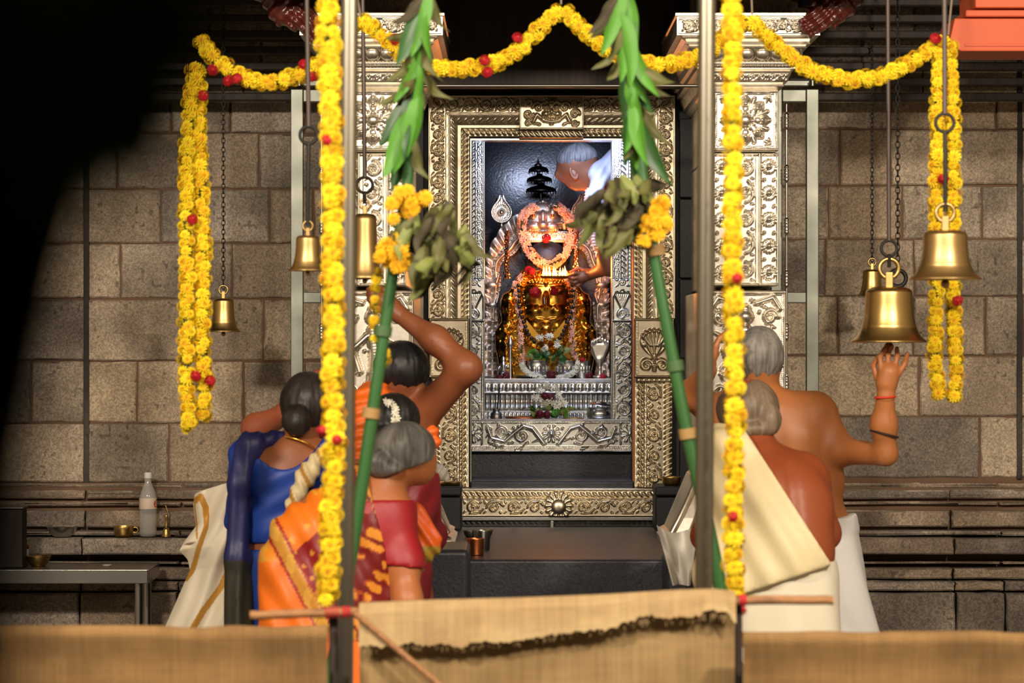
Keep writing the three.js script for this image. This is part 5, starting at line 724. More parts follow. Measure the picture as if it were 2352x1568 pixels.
festoon('green leaves and wilted leaf clump with marigolds on the left bamboo pole', [[985, -40], [972, 90], [958, 190], [945, 290], [936, 370]], -0.15, [1010, 555], [66, 80], [[908, 480, 9, 26], [955, 462, 9, 24], [928, 440, 4, 14], [900, 575, 16, 34], [925, 600, 5, 20]], 46);
festoon('green leaves and wilted leaf clump with marigolds on the right bamboo pole', [[1425, -40], [1436, 90], [1450, 190], [1465, 290], [1476, 350]], 0.15, [1440, 475], [72, 72], [[1505, 490, 8, 24], [1490, 530, 9, 26], [1525, 520, 5, 16], [1515, 470, 3, 10]], 46);
{ const L = [[898, 600], [872, 618], [862, 680], [860, 740], [864, 790], [880, 800], [888, 845]]; garland('thin broken marigold string hanging beside the left bamboo pole', [path(L, 7.17)], { size: 0.013, core: 0.007, gap: 0.024, per: 2 }); }
// ---------------------------------------------------------------- bells
const BELL = [[0.001, 1.0], [0.2, 1.0], [0.42, 0.99], [0.56, 0.955], [0.61, 0.915], [0.61, 0.89], [0.62, 0.86], [0.625, 0.72], [0.64, 0.57], [0.67, 0.42], [0.715, 0.31], [0.725, 0.298], [0.722, 0.285], [0.74, 0.25], [0.82, 0.14], [0.93, 0.06], [1.0, 0.03], [1.0, 0.0], [0.95, -0.005], [0.82, 0.06], [0.68, 0.2], [0.6, 0.4], [0.56, 0.7], [0.5, 0.88], [0.001, 0.92]];
function bell(px, pyRim, pyTop, halfPx, d, label, hang, mat = M.brass, group = 'brass temple bells', tilt = 0) {
  const q = d / FPX, c = at(px, pyRim, d), R = halfPx * q, H = (pyRim - pyTop) * q, t = thing('temple_bell', label, 'bell', c, group);
  part('bell_body', lathe(BELL.map(([x, y]) => [x * R, y * H]), c, 44), mat, t);
  const top = c.clone().add(V(0, H, 0)), lp = R * 0.3; const crown = part('crown_lug', rbox(top.x - lp * 0.35, top.x + lp * 0.35, top.y - 0.004, top.y + lp * 1.3, top.z - lp * 0.25, top.z + lp * 0.25, lp * 0.1), mat, t);
  const ring = new THREE.TorusGeometry(lp * 0.85, lp * 0.2, 8, 20); ring.translate(top.x, top.y + lp * 1.6, top.z); part('crown_ring', ring, mat, crown); part('crown_pin', rod(V(top.x - lp * 0.7, top.y + lp * 0.9, top.z), V(top.x + lp * 0.7, top.y + lp * 0.9, top.z), lp * 0.14), M.iron, crown);
  part('clapper', merge([rod(c.clone().add(V(0, H * 0.6, 0)), c.clone().add(V(0, -R * 0.05, 0)), R * 0.05), (() => { const g = new THREE.SphereGeometry(R * 0.13, 16, 12); g.translate(c.x, c.y - R * 0.12, c.z); return g; })()]), M.brassDark, t);
  const y0 = top.y + lp * 2.2;
  if (hang === 'chain') { const gs = [], s = 0.022; for (let y = y0, k = 0; y < 3.0; y += s * 0.78, k++) { const g = new THREE.TorusGeometry(s * 0.36, s * 0.1, 5, 10); g.scale(0.8, 1.35, 1); if (k % 2) g.rotateY(Math.PI / 2); g.translate(top.x, y, top.z); gs.push(g); } part('chain', merge(gs), M.iron, t).userData.kind = 'stuff'; }
  else { const [hx, hy, hr, rx] = hang, p = at(hx, hy, d); const rg = new THREE.TorusGeometry(hr * q, hr * q * 0.2, 8, 24); rg.translate(p.x, p.y, p.z); part('hook_ring', rg, M.iron, t); part('lower_link', tube([V(top.x, y0 - lp * 0.5, top.z), V((top.x + p.x) / 2, (y0 + p.y) / 2, top.z + 0.006), V(p.x, p.y - hr * q, p.z)], 0.006, 10, 8), M.iron, t); part('hanging_rod', rod(V(p.x, p.y + hr * q, p.z), V(at(rx, -30, d).x, 3.3, -d), 0.0068), M.rodIron, t); }
  return t;
}
bell(2171, 642, 528, 82, 7.9, 'pale brass bell hanging before the rightmost marigold garland', [2170, 282, 21, 2168], M.brassDark);
bell(2042, 786, 658, 87, 9.25, 'big shiny brass bell rung by the raised hand', [2042, 570, 18, 2037]);
bell(2003, 680, 618, 34, 10.9, 'small brass bell on a chain behind the big shiny bell', 'chain');
bell(513, 762, 684, 39, 10.7, 'small brass bell on a chain right of the left garland', 'chain');
bell(707, 622, 540, 44, 8.3, 'flared brass bell left of the left post garland', [709, 310, 20, 697], M.brassDark);
bell(838, 640, 490, 44, 9.35, 'tall brass bell behind the left steel post', [838, 425, 18, 828], M.brassDark);
{ const t = thing('hanging_chain', 'dark iron chain hanging behind the big shiny bell', 'chain', at(2062, 600, 10.4)); const gs = [], s = 0.026, p = at(2062, 620, 10.4); for (let y = p.y, k = 0; y < 3; y += s * 0.8, k++) { const g = new THREE.TorusGeometry(s * 0.36, s * 0.1, 5, 10); g.scale(0.8, 1.35, 1); if (k % 2) g.rotateY(Math.PI / 2); g.translate(p.x, y, p.z); gs.push(g); } const m = part('links', merge(gs), M.iron, t); m.userData.kind = 'stuff'; const rg = new THREE.TorusGeometry(0.03, 0.008, 8, 20); rg.translate(p.x, p.y - 0.03, p.z); part('end_ring', rg, M.iron, t); }
// ---------------------------------------------------------------- burlap barrier
function sheet(nx, ny, f) { const pos = [], uv = [], idx = []; for (let j = 0; j <= ny; j++) for (let i = 0; i <= nx; i++) { const [p, u, v] = f(i / nx, j / ny); pos.push(p.x, p.y, p.z); uv.push(u, v); if (i < nx && j < ny) { const a = j * (nx + 1) + i; idx.push(a, a + nx + 1, a + nx + 2, a, a + nx + 2, a + 1); } } const g = new THREE.BufferGeometry(); g.setAttribute('position', new THREE.Float32BufferAttribute(pos, 3)); g.setAttribute('uv', new THREE.Float32BufferAttribute(uv, 2)); g.setIndex(idx); g.computeVertexNormals(); return g; }
const CD = 6.35, stickY = (px) => { const k = [[560, 1412], [830, 1404], [1000, 1397], [1200, 1392], [1400, 1384], [1560, 1374], [1640, 1372], [1690, 1378], [1930, 1379]]; for (let i = 1; i < k.length; i++) if (px <= k[i][0]) return k[i - 1][1] + (k[i][1] - k[i - 1][1]) * (px - k[i - 1][0]) / (k[i][0] - k[i - 1][0]); return 1380; };
{
  const s = thing('wooden_stick', 'long knobbly wooden stick tied across both posts', 'stick', at(800, 1406, CD)); const pts = [575, 700, 800, 900, 1100, 1300, 1500, 1620, 1690, 1760, 1840, 1914].map((x) => at(x, stickY(x), CD)); const g = tube(pts, 0.0105, 80, 10); { const p = g.attributes.position; for (let i = 0; i < p.count; i++) { const n = (noise(p.getX(i) * 30, 2, 1) - 0.5) * 0.004; p.setY(i, p.getY(i) + n); } } g.attributes.uv.array.forEach((v, i, a) => { a[i] = i % 2 ? v * 0.1 : v * 1.3; }); part('branch', g, M.stick, s);
  for (const [x0, x1] of [[748, 774], [786, 802], [1698, 1710]]) for (let k = 0; k < 4; k++) { const x = x0 + (x1 - x0) * k / 3, p = at(x, stickY(x), CD), tg = new THREE.TorusGeometry(0.0115, 0.002, 6, 16); tg.rotateY(Math.PI / 2 + 0.2); tg.translate(p.x, p.y, p.z); part('red_thread', tg, M.redThread, s, 'red thread lashing'); }
  const u = thing('upright_stick', 'dark upright stick under the right red lashing', 'stick', V(at(1694, 1500, CD).x, 0, -CD - 0.03), 'short barrier sticks'); part('branch', rod(V(at(1700, 0, CD).x, 0, -CD - 0.03), at(1694, 1380, CD + 0.03), 0.0115, 0.0105), M.darkWood, u);
  const w = thing('upright_stick', 'brown upright stick under the left red lashing', 'stick', V(at(768, 1500, CD).x, 0, -CD - 0.03), 'short barrier sticks'); part('branch', rod(V(at(770, 0, CD).x, 0, -CD - 0.03), at(766, 1410, CD + 0.03), 0.0115, 0.0105), M.darkWood, w);
  const dg = thing('diagonal_stick', 'thin diagonal stick in front of the middle burlap cloth', 'stick', at(1010, 1568, CD - 0.05)); part('branch', rod(at(815, 1408, CD - 0.035), at(1030, 1590, CD - 0.06), 0.0075), M.stick, dg);
  const c = thing('burlap_cloth', 'ragged tan burlap cloth folded over the stick between the posts', 'cloth', at(1256, 1568, CD)); const X0 = 826, X1 = 1688;
  part('cloth_body', sheet(120, 30, (a, b) => { const px = X0 + (X1 - X0) * a, y0 = stickY(px) - 4, p = at(px, y0, CD); const yb = 0.45; p.y += (yb - p.y) * b; p.z += 0.004 * Math.sin(a * 60) * b + 0.012 * Math.sin(a * 17 + b * 3) * b; return [p, px * CD / FPX * 0.9, p.y * 0.5]; }), M.burlap, c);
  const hem = (px) => { const k = [[826, 1482], [900, 1476], [1050, 1478], [1200, 1463], [1400, 1436], [1500, 1412], [1580, 1410], [1640, 1402], [1690, 1420]]; for (let i = 1; i < k.length; i++) if (px <= k[i][0]) return k[i - 1][1] + (k[i][1] - k[i - 1][1]) * (px - k[i - 1][0]) / (k[i][0] - k[i - 1][0]); return 1420; };
  part('folded_flap', sheet(240, 14, (a, b) => { const px = X0 + (X1 - X0) * a, r = 0.02, yt = at(px, stickY(px), CD).y, rag = (noise(a * 160, 3) - 0.5) * 0.008 + (noise(a * 40, 7) - 0.5) * 0.01 * (a > 0.7 ? 1.8 : 1), yb = at(px, hem(px), CD).y + rag; let p; if (b < 0.4) { const q = b / 0.4 * Math.PI * 0.9; p = V(at(px, 0, CD).x, yt + r * Math.sin(q) * 1.0, -CD - r * Math.cos(q)); } else { const s2 = (b - 0.4) / 0.6, y1 = yt + r * Math.sin(0.9 * Math.PI); p = V(at(px, 0, CD).x, y1 + (yb - y1) * s2, -CD + r + 0.006 + 0.012 * s2 + 0.006 * noise(a * 22, s2 * 2) * s2); } return [p, px * CD / FPX, b * 0.1]; }), M.burlapPale, c);
  { const gs = []; for (let i = 0; i < 190; i++) { const px = X0 + (X1 - X0) * rnd(), p = at(px, hem(px) - 2, CD - 0.03), L = rr(0.008, 0.022) * (px > 1480 ? 1.3 : 1); gs.push(rod(p, p.clone().add(V(rr(-0.01, 0.01), -L, rr(0, 0.006))), 0.0012, 0.0005, 4)); } part('frayed_threads', merge(gs), M.burlapPale, c).userData.kind = 'stuff'; }
  for (const [x0, x1, yt, d, lb] of [[-200, 752, 1440, 6.25, 'long tan burlap screen below the steel table'], [1706, 2560, 1452, 6.25, 'long tan burlap screen below the white dhotis']]) {
    const b = thing('burlap_screen', lb, 'cloth', V(at((x0 + x1) / 2, 0, d).x, 0.5, -d), 'burlap side screens'), yt0 = (px) => yt + (noise(px / 90, 5) - 0.5) * 7;
    part('screen_cloth', sheet(150, 40, (a, v) => { const px = x0 + (x1 - x0) * a, R = 0.021, c0 = at(px, yt0(px) + 20, d); let p; if (v < 0.45) { const q = -0.6 + v / 0.45 * (Math.PI + 1.0); p = V(c0.x, c0.y + R * Math.sin(q) , c0.z - R * Math.cos(q)); p.z += 0.0; } else { const s2 = (v - 0.45) / 0.55, q = Math.PI + 0.4, ys = c0.y + R * Math.sin(q); p = V(c0.x, ys + (0.45 - ys) * s2, c0.z - R * Math.cos(q) - 0.014 * sst(0, 0.1, s2) + 0.006 * Math.sin(a * 25 + s2 * 5) * s2); } return [p, px * d / FPX, p.y]; }), M.burlapDark, b);
    part('carrying_pole', rod(at(x0, yt + 20, d), at(x1, yt + 20, d), 0.015), M.stick, b);
  }
}
// ---------------------------------------------------------------- steel table and things by the wall
{
  const D = 10.85, tY = 1.6 - (1312 - 784) * D / FPX, x0 = (-120 - 1176) * D / FPX, x1 = (340 - 1176) * D / FPX, t = thing('steel_table', 'low stainless steel table before the left wall', 'table', V((x0 + x1) / 2, 0, -D - 0.2));
  part('table_top', rbox(x0, x1, tY - 0.004, tY + 0.008, -D - 0.33, -D, 0.003), M.steelDull, t); part('apron', rbox(x0, x1, tY - 0.046, tY + 0.008, -D, -D + 0.008, 0.003), M.steel, t); part('apron', rbox(x1 - 0.006, x1 + 0.004, tY - 0.046, tY + 0.008, -D - 0.33, -D, 0.003), M.steel, t);
  for (const [x, z] of [[x1 - 0.04, -D - 0.04], [x1 - 0.04, -D - 0.29], [x0 + 0.04, -D - 0.04], [x0 + 0.04, -D - 0.29]]) part('leg', rod(V(x, 0, z), V(x, tY - 0.004, z), 0.017, 0.017, 18), M.steel, t);
  const top = (px, d) => V((px - 1176) * d / FPX, tY + 0.008, -d);
  const bowlP = (r, h) => [[0.001, 0], [r * 0.5, 0], [r * 0.55, h * 0.05], [r * 0.82, h * 0.4], [r * 0.93, h * 0.85], [r, h], [r * 0.97, h * 1.02], [r * 0.88, h * 0.8], [r * 0.75, h * 0.4], [r * 0.5, h * 0.12], [0.001, h * 0.08]];
  const simple = (n, lb, cat, p, prof, mat, g) => { const b = thing(n, lb, cat, p, g); part('body', lathe(prof, p, 32), mat, b); return b; };
  simple('brass_bowl', 'round brass bowl standing on the steel table', 'bowl', top(88, 11.0), bowlP(0.05, 0.04), M.brass);
  simple('steel_plate', 'small pale dish lying on the steel table', 'dish', top(246, 11.0), [[0.001, 0], [0.014, 0], [0.02, 0.006], [0.018, 0.006], [0.001, 0.003]], M.whitePetal);
  { const p = top(46, 11.06), b = thing('plastic_jar', 'small pale jar with red lid on the steel table', 'jar', p); part('jar_body', lathe([[0.001, 0], [0.032, 0], [0.034, 0.004], [0.034, 0.06], [0.03, 0.066], [0.001, 0.066]], p, 24), std(0xbfc8d0, 0.4), b); part('lid', lathe([[0.001, 0.082], [0.033, 0.08], [0.035, 0.076], [0.035, 0.064], [0.001, 0.064]], p, 24), std(0x9c2a24, 0.5), b); }
  { const z = -D - 0.1, x = (45 - 1176) * 10.9 / FPX, b = thing('dark_cabinet', 'dark upright cabinet edge beside the pale jar', 'cabinet', V(x - 0.1, 0.7, -10.9)); part('cabinet_body', rbox(x - 0.25, x + 0.012, tY + 0.009, tY + 0.235, -11.0, -10.9, 0.006), M.darkWood, b); part('cabinet_top', rbox(x - 0.26, x + 0.016, tY + 0.235, tY + 0.243, -11.01, -10.89, 0.003), M.steelDull, b); }
  const lY = wy(1228) + 0.0, LD = 11.3, led = (px) => V((px - 1176) * LD / FPX, lY, -LD);
  simple('steel_bowl', 'steel bowl on the stone ledge behind the table', 'bowl', led(143), bowlP(0.064, 0.04), M.steel);
  { const b = simple('brass_cup', 'brass cup with handle on the stone ledge', 'cup', led(284), [[0.001, 0], [0.03, 0], [0.036, 0.006], [0.04, 0.03], [0.041, 0.042], [0.038, 0.042], [0.035, 0.012], [0.001, 0.008]], M.brass), p = led(284), g = new THREE.TorusGeometry(0.011, 0.0035, 8, 16); g.translate(p.x + 0.046, p.y + 0.026, p.z); part('handle', g, M.brass, b); }
  { const p = led(340), b = thing('plastic_bottle', 'clear plastic bottle with white cap on the ledge', 'bottle', p); const gl = new THREE.MeshPhysicalMaterial({ color: 0xf4f2ee, transmission: 0.72, thickness: 0, roughness: 0.12, ior: 1.45 }); const pr = [[0.001, 0.003], [0.02, 0.0], [0.033, 0.003], [0.035, 0.02], [0.033, 0.05], [0.035, 0.065], [0.033, 0.085], [0.034, 0.1], [0.034, 0.155], [0.031, 0.17], [0.02, 0.2], [0.0135, 0.215], [0.013, 0.235]]; part('bottle_wall', lathe(pr, p, 32), gl, b); part('cap', lathe([[0.001, 0.256], [0.014, 0.255], [0.0155, 0.252], [0.0155, 0.232], [0.0135, 0.232], [0.001, 0.234]], p, 24), std(0xe8e8e6, 0.4), b);
    const cvs = document.createElement('canvas'); cvs.width = 512; cvs.height = 96; const c2 = cvs.getContext('2d'); c2.fillStyle = '#d8c4ae'; c2.fillRect(0, 0, 512, 96); c2.fillStyle = '#a8a868'; c2.fillRect(300, 0, 90, 96); c2.strokeStyle = '#cc2418'; c2.lineWidth = 11; for (const x of [128, 190]) { c2.beginPath(); c2.arc(x + 24, 56, 21, -0.3, Math.PI + 0.3); c2.stroke(); c2.beginPath(); c2.arc(x + 14, 42, 11, 0, 6.3); c2.stroke(); c2.beginPath(); c2.moveTo(x + 26, 22); c2.lineTo(x + 50, 18); c2.lineTo(x + 46, 40); c2.stroke(); }
    const tx = new THREE.CanvasTexture(cvs); tx.colorSpace = THREE.SRGBColorSpace; const lg = new THREE.CylinderGeometry(0.0352, 0.0352, 0.042, 32, 1, true); lg.rotateY(-0.7); lg.translate(p.x, p.y + 0.132, p.z); part('label_band', lg, new THREE.MeshStandardMaterial({ map: tx, roughness: 0.5 }), b, 'paper label with red lettering'); }
  { const p = led(382), b = thing('hand_bell', 'little brass hand bell with slim handle on the ledge', 'hand bell', p); part('bell_body', lathe([[0.001, 0.036], [0.009, 0.035], [0.013, 0.028], [0.015, 0.014], [0.02, 0.002], [0.022, 0], [0.019, 0], [0.001, 0.006]], p, 24), M.brass, b); part('handle', lathe([[0.004, 0.034], [0.007, 0.042], [0.004, 0.048], [0.005, 0.06], [0.004, 0.072], [0.007, 0.08], [0.004, 0.088], [0.001, 0.09]], p, 14), M.brass, b); const g = tube([p.clone().add(V(0, 0.086, 0)), p.clone().add(V(0.005, 0.098, 0)), p.clone().add(V(0.001, 0.112, 0)), p.clone().add(V(-0.003, 0.124, 0))], 0.003, 10, 6); part('finial', g, M.brass, b); }
  simple('steel_saucer', 'flat pale saucer right of the hand bell', 'saucer', led(418), [[0.001, 0], [0.025, 0], [0.034, 0.008], [0.032, 0.008], [0.001, 0.003]], M.steel);
  // brass bowls and bits on the stone shoulders, cups on the platform block
  const sY = 1.6 - (1117 - 784) * 11.38 / FPX, sh = (px) => V((px - 1176) * 11.45 / FPX, sY, -11.45);
  simple('brass_bowl', 'brass bowl on the stone shoulder right of the sill', 'bowl', sh(1542), [[0.001, 0], [0.026, 0], [0.036, 0.012], [0.04, 0.032], [0.042, 0.036], [0.038, 0.036], [0.034, 0.014], [0.001, 0.006]], M.brass);
  simple('brass_dish', 'flat brass dish on the stone shoulder left of the sill', 'dish', sh(1040), [[0.001, 0], [0.03, 0], [0.034, 0.016], [0.031, 0.016], [0.001, 0.004]], M.brassDark);
  { const p = sh(1008), b = thing('conch_shell', 'pale conch shell on a brass stand left of the sill', 'conch shell', p); part('shell', mesh3((x, y, z) => uni([ell(p.clone().add(V(0, 0.055, 0)), 0.04, 0.032, 0.03, [0, 0, -0.5]), cap(p.clone().add(V(0.02, 0.04, 0)), p.clone().add(V(0.04, 0.014, 0)), 0.016, 0.006)], 0.02)(x, y, z) + 0.0025 * Math.sin((x - p.x - (y - p.y) * 0.6) * 220), p.clone().add(V(-0.06, -0.0, -0.05)), p.clone().add(V(0.07, 0.1, 0.05)), 0.004), std(0xcfc4b4, 0.35), b); part('stand', lathe([[0.001, 0], [0.03, 0], [0.034, 0.014], [0.03, 0.016], [0.001, 0.012]], p, 24), M.brass, b); }
  const bY = 0.905, bl = (px, d) => V((px - 1176) * d / FPX, bY, -d), pY = 0.845, pf = (px, d) => V((px - 1176) * d / FPX, pY, -d);
  simple('copper_cup', 'copper tumbler standing left on the black platform', 'cup', pf(1092, 10.05), [[0.001, 0], [0.027, 0], [0.029, 0.004], [0.031, 0.056], [0.033, 0.06], [0.03, 0.06], [0.026, 0.008], [0.001, 0.006]], M.copper);
  { const p = pf(1108, 10.3), b = thing('glass_tumbler', 'steel tumbler behind the copper cup', 'tumbler', p); part('body', lathe([[0.001, 0], [0.026, 0], [0.03, 0.07], [0.032, 0.072], [0.029, 0.072], [0.024, 0.006], [0.001, 0.004]], p, 28), M.steel, b); }
  simple('dark_cup', 'small dark bowl behind the steel tumbler', 'bowl', pf(1112, 10.75), bowlP(0.03, 0.035), M.silverDark); simple('brass_bowl', 'tiny brass bowl behind the copper cup', 'bowl', pf(1120, 11.05), bowlP(0.022, 0.024), M.brass); simple('steel_bowl', 'tiny steel bowl near the left rail foot', 'bowl', pf(1080, 10.95), bowlP(0.028, 0.028), M.steel);
  // crumpled white cloth hung on the right block
  { const c = thing('white_cloth', 'crumpled grey white cloth draped at the right pillar foot', 'cloth', at(1560, 1340, 9.55)); const d = 9.5; part('cloth', sheet(40, 40, (a, b) => { const w = 1 - 0.55 * b, px = 1508 + (a * 92) * w + 40 * b * 0.9, py = 1205 + b * 138 + 18 * Math.sin(a * 3.1) * (1 - b), p = at(px, py, d); p.z += 0.03 * Math.sin(a * 7 + b * 2) + 0.006 * Math.sin(a * 17 - b * 7); return [p, a, b]; }), new THREE.MeshStandardMaterial({ color: 0xc9c4b8, roughness: 0.85, side: THREE.DoubleSide }), c); }
}
// ---------------------------------------------------------------- people
const J = at;
const pxOf = (x, y, z) => [1176 + x * FPX / -z, 784 + (1.6 - y) * FPX / -z];
const skinCol = (base, dark) => (x, y, z) => mixc(base, dark, 0.55 * fbm(x * 9, y * 9, z * 9, 3) - 0.1);
function bounds(list, pad) { const lo = V(1e9, 1e9, 1e9), hi = V(-1e9, -1e9, -1e9); for (const p of list) { lo.min(p); hi.max(p); } return [lo.addScalar(-pad), hi.addScalar(pad)]; }
// a body from joints: bones = [a, b, ra, rb] capsules and [c, rx, ry, rz, rot] ellipsoids
function field(bones, k) { const pts = [], fs = bones.map((b) => { if (b[1].isVector3) { pts.push(b[0], b[1]); return cap(b[0], b[1], b[2], b[3] ?? b[2]); } pts.push(b[0].clone().add(V(b[1], b[2], b[3])), b[0].clone().sub(V(b[1], b[2], b[3]))); return ell(b[0], b[1], b[2], b[3], b[4]); }); const f = uni(fs, k); f.pts = pts; return f; }
function person(label, p) { return thing('person', label, 'person', V(p.x, 0, p.z)); }
function hair(o, c, r, cut, cols, extra = [], streak = 26, name = 'hair', step = 0.005) {
  const base = uni([ell(c, ...r), ...extra.map((e) => e[1].isVector3 ? cap(...e) : ell(...e))], 0.012), f = (x, y, z) => { const a = Math.atan2(x - c.x, z - c.z), d = base(x, y, z) + 0.003 * (noise(a * streak, (y - c.y) * 16, 3) - 0.5) + 0.004 * (noise(a * 6, (y - c.y) * 30, 8) - 0.5); return Math.max(d, -cut(x, y, z)); };
  const pts = [c.clone().add(V(...r.slice(0, 3))), c.clone().sub(V(...r.slice(0, 3)))]; for (const e of extra) { pts.push(e[0].clone().addScalar(0.07), e[0].clone().addScalar(-0.07)); if (e[1].isVector3) pts.push(e[1].clone().addScalar(0.06), e[1].clone().addScalar(-0.06)); }
  const [lo, hi] = bounds(pts, 0.02), g = mesh3(f, lo, hi, step, (x, y, z) => { const a = Math.atan2(x - c.x, z - c.z); return mixc(cols[0], cols[1], 0.5 * noise(a * streak * 1.7, (y - c.y) * 22, 5) + 0.9 * (fbm(x * 16, y * 16, z * 16, 3) - 0.3)); });
  return part(name, g, M.vhair, o);
}
function cloth(name, o, f, pts, step, col, mat = M.vsilk, label) { const [lo, hi] = bounds(pts, 0.06); lo.y = Math.max(lo.y, 0.0); return part(name, mesh3(f, lo, hi, step, typeof col === 'function' ? col : () => col), mat, o, label); }
const skirt = (top, rt, bot, rb, n, amp, squash = 0.75) => { const a = cap(V(top.x, top.y, 0), V(bot.x, bot.y, 0), rt, rb); return (x, y, z) => { const t = clamp((top.y - y) / (top.y - bot.y), 0, 1), cz = top.z + (bot.z - top.z) * t, cxx = top.x + (bot.x - top.x) * t, an = Math.atan2(z - cz, x - cxx); return (a(x, y, (z - cz) / squash) - amp * (0.3 + t) * Math.sin(an * n + 3 * Math.sin(y * 5))) * 0.85; }; };
const line2 = (ax, ay, bx, by) => { const dx2 = bx - ax, dy2 = by - ay, L = Math.hypot(dx2, dy2); return (px, py) => ((px - ax) * dy2 - (py - ay) * dx2) / L; };     // signed pixels, positive to one side

// a relaxed hand growing from a wrist: palm, four unequal fingers with a knuckle bend, thumb from the palm's side
function hand(w, dir, side, sk) {
  dir = dir.clone().normalize(); side = side.clone().addScaledVector(dir, -side.dot(dir)).normalize(); const nor = dir.clone().cross(side), P = (a, b, c) => w.clone().addScaledVector(dir, a).addScaledVector(side, b).addScaledVector(nor, c), l = [[P(-0.02, 0, 0), P(0.02, 0, 0), 0.026, 0.024], [P(0.03, -0.014, 0), P(0.075, -0.022, 0), 0.017, 0.014], [P(0.03, 0.014, 0), P(0.075, 0.022, 0), 0.017, 0.014], [P(0.03, 0, 0), P(0.08, 0, 0), 0.018, 0.014]];
  [0.9, 1, 0.94, 0.78].forEach((k, i) => { const b = -0.03 + i * 0.02; l.push([P(0.078, b, 0), P(0.078 + 0.04 * k, b * 1.1, 0.006), 0.0092, 0.0085], [P(0.078 + 0.04 * k, b * 1.1, 0.006), P(0.078 + 0.072 * k, b * 1.1, 0.024), 0.0085, 0.0068]); });
  l.push([P(0.015, -0.022, 0.004), P(0.05, -0.05, 0.012), 0.0115, 0.0095], [P(0.05, -0.05, 0.012), P(0.078, -0.055, 0.02), 0.0095, 0.0075]);
  const f = field(l, 0.006), [a, b] = bounds(f.pts, 0.035); return mesh3(f, a, b, 0.0048, sk);
}
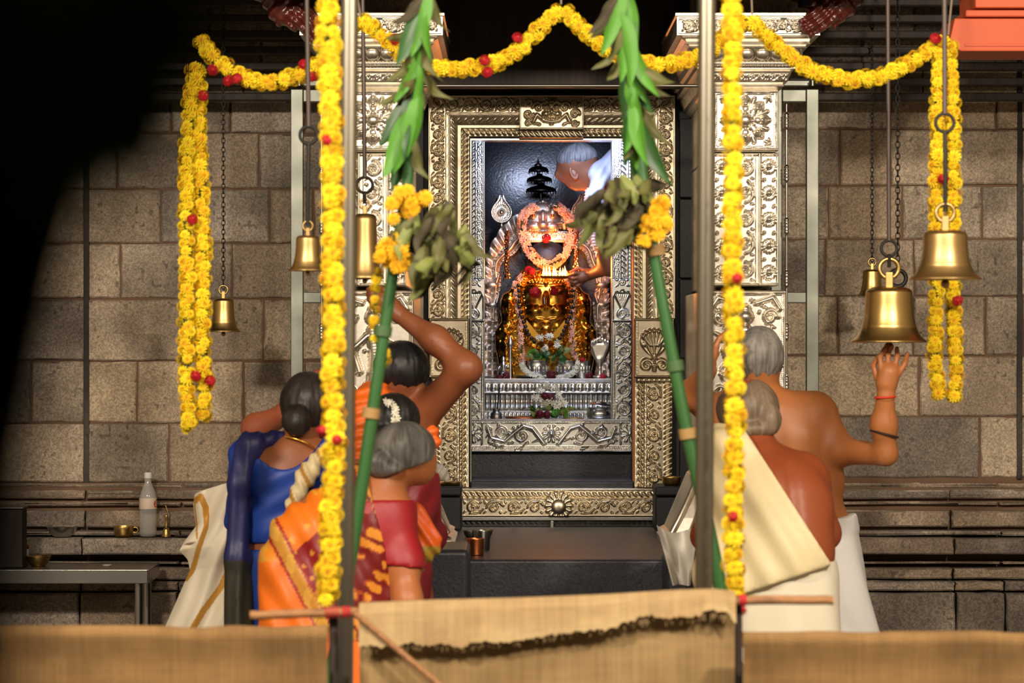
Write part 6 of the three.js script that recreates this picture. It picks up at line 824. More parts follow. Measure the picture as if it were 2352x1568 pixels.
// ---- the standing man ringing the big bell
{
  const D = 9.5, o = person('bare backed man with grey hair and white dhoti touching the big bell', J(1820, 900, D)), sk = skinCol(0xb5713f, 0x8a4c28);
  const bones = [[J(1745, 825, D), 0.076, 0.1, 0.09], [J(1748, 885, D), J(1768, 935, D), 0.054, 0.064], [J(1655, 945, D), J(1872, 942, D), 0.062, 0.066], [J(1780, 1010, D), 0.2, 0.16, 0.105], [J(1810, 1105, D), 0.19, 0.17, 0.1], [J(1838, 1200, D), 0.165, 0.12, 0.1], [J(1850, 1300, D), 0.15, 0.12, 0.1],
    [J(1885, 960, D), J(1930, 1035, D - 0.05), 0.06, 0.048], [J(1930, 1035, D - 0.05), J(2034, 1044, 9.3), 0.045, 0.035], [J(2036, 1040, 9.3), J(2030, 975, 9.28), 0.033, 0.041], [J(2030, 975, 9.28), J(2034, 905, 9.25), 0.04, 0.029],
    [J(1645, 950, D), J(1590, 905, D - 0.1), 0.058, 0.046], [J(1590, 905, D - 0.1), J(1625, 850, D - 0.25), 0.044, 0.032], [J(1820, 1330, D), J(1780, 1690, D), 0.09, 0.05], [J(1880, 1330, D), J(1890, 1690, D), 0.09, 0.05], [J(1780, 1690, D), J(1782, 1695, D + 0.12), 0.04, 0.035], [J(1890, 1690, D), J(1892, 1695, D + 0.12), 0.04, 0.035]];
  const f0 = field(bones, 0.032), f = (x, y, z) => { const [px, py] = pxOf(x, y, z); const spine = 0.006 * Math.exp(-(((px - 1775 - (py - 930) * 0.2) / 14) ** 2)) * sst(930, 960, py) * (z > -D ? 1 : 0), blade = 0.01 * Math.exp(-(((px - 1862) / 30) ** 2) - (((py - 1010) / 60) ** 2)); return f0(x, y, z) + spine - blade; };
  const [lo, hi] = bounds(f0.pts, 0.12), g1 = mesh3(f, lo, hi, 0.0095, sk);
  const hd = 9.25, fin = [[[2014, 868], [2006, 840], [2018, 818]], [[2024, 848], [2021, 820], [2033, 799]], [[2039, 842], [2040, 814], [2046, 796]], [[2054, 846], [2061, 819], [2060, 800]], [[2064, 858], [2079, 834], [2084, 812]]], hb = [[J(2034, 910, hd), J(2038, 880, hd), 0.03, 0.03], [J(2036, 880, hd), J(2042, 856, hd), 0.036, 0.038]];
  fin.forEach((c, i) => { const z = hd - 0.012 + (i === 0 ? 0.02 : 0); hb.push([J(...c[0], z), J(...c[1], z + 0.008), 0.0098, 0.0088], [J(...c[1], z + 0.008), J(...c[2], z - 0.004), 0.0088, 0.0072]); });
  const hf = field(hb, 0.005), hs = (x, y, z) => hf(x, y, z), [l2, h2] = bounds(hf.pts, 0.05), g2 = mesh3(hs, l2, h2, 0.0036, sk); part('body', merge([g1, g2, hand(J(1625, 850, D - 0.25), V(0.3, 0.9, -0.2), V(0, 0, 1), sk)]), M.vskin, o);
  hair(o, J(1745, 818, D), [0.082, 0.102, 0.096], (x, y, z) => Math.max(y - 0 - J(0, 885, D).y < 0 ? -1 : -(0.0), -0.1) + (y < J(0, 893, D).y ? -0.1 + 0.1 + (J(0, 893, D).y - y) * -1 + 0 : 0.2), [0x4c4844, 0xa8a29a]);
  for (const s of [-1, 1]) { }
  const dh = skirt(J(1836, 1200, D), 0.19, J(1868, 1760, D), 0.3, 9, 0.012, 0.7);
  cloth('dhoti', o, (x, y, z) => { const [px, py] = pxOf(x, y, z); return Math.max(dh(x, y, z) - 0.006 * sst(1225, 1215, py), (y - J(0, 1192 + (px - 1900) * -0.22, D).y)); }, [J(1700, 1150, D - 0.25), J(2060, 1700, D + 0.25), J(1600, 1700, D)], 0.011, (x, y, z) => mixc(0xf0efee, 0xdedcd8, fbm(x * 5, y * 5, z * 5, 3)));
  for (const [x, y, d, r, m, lb] of [[2033, 912, 9.252, 0.034, std(0xd83a1c, 0.6), 'red thread'], [2031, 996, 9.28, 0.046, std(0x2a1c16, 0.7), 'black thread']]) { const t = new THREE.TorusGeometry(r, m === 0 ? 0.003 : 0.0035, 8, 28); t.rotateX(Math.PI / 2); t.rotateZ(lb[0] === 'b' ? -0.25 : 0.05); const p = J(x, y, d); t.translate(p.x, p.y, p.z); part('wrist_thread', t, m, o, lb + ' tied round the forearm'); }
}
// ---- the bent man in front of him with the cream shawl
{
  const D = 8.5, o = person('bowing man with hair knot and cream shawl beside the right post', J(1780, 1200, D)), sk = skinCol(0x9a4c28, 0x6e2f16);
  const bones = [[J(1714, 938, 8.72), 0.09, 0.092, 0.1], [J(1725, 1000, 8.68), J(1750, 1060, 8.62), 0.058, 0.075], [J(1660, 1090, 8.6), J(1845, 1085, 8.6), 0.06, 0.062], [J(1770, 1110, 8.58), 0.15, 0.1, 0.11], [J(1790, 1170, 8.52), 0.165, 0.15, 0.115], [J(1803, 1265, 8.48), 0.15, 0.15, 0.11], [J(1800, 1370, D), 0.15, 0.12, 0.12], [J(1862, 1110, 8.6), J(1893, 1225, 8.68), 0.055, 0.045], [J(1893, 1225, 8.68), J(1830, 1200, 8.9), 0.042, 0.03], [J(1650, 1100, 8.6), J(1625, 1230, 8.75), 0.055, 0.045], [J(1625, 1230, 8.75), J(1690, 1190, 8.9), 0.042, 0.03], [J(1745, 1400, D), J(1740, 1900, D), 0.08, 0.05], [J(1845, 1400, D), J(1850, 1900, D), 0.08, 0.05]];
  const f0 = field(bones, 0.045), f = (x, y, z) => { const [px, py] = pxOf(x, y, z); return f0(x, y, z) + 0.008 * Math.exp(-(((px - 1815 - (py - 1100) * 0.12) / 13) ** 2)) * sst(1050, 1090, py) * sst(1270, 1200, py); }, [lo, hi] = bounds(f0.pts, 0.11); part('body', merge([mesh3(f, lo, hi, 0.0095, sk), hand(J(1830, 1200, 8.9), V(-0.3, 0.5, -0.8), V(1, 0, 0), sk), hand(J(1690, 1190, 8.9), V(0.3, 0.5, -0.8), V(-1, 0, 0), sk)]), M.vskin, o);
  hair(o, J(1718, 938, 8.71), [0.097, 0.094, 0.106], (x, y, z) => { const [px, py] = pxOf(x, y, z); return (line2(1655, 935, 1745, 862)(px, py) < 0 ? 1 : 1) * 0 + 0.02 + ((py - 905) + (px - 1700) * 0.45) / 900; }, [0x4a3626, 0x94826c], [[J(1768, 962, 8.63), 0.035, 0.05, 0.04], [J(1735, 985, 8.62), 0.06, 0.026, 0.03]], 20);
  const sf = field([[J(1680, 1050, 8.56), J(1678, 1330, 8.5), 0.075, 0.1], [J(1770, 1120, 8.56), 0.16, 0.11, 0.115], [J(1790, 1180, 8.5), 0.17, 0.15, 0.12], [J(1805, 1270, 8.46), 0.158, 0.15, 0.118], [J(1765, 1330, 8.47), 0.16, 0.1, 0.125], [J(1665, 1010, 8.66), J(1680, 1060, 8.6), 0.04, 0.07]], 0.05), cutA = line2(1722, 1004, 1908, 1292), hem = line2(1620, 1392, 1915, 1296);
  cloth('shawl', o, (x, y, z) => { const [px, py] = pxOf(x, y, z), s = D / FPX; const fold = 0.006 * Math.sin((px - py * 0.62) * 0.075) + 0.004 * Math.sin((px - py * 0.6) * 0.03 + 1); return Math.max(sf(x, y, z) - 0.012 - fold, cutA(px, py) * s, -hem(px, py) * s); }, [J(1600, 960, 8.25), J(1950, 1420, 8.8)], 0.0085, (x, y, z) => { const [px, py] = pxOf(x, y, z); return mixc(0xe9d9ae, 0xdcc893, fbm(x * 4, y * 4, z * 4, 3) * 0.7); });
  const dh = skirt(J(1795, 1330, D), 0.162, J(1790, 1950, D), 0.2, 7, 0.007, 0.8);
  cloth('dhoti', o, (x, y, z) => { const [px, py] = pxOf(x, y, z); return Math.max(dh(x, y, z) - 0.01, y - J(0, 1275, D).y); }, [J(1560, 1250, D - 0.25), J(2040, 1950, D + 0.28)], 0.011, (x, y, z) => mixc(0xf2ead6, 0xe2d8bc, fbm(x * 4, y * 4, z * 4, 3)));
}
// ---- woman in blue
{
  const D = 9.0, o = person('woman in a royal blue blouse with dark hair in a bun', J(650, 1200, D)), sk = skinCol(0x9c5c36, 0x743c1e);
  const bones = [[J(708, 930, 9.05), 0.078, 0.095, 0.09], [J(693, 985, 9.02), J(676, 1030, D), 0.046, 0.06], [J(578, 1045, D), J(745, 1052, D), 0.05, 0.052], [J(655, 1105, D), 0.135, 0.125, 0.095], [J(648, 1210, D), 0.118, 0.12, 0.09], [J(655, 1350, D), 0.165, 0.16, 0.12], [J(570, 1055, D), J(556, 1190, 9.12), 0.05, 0.04], [J(556, 1190, 9.12), J(650, 1130, 9.3), 0.038, 0.028], [J(752, 1060, D), J(775, 1190, 9.12), 0.048, 0.04], [J(775, 1190, 9.12), J(700, 1130, 9.3), 0.038, 0.028], [J(610, 1450, D), J(610, 1790, D), 0.08, 0.05], [J(700, 1450, D), J(700, 1790, D), 0.08, 0.05]];
  const f = field(bones, 0.04), [lo, hi] = bounds(f.pts, 0.11); part('body', merge([mesh3(f, lo, hi, 0.0095, sk), hand(J(650, 1130, 9.3), V(0.2, 0.9, -0.4), V(0, 0, 1), sk), hand(J(700, 1130, 9.3), V(-0.2, 0.9, -0.4), V(0, 0, 1), sk)]), M.vskin, o);
  hair(o, J(706, 925, 9.04), [0.088, 0.1, 0.099], (x, y, z) => { const [px, py] = pxOf(x, y, z); return (1006 - py + (px - 700) * 0.1) * 0.0013; }, [0x14100e, 0x3c322c], [[J(682, 966, 8.94), 0.048, 0.05, 0.045]]);
  const neck = (px) => 1078 - 58 * clamp(((px - 650) / 82) ** 2, 0, 1.3);
  cloth('blouse', o, (x, y, z) => { const [px, py] = pxOf(x, y, z); return Math.max(f(x, y, z) - 0.01 - 0.003 * Math.sin(py * 0.11 + px * 0.05), (neck(px) - py) * D / FPX, (py - 1248) * D / FPX); }, [J(500, 990, D - 0.18), J(830, 1260, 9.18)], 0.008, (x, y, z) => mixc(0x1d46a8, 0x17378a, fbm(x * 8, y * 8, z * 8, 3)));
  const sk2 = skirt(J(652, 1300, D), 0.15, J(655, 1850, D), 0.19, 8, 0.008, 0.75); cloth('skirt', o, (x, y, z) => { const [, py] = pxOf(x, y, z); return Math.max(sk2(x, y, z) - 0.012, (1262 - py) * D / FPX); }, [J(420, 1255, D - 0.3), J(890, 1820, D + 0.3)], 0.012, (x, y, z) => mixc(0x1a3d8e, 0x122a66, fbm(x * 8, y * 8, z * 8, 3)));
  { const g = tube([J(655, 1002, 8.94), J(680, 1008, 8.93), J(705, 1018, 8.93), J(722, 1030, 8.94)], 0.0032, 24, 6); part('neck_chain', g, M.gold, o, 'thin gold neck chain'); }
  const pf = field([[J(640, 1004, 8.98), J(572, 1022, 8.94), 0.024, 0.034], [J(572, 1022, 8.94), J(548, 1110, 8.91), 0.038, 0.034], [J(548, 1110, 8.91), J(546, 1280, 8.9), 0.034, 0.038], [J(546, 1280, 8.9), J(552, 1600, 8.88), 0.04, 0.05]], 0.03);
  cloth('shoulder_drape', o, (x, y, z) => { const [px, py] = pxOf(x, y, z); return pf(x, y, z) + 0.0035 * Math.sin(px * 0.2 + Math.sin(py * 0.01) * 2); }, pf.pts, 0.0085, (x, y, z) => { const [, py] = pxOf(x, y, z); return py > 1283 + 8 * noise(x * 60, 1) ? 0x2e2c20 : 0x22265e; }, M.vsilk, 'navy shoulder drape with dark end');
  const cf = field([[J(735, 1045, 8.92), J(705, 1090, 8.9), 0.022, 0.03], [J(705, 1090, 8.9), J(672, 1160, 8.88), 0.03, 0.024]], 0.02); cloth('cream_sash', o, (x, y, z) => cf(x, y, z) + 0.004 * Math.sin((x + y * 0.5) * 170), cf.pts, 0.006, (x, y, z) => (Math.sin((x + y * 0.5) * 85) > 0.75 ? 0xb88a3c : 0xdcc89a), M.vsilk, 'cream sash with gold lines');
}
// ---- person in cream sari, mostly hidden behind her
{
  const D = 9.75, o = person('person in a gold bordered cream sari hidden behind the woman in blue', J(640, 1200, D)), sk = skinCol(0xa2573a, 0x7c3a22);
  const f = field([[J(715, 940, D), 0.075, 0.1, 0.085], [J(710, 1000, D), J(690, 1050, D), 0.046, 0.06], [J(600, 1070, D), J(760, 1070, D), 0.05], [J(670, 1150, D), 0.14, 0.15, 0.1], [J(670, 1300, D), 0.15, 0.16, 0.11], [J(590, 1065, D), J(586, 985, 9.5), 0.045, 0.043], [J(592, 982, 9.5), J(665, 945, 9.42), 0.045, 0.034], [J(665, 945, 9.42), J(690, 915, 9.5), 0.032, 0.03], [J(640, 1450, D), J(640, 1840, D), 0.08, 0.05], [J(700, 1450, D), J(700, 1840, D), 0.08, 0.05]], 0.04), [lo, hi] = bounds(f.pts, 0.11); part('body', merge([mesh3(f, lo, hi, 0.01, sk), hand(J(690, 915, 9.5), V(0.3, 0.6, -0.7), V(0, 0, 1), sk)]), M.vskin, o);
  hair(o, J(715, 935, D), [0.082, 0.104, 0.092], (x, y, z) => (y - J(0, 985, D).y) * 0.5, [0x14100e, 0x2a221e]);
  const dist = (px, py, pl) => { let m = 1e9; for (let i = 1; i < pl.length; i++) { const [ax, ay] = pl[i - 1], [bx, by] = pl[i], ux = bx - ax, uy = by - ay, t = clamp(((px - ax) * ux + (py - ay) * uy) / (ux * ux + uy * uy), 0, 1); m = Math.min(m, Math.hypot(px - ax - t * ux, py - ay - t * uy)); } return m; };
  const gold = [[[446, 1150], [462, 1140], [472, 1165], [474, 1210], [458, 1260], [440, 1310], [424, 1330]], [[530, 1300], [510, 1345], [470, 1400], [440, 1450]], [[444, 1152], [448, 1200], [452, 1236]]];
  const lerpT = (k, v) => { for (let i = 1; i < k.length; i++) if (v <= k[i][0]) return k[i - 1][1] + (k[i][1] - k[i - 1][1]) * (v - k[i - 1][0]) / (k[i][0] - k[i - 1][0]); return k[k.length - 1][1]; };
  const cols = [], nx = 170, ny = 150, g = sheet(nx, ny, (a, b) => { const py0 = 1138 + b * 420, x0 = lerpT([[1130, 444], [1160, 440], [1210, 446], [1245, 420], [1266, 408], [1290, 426], [1312, 432], [1440, 376], [1600, 330]], py0), x1 = 600 + 10 * b, px = x0 + (x1 - x0) * a, py = py0 - 50 * Math.pow(a, 0.75) * Math.pow(1 - b, 1.5), p = J(px, py, D - 0.28); const dg = (px - 378) * 0.9 + (py - 1440) * 0.42; p.z += 0.11 * Math.sin(Math.PI * a * 0.9) - 0.06 + 0.016 * Math.sin(dg * 0.055) + 0.009 * Math.sin(dg * 0.13 + 2 * noise(px * 0.01, py * 0.01)) + 0.02 * noise(px * 0.02, py * 0.012, 4) + (a < 0.2 && b < 0.28 ? 0.02 * Math.sin(a / 0.2 * Math.PI) : 0); const c = new THREE.Color(dist(px, py, gold[0]) < 7 || dist(px, py, gold[1]) < 7 || dist(px, py, gold[2]) < 2.5 ? 0xc89038 : 0xf0e4cc); cols.push(c.r, c.g, c.b); return [p, a, b]; });
  g.setAttribute('color', new THREE.Float32BufferAttribute(cols, 3)); const mt = M.vsilk.clone(); mt.side = THREE.DoubleSide; part('sari_drape', g, mt, o, 'cream drape with gold borders');
  const sf = skirt(J(640, 1130, D), 0.15, J(560, 1900, D), 0.3, 8, 0.012, 0.7); cloth('sari', o, (x, y, z) => Math.max(sf(x, y, z), y - J(0, 1105, D).y), [J(350, 1080, D - 0.3), J(840, 1860, D + 0.3)], 0.014, () => 0xece0c6);
}
// ---- elderly woman in the orange and maroon sari
{
  const D = 8.3, o = person('grey haired woman bowing in an orange and maroon sari with red sleeve', J(790, 1300, D)), sk = skinCol(0xb06a3c, 0x84461f);
  const bones = [[J(930, 1038, 8.34), 0.086, 0.08, 0.085], [J(965, 1075, 8.36), 0.045, 0.05, 0.05], [J(895, 1090, 8.32), J(850, 1150, D), 0.052, 0.068], [J(735, 1185, D), J(895, 1175, D), 0.06, 0.06], [J(800, 1230, D), 0.15, 0.13, 0.11], [J(775, 1340, D), 0.155, 0.15, 0.115], [J(765, 1470, D), 0.18, 0.16, 0.14], [J(898, 1180, D), J(926, 1290, 8.26), 0.056, 0.046], [J(926, 1290, 8.26), J(936, 1378, 8.22), 0.044, 0.038], [J(936, 1380, 8.22), J(926, 1372, 8.46), 0.036, 0.028], [J(725, 1190, D), J(690, 1300, 8.4), 0.055, 0.045], [J(690, 1300, 8.4), J(760, 1290, 8.6), 0.042, 0.03], [J(720, 1600, D), J(720, 1950, D), 0.08, 0.05], [J(810, 1600, D), J(810, 1950, D), 0.08, 0.05]];
  const f = field(bones, 0.045), [lo, hi] = bounds(f.pts, 0.11), g1 = mesh3(f, lo, hi, 0.0095, sk);
  const hb = [[J(926, 1372, 8.46), J(924, 1368, 8.52), 0.026, 0.03]]; for (let k = 0; k < 5; k++) hb.push([J(912 + k * 7, 1366, 8.53), J(914 + k * 6, 1352 - (k === 4 ? -8 : 0), 8.58), 0.009, 0.0075]); const hf = field(hb, 0.008), [l2, h2] = bounds(hf.pts, 0.04); part('body', merge([g1, mesh3(hf, l2, h2, 0.004, sk)]), M.vskin, o);
  hair(o, J(928, 1030, 8.33), [0.093, 0.081, 0.094], (x, y, z) => { const [px, py] = pxOf(x, y, z); return line2(870, 1090, 1000, 1045)(px, py) * 0.0013 + 0.012; }, [0x353230, 0x8e8a84], [[J(866, 1062, 8.26), 0.04, 0.038, 0.04], [J(890, 1075, 8.27), 0.05, 0.03, 0.045]], 16);
  cloth('blouse', o, (x, y, z) => { const [px, py] = pxOf(x, y, z); return Math.max(f(x, y, z) - 0.01, (py - 1302 - (px - 930) * 0.12) * D / FPX, (1148 - py) * D / FPX, (795 - px) * D / FPX); }, [J(780, 1130, 8.05), J(1000, 1310, 8.5)], 0.0075, (x, y, z) => mixc(0xa51822, 0x7c0f18, fbm(x * 12, y * 12, z * 12, 3)));
  const sf = field([[J(735, 1195, D), J(840, 1115, 8.28), 0.066, 0.055], [J(800, 1235, D), 0.158, 0.135, 0.122], [J(775, 1345, D), 0.165, 0.15, 0.13], [J(680, 1235, 8.28), J(665, 1300, 8.28), 0.07, 0.072], [J(668, 1300, 8.28), J(675, 1480, 8.26), 0.07, 0.1], [J(790, 1440, D), 0.17, 0.15, 0.14]], 0.05), cut = line2(838, 1085, 925, 1400);
  const sari = (px, py, n) => {
    if (px > 788) { const s = px - (862 + (py - 1100) * 0.32); if (py < 1275 && s > -24) return s > -6 || s < -12 ? 0xd09a3c : 0xb87a24; const st = Math.sin((px * 0.55 + py * 0.8) * 0.085 + n * 5) + 0.7 * Math.sin((px - py) * 0.13 + n * 7); return st > 0.75 ? 0xd88a2c : st > 0.45 ? 0xa8481c : 0x6e100f; }
    const L = (px - 640) - (py - 1240) * 0.52; if (Math.abs(L) < 15) return n > 0.6 ? 0xe0a848 : 0xcf9034; if (Math.abs(L) < 23) return 0xa01a20;
    if (L < 0) return py > 1290 ? 0xee7414 : (n > 0.55 ? 0xd89a38 : 0xe28a24);
    if (py > 1285 - (px - 660) * 0.95) { const m = Math.sin(px * 0.16) * Math.sin(py * 0.11) > 0.72; return m ? 0xd08a34 : 0x8a1218; }
    return n > 0.62 ? 0xe9a030 : 0xee7a16;
  };
  cloth('sari', o, (x, y, z) => { const [px, py] = pxOf(x, y, z); return Math.max(sf(x, y, z) - 0.012 - 0.005 * Math.sin((px * 0.8 - py * 0.45) * 0.12) - 0.003 * Math.sin((px + py) * 0.05), cut(px, py) * D / FPX, (py - 1520) * D / FPX); }, [J(580, 1060, 8.02), J(960, 1530, 8.5)], 0.0058, (x, y, z) => { const [px, py] = pxOf(x, y, z); return sari(px, py, fbm(x * 22, y * 22, z * 22, 2)); }, M.vsilk, 'orange and maroon sari with gold bands');
  const lk = skirt(J(780, 1400, D), 0.17, J(770, 2000, D), 0.26, 9, 0.012, 0.8); cloth('sari_skirt', o, (x, y, z) => Math.max(lk(x, y, z) - 0.008, y - J(0, 1385, D).y), [J(540, 1380, 8.0), J(1020, 1990, 8.6)], 0.011, (x, y, z) => mixc(0xf07818, 0xd85c10, fbm(x * 9, y * 9, z * 9, 3)));
  const df = field([[J(955, 1180, 8.45), J(985, 1250, 8.45), 0.03, 0.034], [J(985, 1250, 8.45), J(950, 1300, 8.45), 0.03, 0.03]], 0.03); cloth('sari_end', o, (x, y, z) => df(x, y, z) + 0.005 * Math.sin((x * 1.4 + y) * 110), df.pts, 0.007, (x, y, z) => { const [, py] = pxOf(x, y, z); return py > 1255 ? 0xa08024 : 0xd85a16; });
}
// ---- woman with jasmine in her hair
{
  const D = 8.8, o = person('black haired woman with a jasmine string behind the grey haired woman', J(900, 1100, D)), sk = skinCol(0x8a5030, 0x66341a);
  const f = field([[J(903, 970, D), 0.074, 0.085, 0.085], [J(895, 1030, D), J(885, 1075, D), 0.046, 0.058], [J(800, 1095, D), J(960, 1095, D), 0.052], [J(880, 1180, D), 0.14, 0.15, 0.1], [J(875, 1330, D), 0.15, 0.16, 0.12], [J(960, 1100, D), J(985, 1230, 8.95), 0.048, 0.038], [J(985, 1230, 8.95), J(930, 1180, 9.1), 0.036, 0.028], [J(800, 1100, D), J(790, 1230, 8.95), 0.048, 0.038], [J(790, 1230, 8.95), J(860, 1180, 9.1), 0.036, 0.028], [J(830, 1480, D), J(830, 1820, D), 0.08, 0.05], [J(920, 1480, D), J(920, 1820, D), 0.08, 0.05]], 0.04), [lo, hi] = bounds(f.pts, 0.11); part('body', merge([mesh3(f, lo, hi, 0.01, sk), hand(J(930, 1180, 9.1), V(-0.2, 0.9, -0.3), V(0, 0, 1), sk), hand(J(860, 1180, 9.1), V(0.2, 0.9, -0.3), V(0, 0, 1), sk)]), M.vskin, o);
  hair(o, J(903, 962, D), [0.084, 0.082, 0.094], (x, y, z) => (y - J(0, 1035, D).y) * 0.5, [0x0a0908, 0x221e1c], [[J(885, 1000, 8.72), J(880, 1090, 8.68), 0.035, 0.03]]);
  cloth('red_sari', o, (x, y, z) => { const [px, py] = pxOf(x, y, z); return Math.max(f(x, y, z) - 0.012 - 0.004 * Math.sin(px * 0.12 + py * 0.06), (1085 - py) * D / FPX, (py - 1500) * D / FPX); }, [J(740, 1070, 8.55), J(1040, 1510, 9.2)], 0.011, (x, y, z) => mixc(0x8a1220, 0x5c0a14, fbm(x * 9, y * 9, z * 9, 3)));
  const sk2 = skirt(J(875, 1400, D), 0.13, J(875, 1850, D), 0.15, 8, 0.006, 0.8); cloth('sari_skirt', o, sk2, [J(660, 1360, 8.5), J(1090, 1860, 9.1)], 0.014, () => 0x7a1420);
  const jp = [[893, 920], [900, 930], [907, 945], [910, 960], [906, 975], [902, 990], [899, 1002]].map(([x, y]) => J(x, y, 8.68)), cv = new THREE.CatmullRomCurve3(jp), js = part('jasmine_string', tube(jp, 0.004, 20, 5), M.core, o); for (let k = 0; k < 26; k++) inst('flower', STAR, M.whitePetal, js, cv.getPoint(k / 25).add(V(rr(-0.008, 0.008), 0, rr(0, 0.012))), [rr(-0.6, 0.6), rr(-0.6, 0.6), rr(0, 6)], 0.011);
}
// ---- person reaching up to the tall bell
{
  const D = 9.3, o = person('black haired person with raised bare arm reaching for the tall bell', J(905, 1000, D)), sk = skinCol(0x8c5030, 0x5e3018);
  const f = field([[J(920, 855, D), 0.084, 0.095, 0.092], [J(905, 915, D), J(895, 960, D), 0.05, 0.062], [J(825, 985, D), J(955, 970, D), 0.056, 0.06], [J(890, 1070, D), 0.15, 0.15, 0.1], [J(885, 1220, D), 0.14, 0.16, 0.1], [J(885, 1380, D), 0.16, 0.16, 0.11], [J(955, 968, D), J(1072, 845, 9.15), 0.06, 0.044], [J(1072, 845, 9.15), J(1000, 780, 9.2), 0.044, 0.04], [J(1000, 780, 9.2), J(925, 728, 9.26), 0.04, 0.028], [J(820, 990, D), J(800, 1110, 9.35), 0.052, 0.042], [J(800, 1110, 9.35), J(860, 1040, 9.5), 0.04, 0.03], [J(840, 1480, D), J(840, 1860, D), 0.08, 0.05], [J(930, 1480, D), J(930, 1860, D), 0.08, 0.05]], 0.04), [lo, hi] = bounds(f.pts, 0.11), g1 = mesh3(f, lo, hi, 0.0095, sk);
  const hd = 9.28, hb = [[J(925, 728, 9.26), J(895, 705, hd), 0.028, 0.034], [J(895, 705, hd), J(882, 692, hd), 0.036, 0.034]], fin = [[[880, 708], [864, 712], [856, 700]], [[872, 700], [857, 700], [848, 688]], [[868, 690], [853, 688], [845, 676]], [[868, 680], [855, 674], [846, 664]], [[892, 682], [884, 666], [870, 660]]]; fin.forEach((c) => hb.push([J(...c[0], hd - 0.01), J(...c[1], hd - 0.02), 0.0105, 0.0095], [J(...c[1], hd - 0.02), J(...c[2], hd + 0.01), 0.0095, 0.008])); const hf = field(hb, 0.008), [l2, h2] = bounds(hf.pts, 0.05); part('body', merge([g1, mesh3(hf, l2, h2, 0.004, sk), hand(J(860, 1040, 9.5), V(0.4, 0.8, -0.3), V(0, 0, 1), sk)]), M.vskin, o);
  hair(o, J(922, 846, D), [0.094, 0.092, 0.102], (x, y, z) => { const [px, py] = pxOf(x, y, z); return (908 - py - (px - 920) * 0.25) * 0.0014; }, [0x070707, 0x1a1a1c]);
  { const a = J(1010, 788, 9.195), b = J(992, 774, 9.205), t = new THREE.TorusGeometry(0.0415, 0.0032, 8, 28); t.applyQuaternion(new THREE.Quaternion().setFromUnitVectors(V(0, 0, 1), b.clone().sub(a).normalize())); t.translate((a.x + b.x) / 2, (a.y + b.y) / 2, (a.z + b.z) / 2); part('bangle', t, M.gold, o, 'thin gold bangle'); }
  const bf = field([[J(940, 985, D), J(975, 990, D), 0.058, 0.05], [J(890, 1070, D), 0.16, 0.11, 0.11], [J(880, 1200, D), 0.15, 0.16, 0.11]], 0.04); cloth('red_blouse', o, (x, y, z) => { const [px, py] = pxOf(x, y, z); return Math.max(bf(x, y, z), (968 - py + (px - 960) * 0.35) * D / FPX); }, [J(740, 950, D - 0.2), J(1060, 1340, D + 0.2)], 0.0095, (x, y, z) => mixc(0x9a1620, 0x6e0d14, fbm(x * 9, y * 9, z * 9, 2)));
  const of = field([[J(868, 905, 9.14), J(835, 935, 9.12), 0.04, 0.05], [J(835, 935, 9.12), J(835, 1060, 9.1), 0.052, 0.05], [J(880, 915, 9.2), J(850, 900, 9.3), 0.04, 0.04], [J(990, 985, 9.25), J(1000, 1020, 9.25), 0.022, 0.02]], 0.02); cloth('orange_shawl', o, (x, y, z) => { const [px, py] = pxOf(x, y, z); return of(x, y, z) + 0.005 * Math.sin(py * 0.24 + px * 0.05); }, of.pts, 0.0075, (x, y, z) => mixc(0xf0721c, 0xd25410, fbm(x * 10, y * 10, z * 10, 2)), M.vsilk, 'orange folded shawl');
  const sk2 = skirt(J(885, 1330, D), 0.14, J(885, 1880, D), 0.16, 8, 0.006, 0.8); cloth('sari_skirt', o, sk2, [J(660, 1290, D - 0.3), J(1110, 1890, D + 0.3)], 0.014, () => 0x8a1820);
}
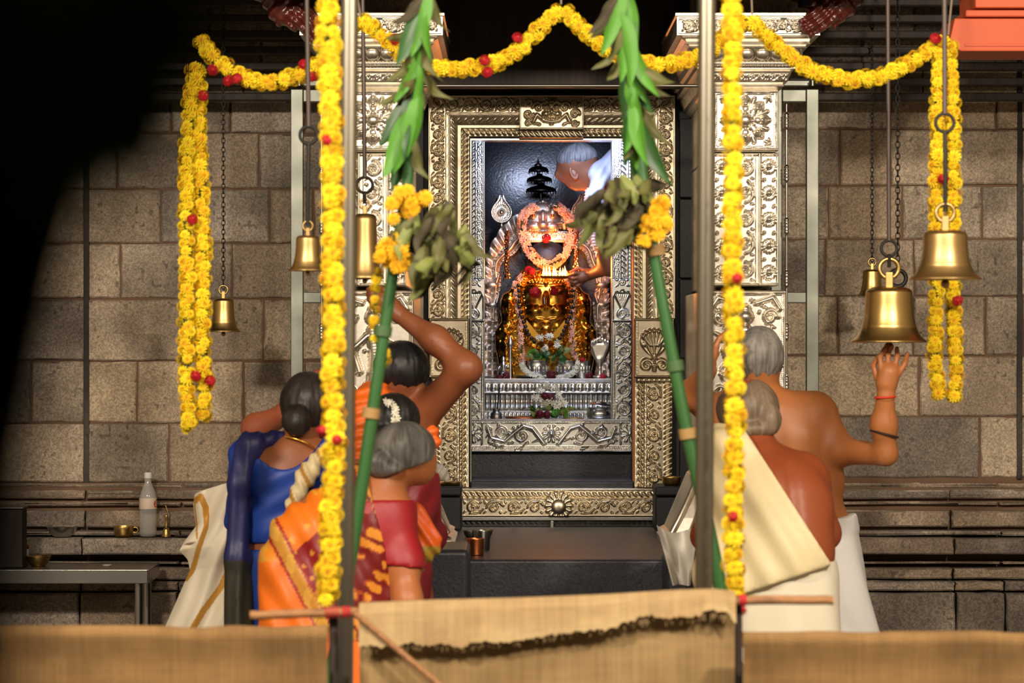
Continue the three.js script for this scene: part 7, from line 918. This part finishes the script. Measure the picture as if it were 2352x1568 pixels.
// ---- priest inside the shrine
{
  const D = 12.5, o = thing('person', 'grey haired priest leaning into the shrine holding the flame plate', 'person', V(J(1560, 800, D).x, 0.92, -D)), sk = skinCol(0x7c4c34, 0x55301e);
  const f = field([[J(1326, 368, D), 0.09, 0.068, 0.082, [0, 0, 0.15]], [J(1304, 390, D), J(1340, 424, D), 0.032, 0.026], [J(1322, 392, D), 0.066, 0.05, 0.066, [0, 0, -0.6]], [J(1288, 390, D), J(1279, 402, D), 0.01, 0.0125], [J(1296, 411, D), J(1300, 414, D), 0.014, 0.012], [J(1316, 424, D), J(1322, 428, D), 0.02, 0.018], [J(1350, 400, D), J(1395, 425, D), 0.058, 0.07], [J(1395, 425, D), J(1480, 450, D), 0.075, 0.09], [J(1500, 540, D), 0.14, 0.18, 0.12], [J(1545, 680, D), 0.15, 0.18, 0.13], [J(1418, 450, 12.42), J(1396, 590, 12.45), 0.056, 0.043], [J(1396, 592, 12.45), J(1404, 612, 12.45), 0.042, 0.04], [J(1402, 610, 12.45), J(1362, 628, 12.55), 0.04, 0.024], [J(1540, 470, 12.6), J(1580, 620, 12.6), 0.055, 0.042], [J(1540, 830, D), J(1540, 1085, D), 0.09, 0.06], [J(1610, 830, D), J(1610, 1085, D), 0.09, 0.06]], 0.03), [lo, hi] = bounds(f.pts, 0.11), g1 = mesh3(f, lo, hi, 0.0085, sk);
  const hd = 12.58, hb = [[J(1362, 628, 12.55), J(1350, 630, hd), 0.024, 0.026], [J(1352, 630, hd), J(1336, 636, hd), 0.028, 0.026]], fin = [[[1337, 627], [1321, 627], [1306, 632]], [[1335, 633], [1318, 639], [1305, 636]], [[1336, 640], [1320, 648], [1307, 643]], [[1340, 646], [1327, 656], [1314, 651]], [[1347, 621], [1331, 615], [1311, 624]]]; fin.forEach((c, i) => hb.push([J(...c[0], hd - 0.012 + i * 0.006), J(...c[1], hd - 0.02 + i * 0.01), 0.0088, 0.0082], [J(...c[1], hd - 0.02 + i * 0.01), J(...c[2], hd + i * 0.006), 0.0082, 0.0068])); const hf = field(hb, 0.0045), [l2, h2] = bounds(hf.pts, 0.05); part('body', merge([g1, mesh3(hf, l2, h2, 0.003, sk)]), M.vskin, o);
  { const t = new THREE.TorusGeometry(0.017, 0.0058, 8, 22, 5.0), c = new THREE.SphereGeometry(0.014, 12, 8); t.rotateZ(0.9); c.scale(1, 1, 0.4); for (const g of [t, c]) { g.scale(0.8, 1.5, 1); g.rotateZ(0.35); const q = J(1318, 396, D - 0.066); g.translate(q.x, q.y, q.z); colourAll(g, () => 0x80503a); } part('ear', merge([t, c]), M.vskin, o); }
  hair(o, J(1326, 364, D), [0.0925, 0.0705, 0.0845, [0, 0, 0.15]], (x, y, z) => { const [px, py] = pxOf(x, y, z); return (391 - py - clamp(px - 1296, 0, 90) * 0.42 + (px < 1288 ? -3 : 0)) * 0.0019 + 0.008 * (noise(px * 0.5, py * 0.2) - 0.5); }, [0x2e3034, 0x96989c], [], 40, 'hair', 0.0032);
  const wf = field([[J(1382, 402, 12.45), J(1430, 378, D), 0.06, 0.085], [J(1430, 385, D), J(1520, 560, D), 0.09, 0.14], [J(1374, 405, 12.4), J(1368, 455, 12.36), 0.036, 0.032], [J(1368, 455, 12.36), J(1384, 560, 12.34), 0.034, 0.024], [J(1525, 560, D), J(1570, 760, D), 0.15, 0.16]], 0.03); cloth('white_cloth', o, (x, y, z) => { const [px, py] = pxOf(x, y, z); return Math.max(wf(x, y, z) - 0.004 * Math.sin((px + py * 0.6) * 0.25), (1350 - px) * 0.0019); }, wf.pts, 0.0085, (x, y, z) => mixc(0xbfc3d6, 0xaeb3c8, fbm(x * 9, y * 9, z * 9, 2)));
  const pk = field([[J(1352, 440, 12.36), J(1348, 480, 12.34), 0.016, 0.018], [J(1348, 480, 12.34), J(1368, 560, 12.33), 0.02, 0.014]], 0.01); cloth('pink_stole', o, (x, y, z) => { const [px, py] = pxOf(x, y, z); return pk(x, y, z) + 0.003 * Math.sin(py * 0.9); }, pk.pts, 0.0045, () => 0xe0b4b8, M.vsilk, 'fringed pale pink stole');
  const sk2 = skirt(J(1570, 740, D), 0.16, J(1575, 1085, D), 0.18, 8, 0.008, 0.8); cloth('dhoti', o, (x, y, z) => Math.max(sk2(x, y, z), 0.925 - y), [J(1430, 690, D - 0.3), J(1720, 1110, D + 0.3)], 0.014, () => 0xe8e4da);
}
// ---------------------------------------------------------------- dark foliage and post close to the lens, out of the lamps' reach
{
  const d = 0.62, t = thing('dark_drape', 'dark blurred cloth hanging close at the left edge', 'cloth', at(-40, 1700, d));
  M.nearDark = std(0x5e4c3a, 0.95, { side: THREE.DoubleSide }); M.nearLeaf = new THREE.MeshStandardMaterial({ color: 0x6a9434, roughness: 0.8, side: THREE.DoubleSide }); M.nearGreen = std(0x86d436, 0.6, { side: THREE.DoubleSide });
  part('cloth', sheet(30, 40, (a, b) => { const edge = [[-100, 390], [100, 370], [250, 325], [400, 265], [600, 200], [800, 155], [1000, 115], [1200, 85], [1400, 72], [1900, 60]]; const py = -80 + b * 1800; let e = 0; for (let i = 1; i < edge.length; i++) if (py <= edge[i][0]) { e = edge[i - 1][1] + (edge[i][1] - edge[i - 1][1]) * (py - edge[i - 1][0]) / (edge[i][0] - edge[i - 1][0]); break; } const px = -200 + (e + 200) * a, p = at(px, py, d); p.z += 0.006 * Math.sin(a * 20); return [p, a, b]; }), M.nearDark, t);
  const l = thing('dark_foliage', 'dark blurred leaves hanging close at the top left corner', 'leaves', at(250, -60, d - 0.05)); const big = [leafGeo(0.05, 0.009, 0.006, 0.3, 0.2), leafGeo(0.042, 0.008, -0.006, 0.3, 0.3)];
  for (const [x, y, r, s, k] of [[30, -80, 0.1, 1.1, 0], [120, -90, -0.1, 1.2, 1], [200, -80, 0.25, 1, 0], [260, -90, -0.05, 1.1, 1], [330, -80, 0.1, 0.9, 0], [390, -90, -0.2, 0.6, 1], [420, -60, 0.2, 0.45, 0], [250, 60, 0.05, 0.75, 0], [300, 40, -0.25, 0.6, 1], [350, 30, 0.15, 0.5, 0], [170, 40, 0.05, 0.9, 1], [100, 80, 0, 0.9, 0], [430, -60, -0.1, 0.35, 1], [230, 120, 0.2, 0.55, 0], [40, 100, 0.1, 1, 1], [460, -90, 0.1, 0.4, 0]]) inst('leaf', big[k], M.nearLeaf, l, at(x, y, d - 0.05 + (k ? 0.02 : -0.01)), [0, r, r], s);
  for (const [x, y, s, r] of [[400, 150, 0.28, 0.3]]) inst('leaf', big[0], M.nearGreen, l, at(x, y, d), [0, 0.2, r], s);
}
renderer.render(scene, camera);
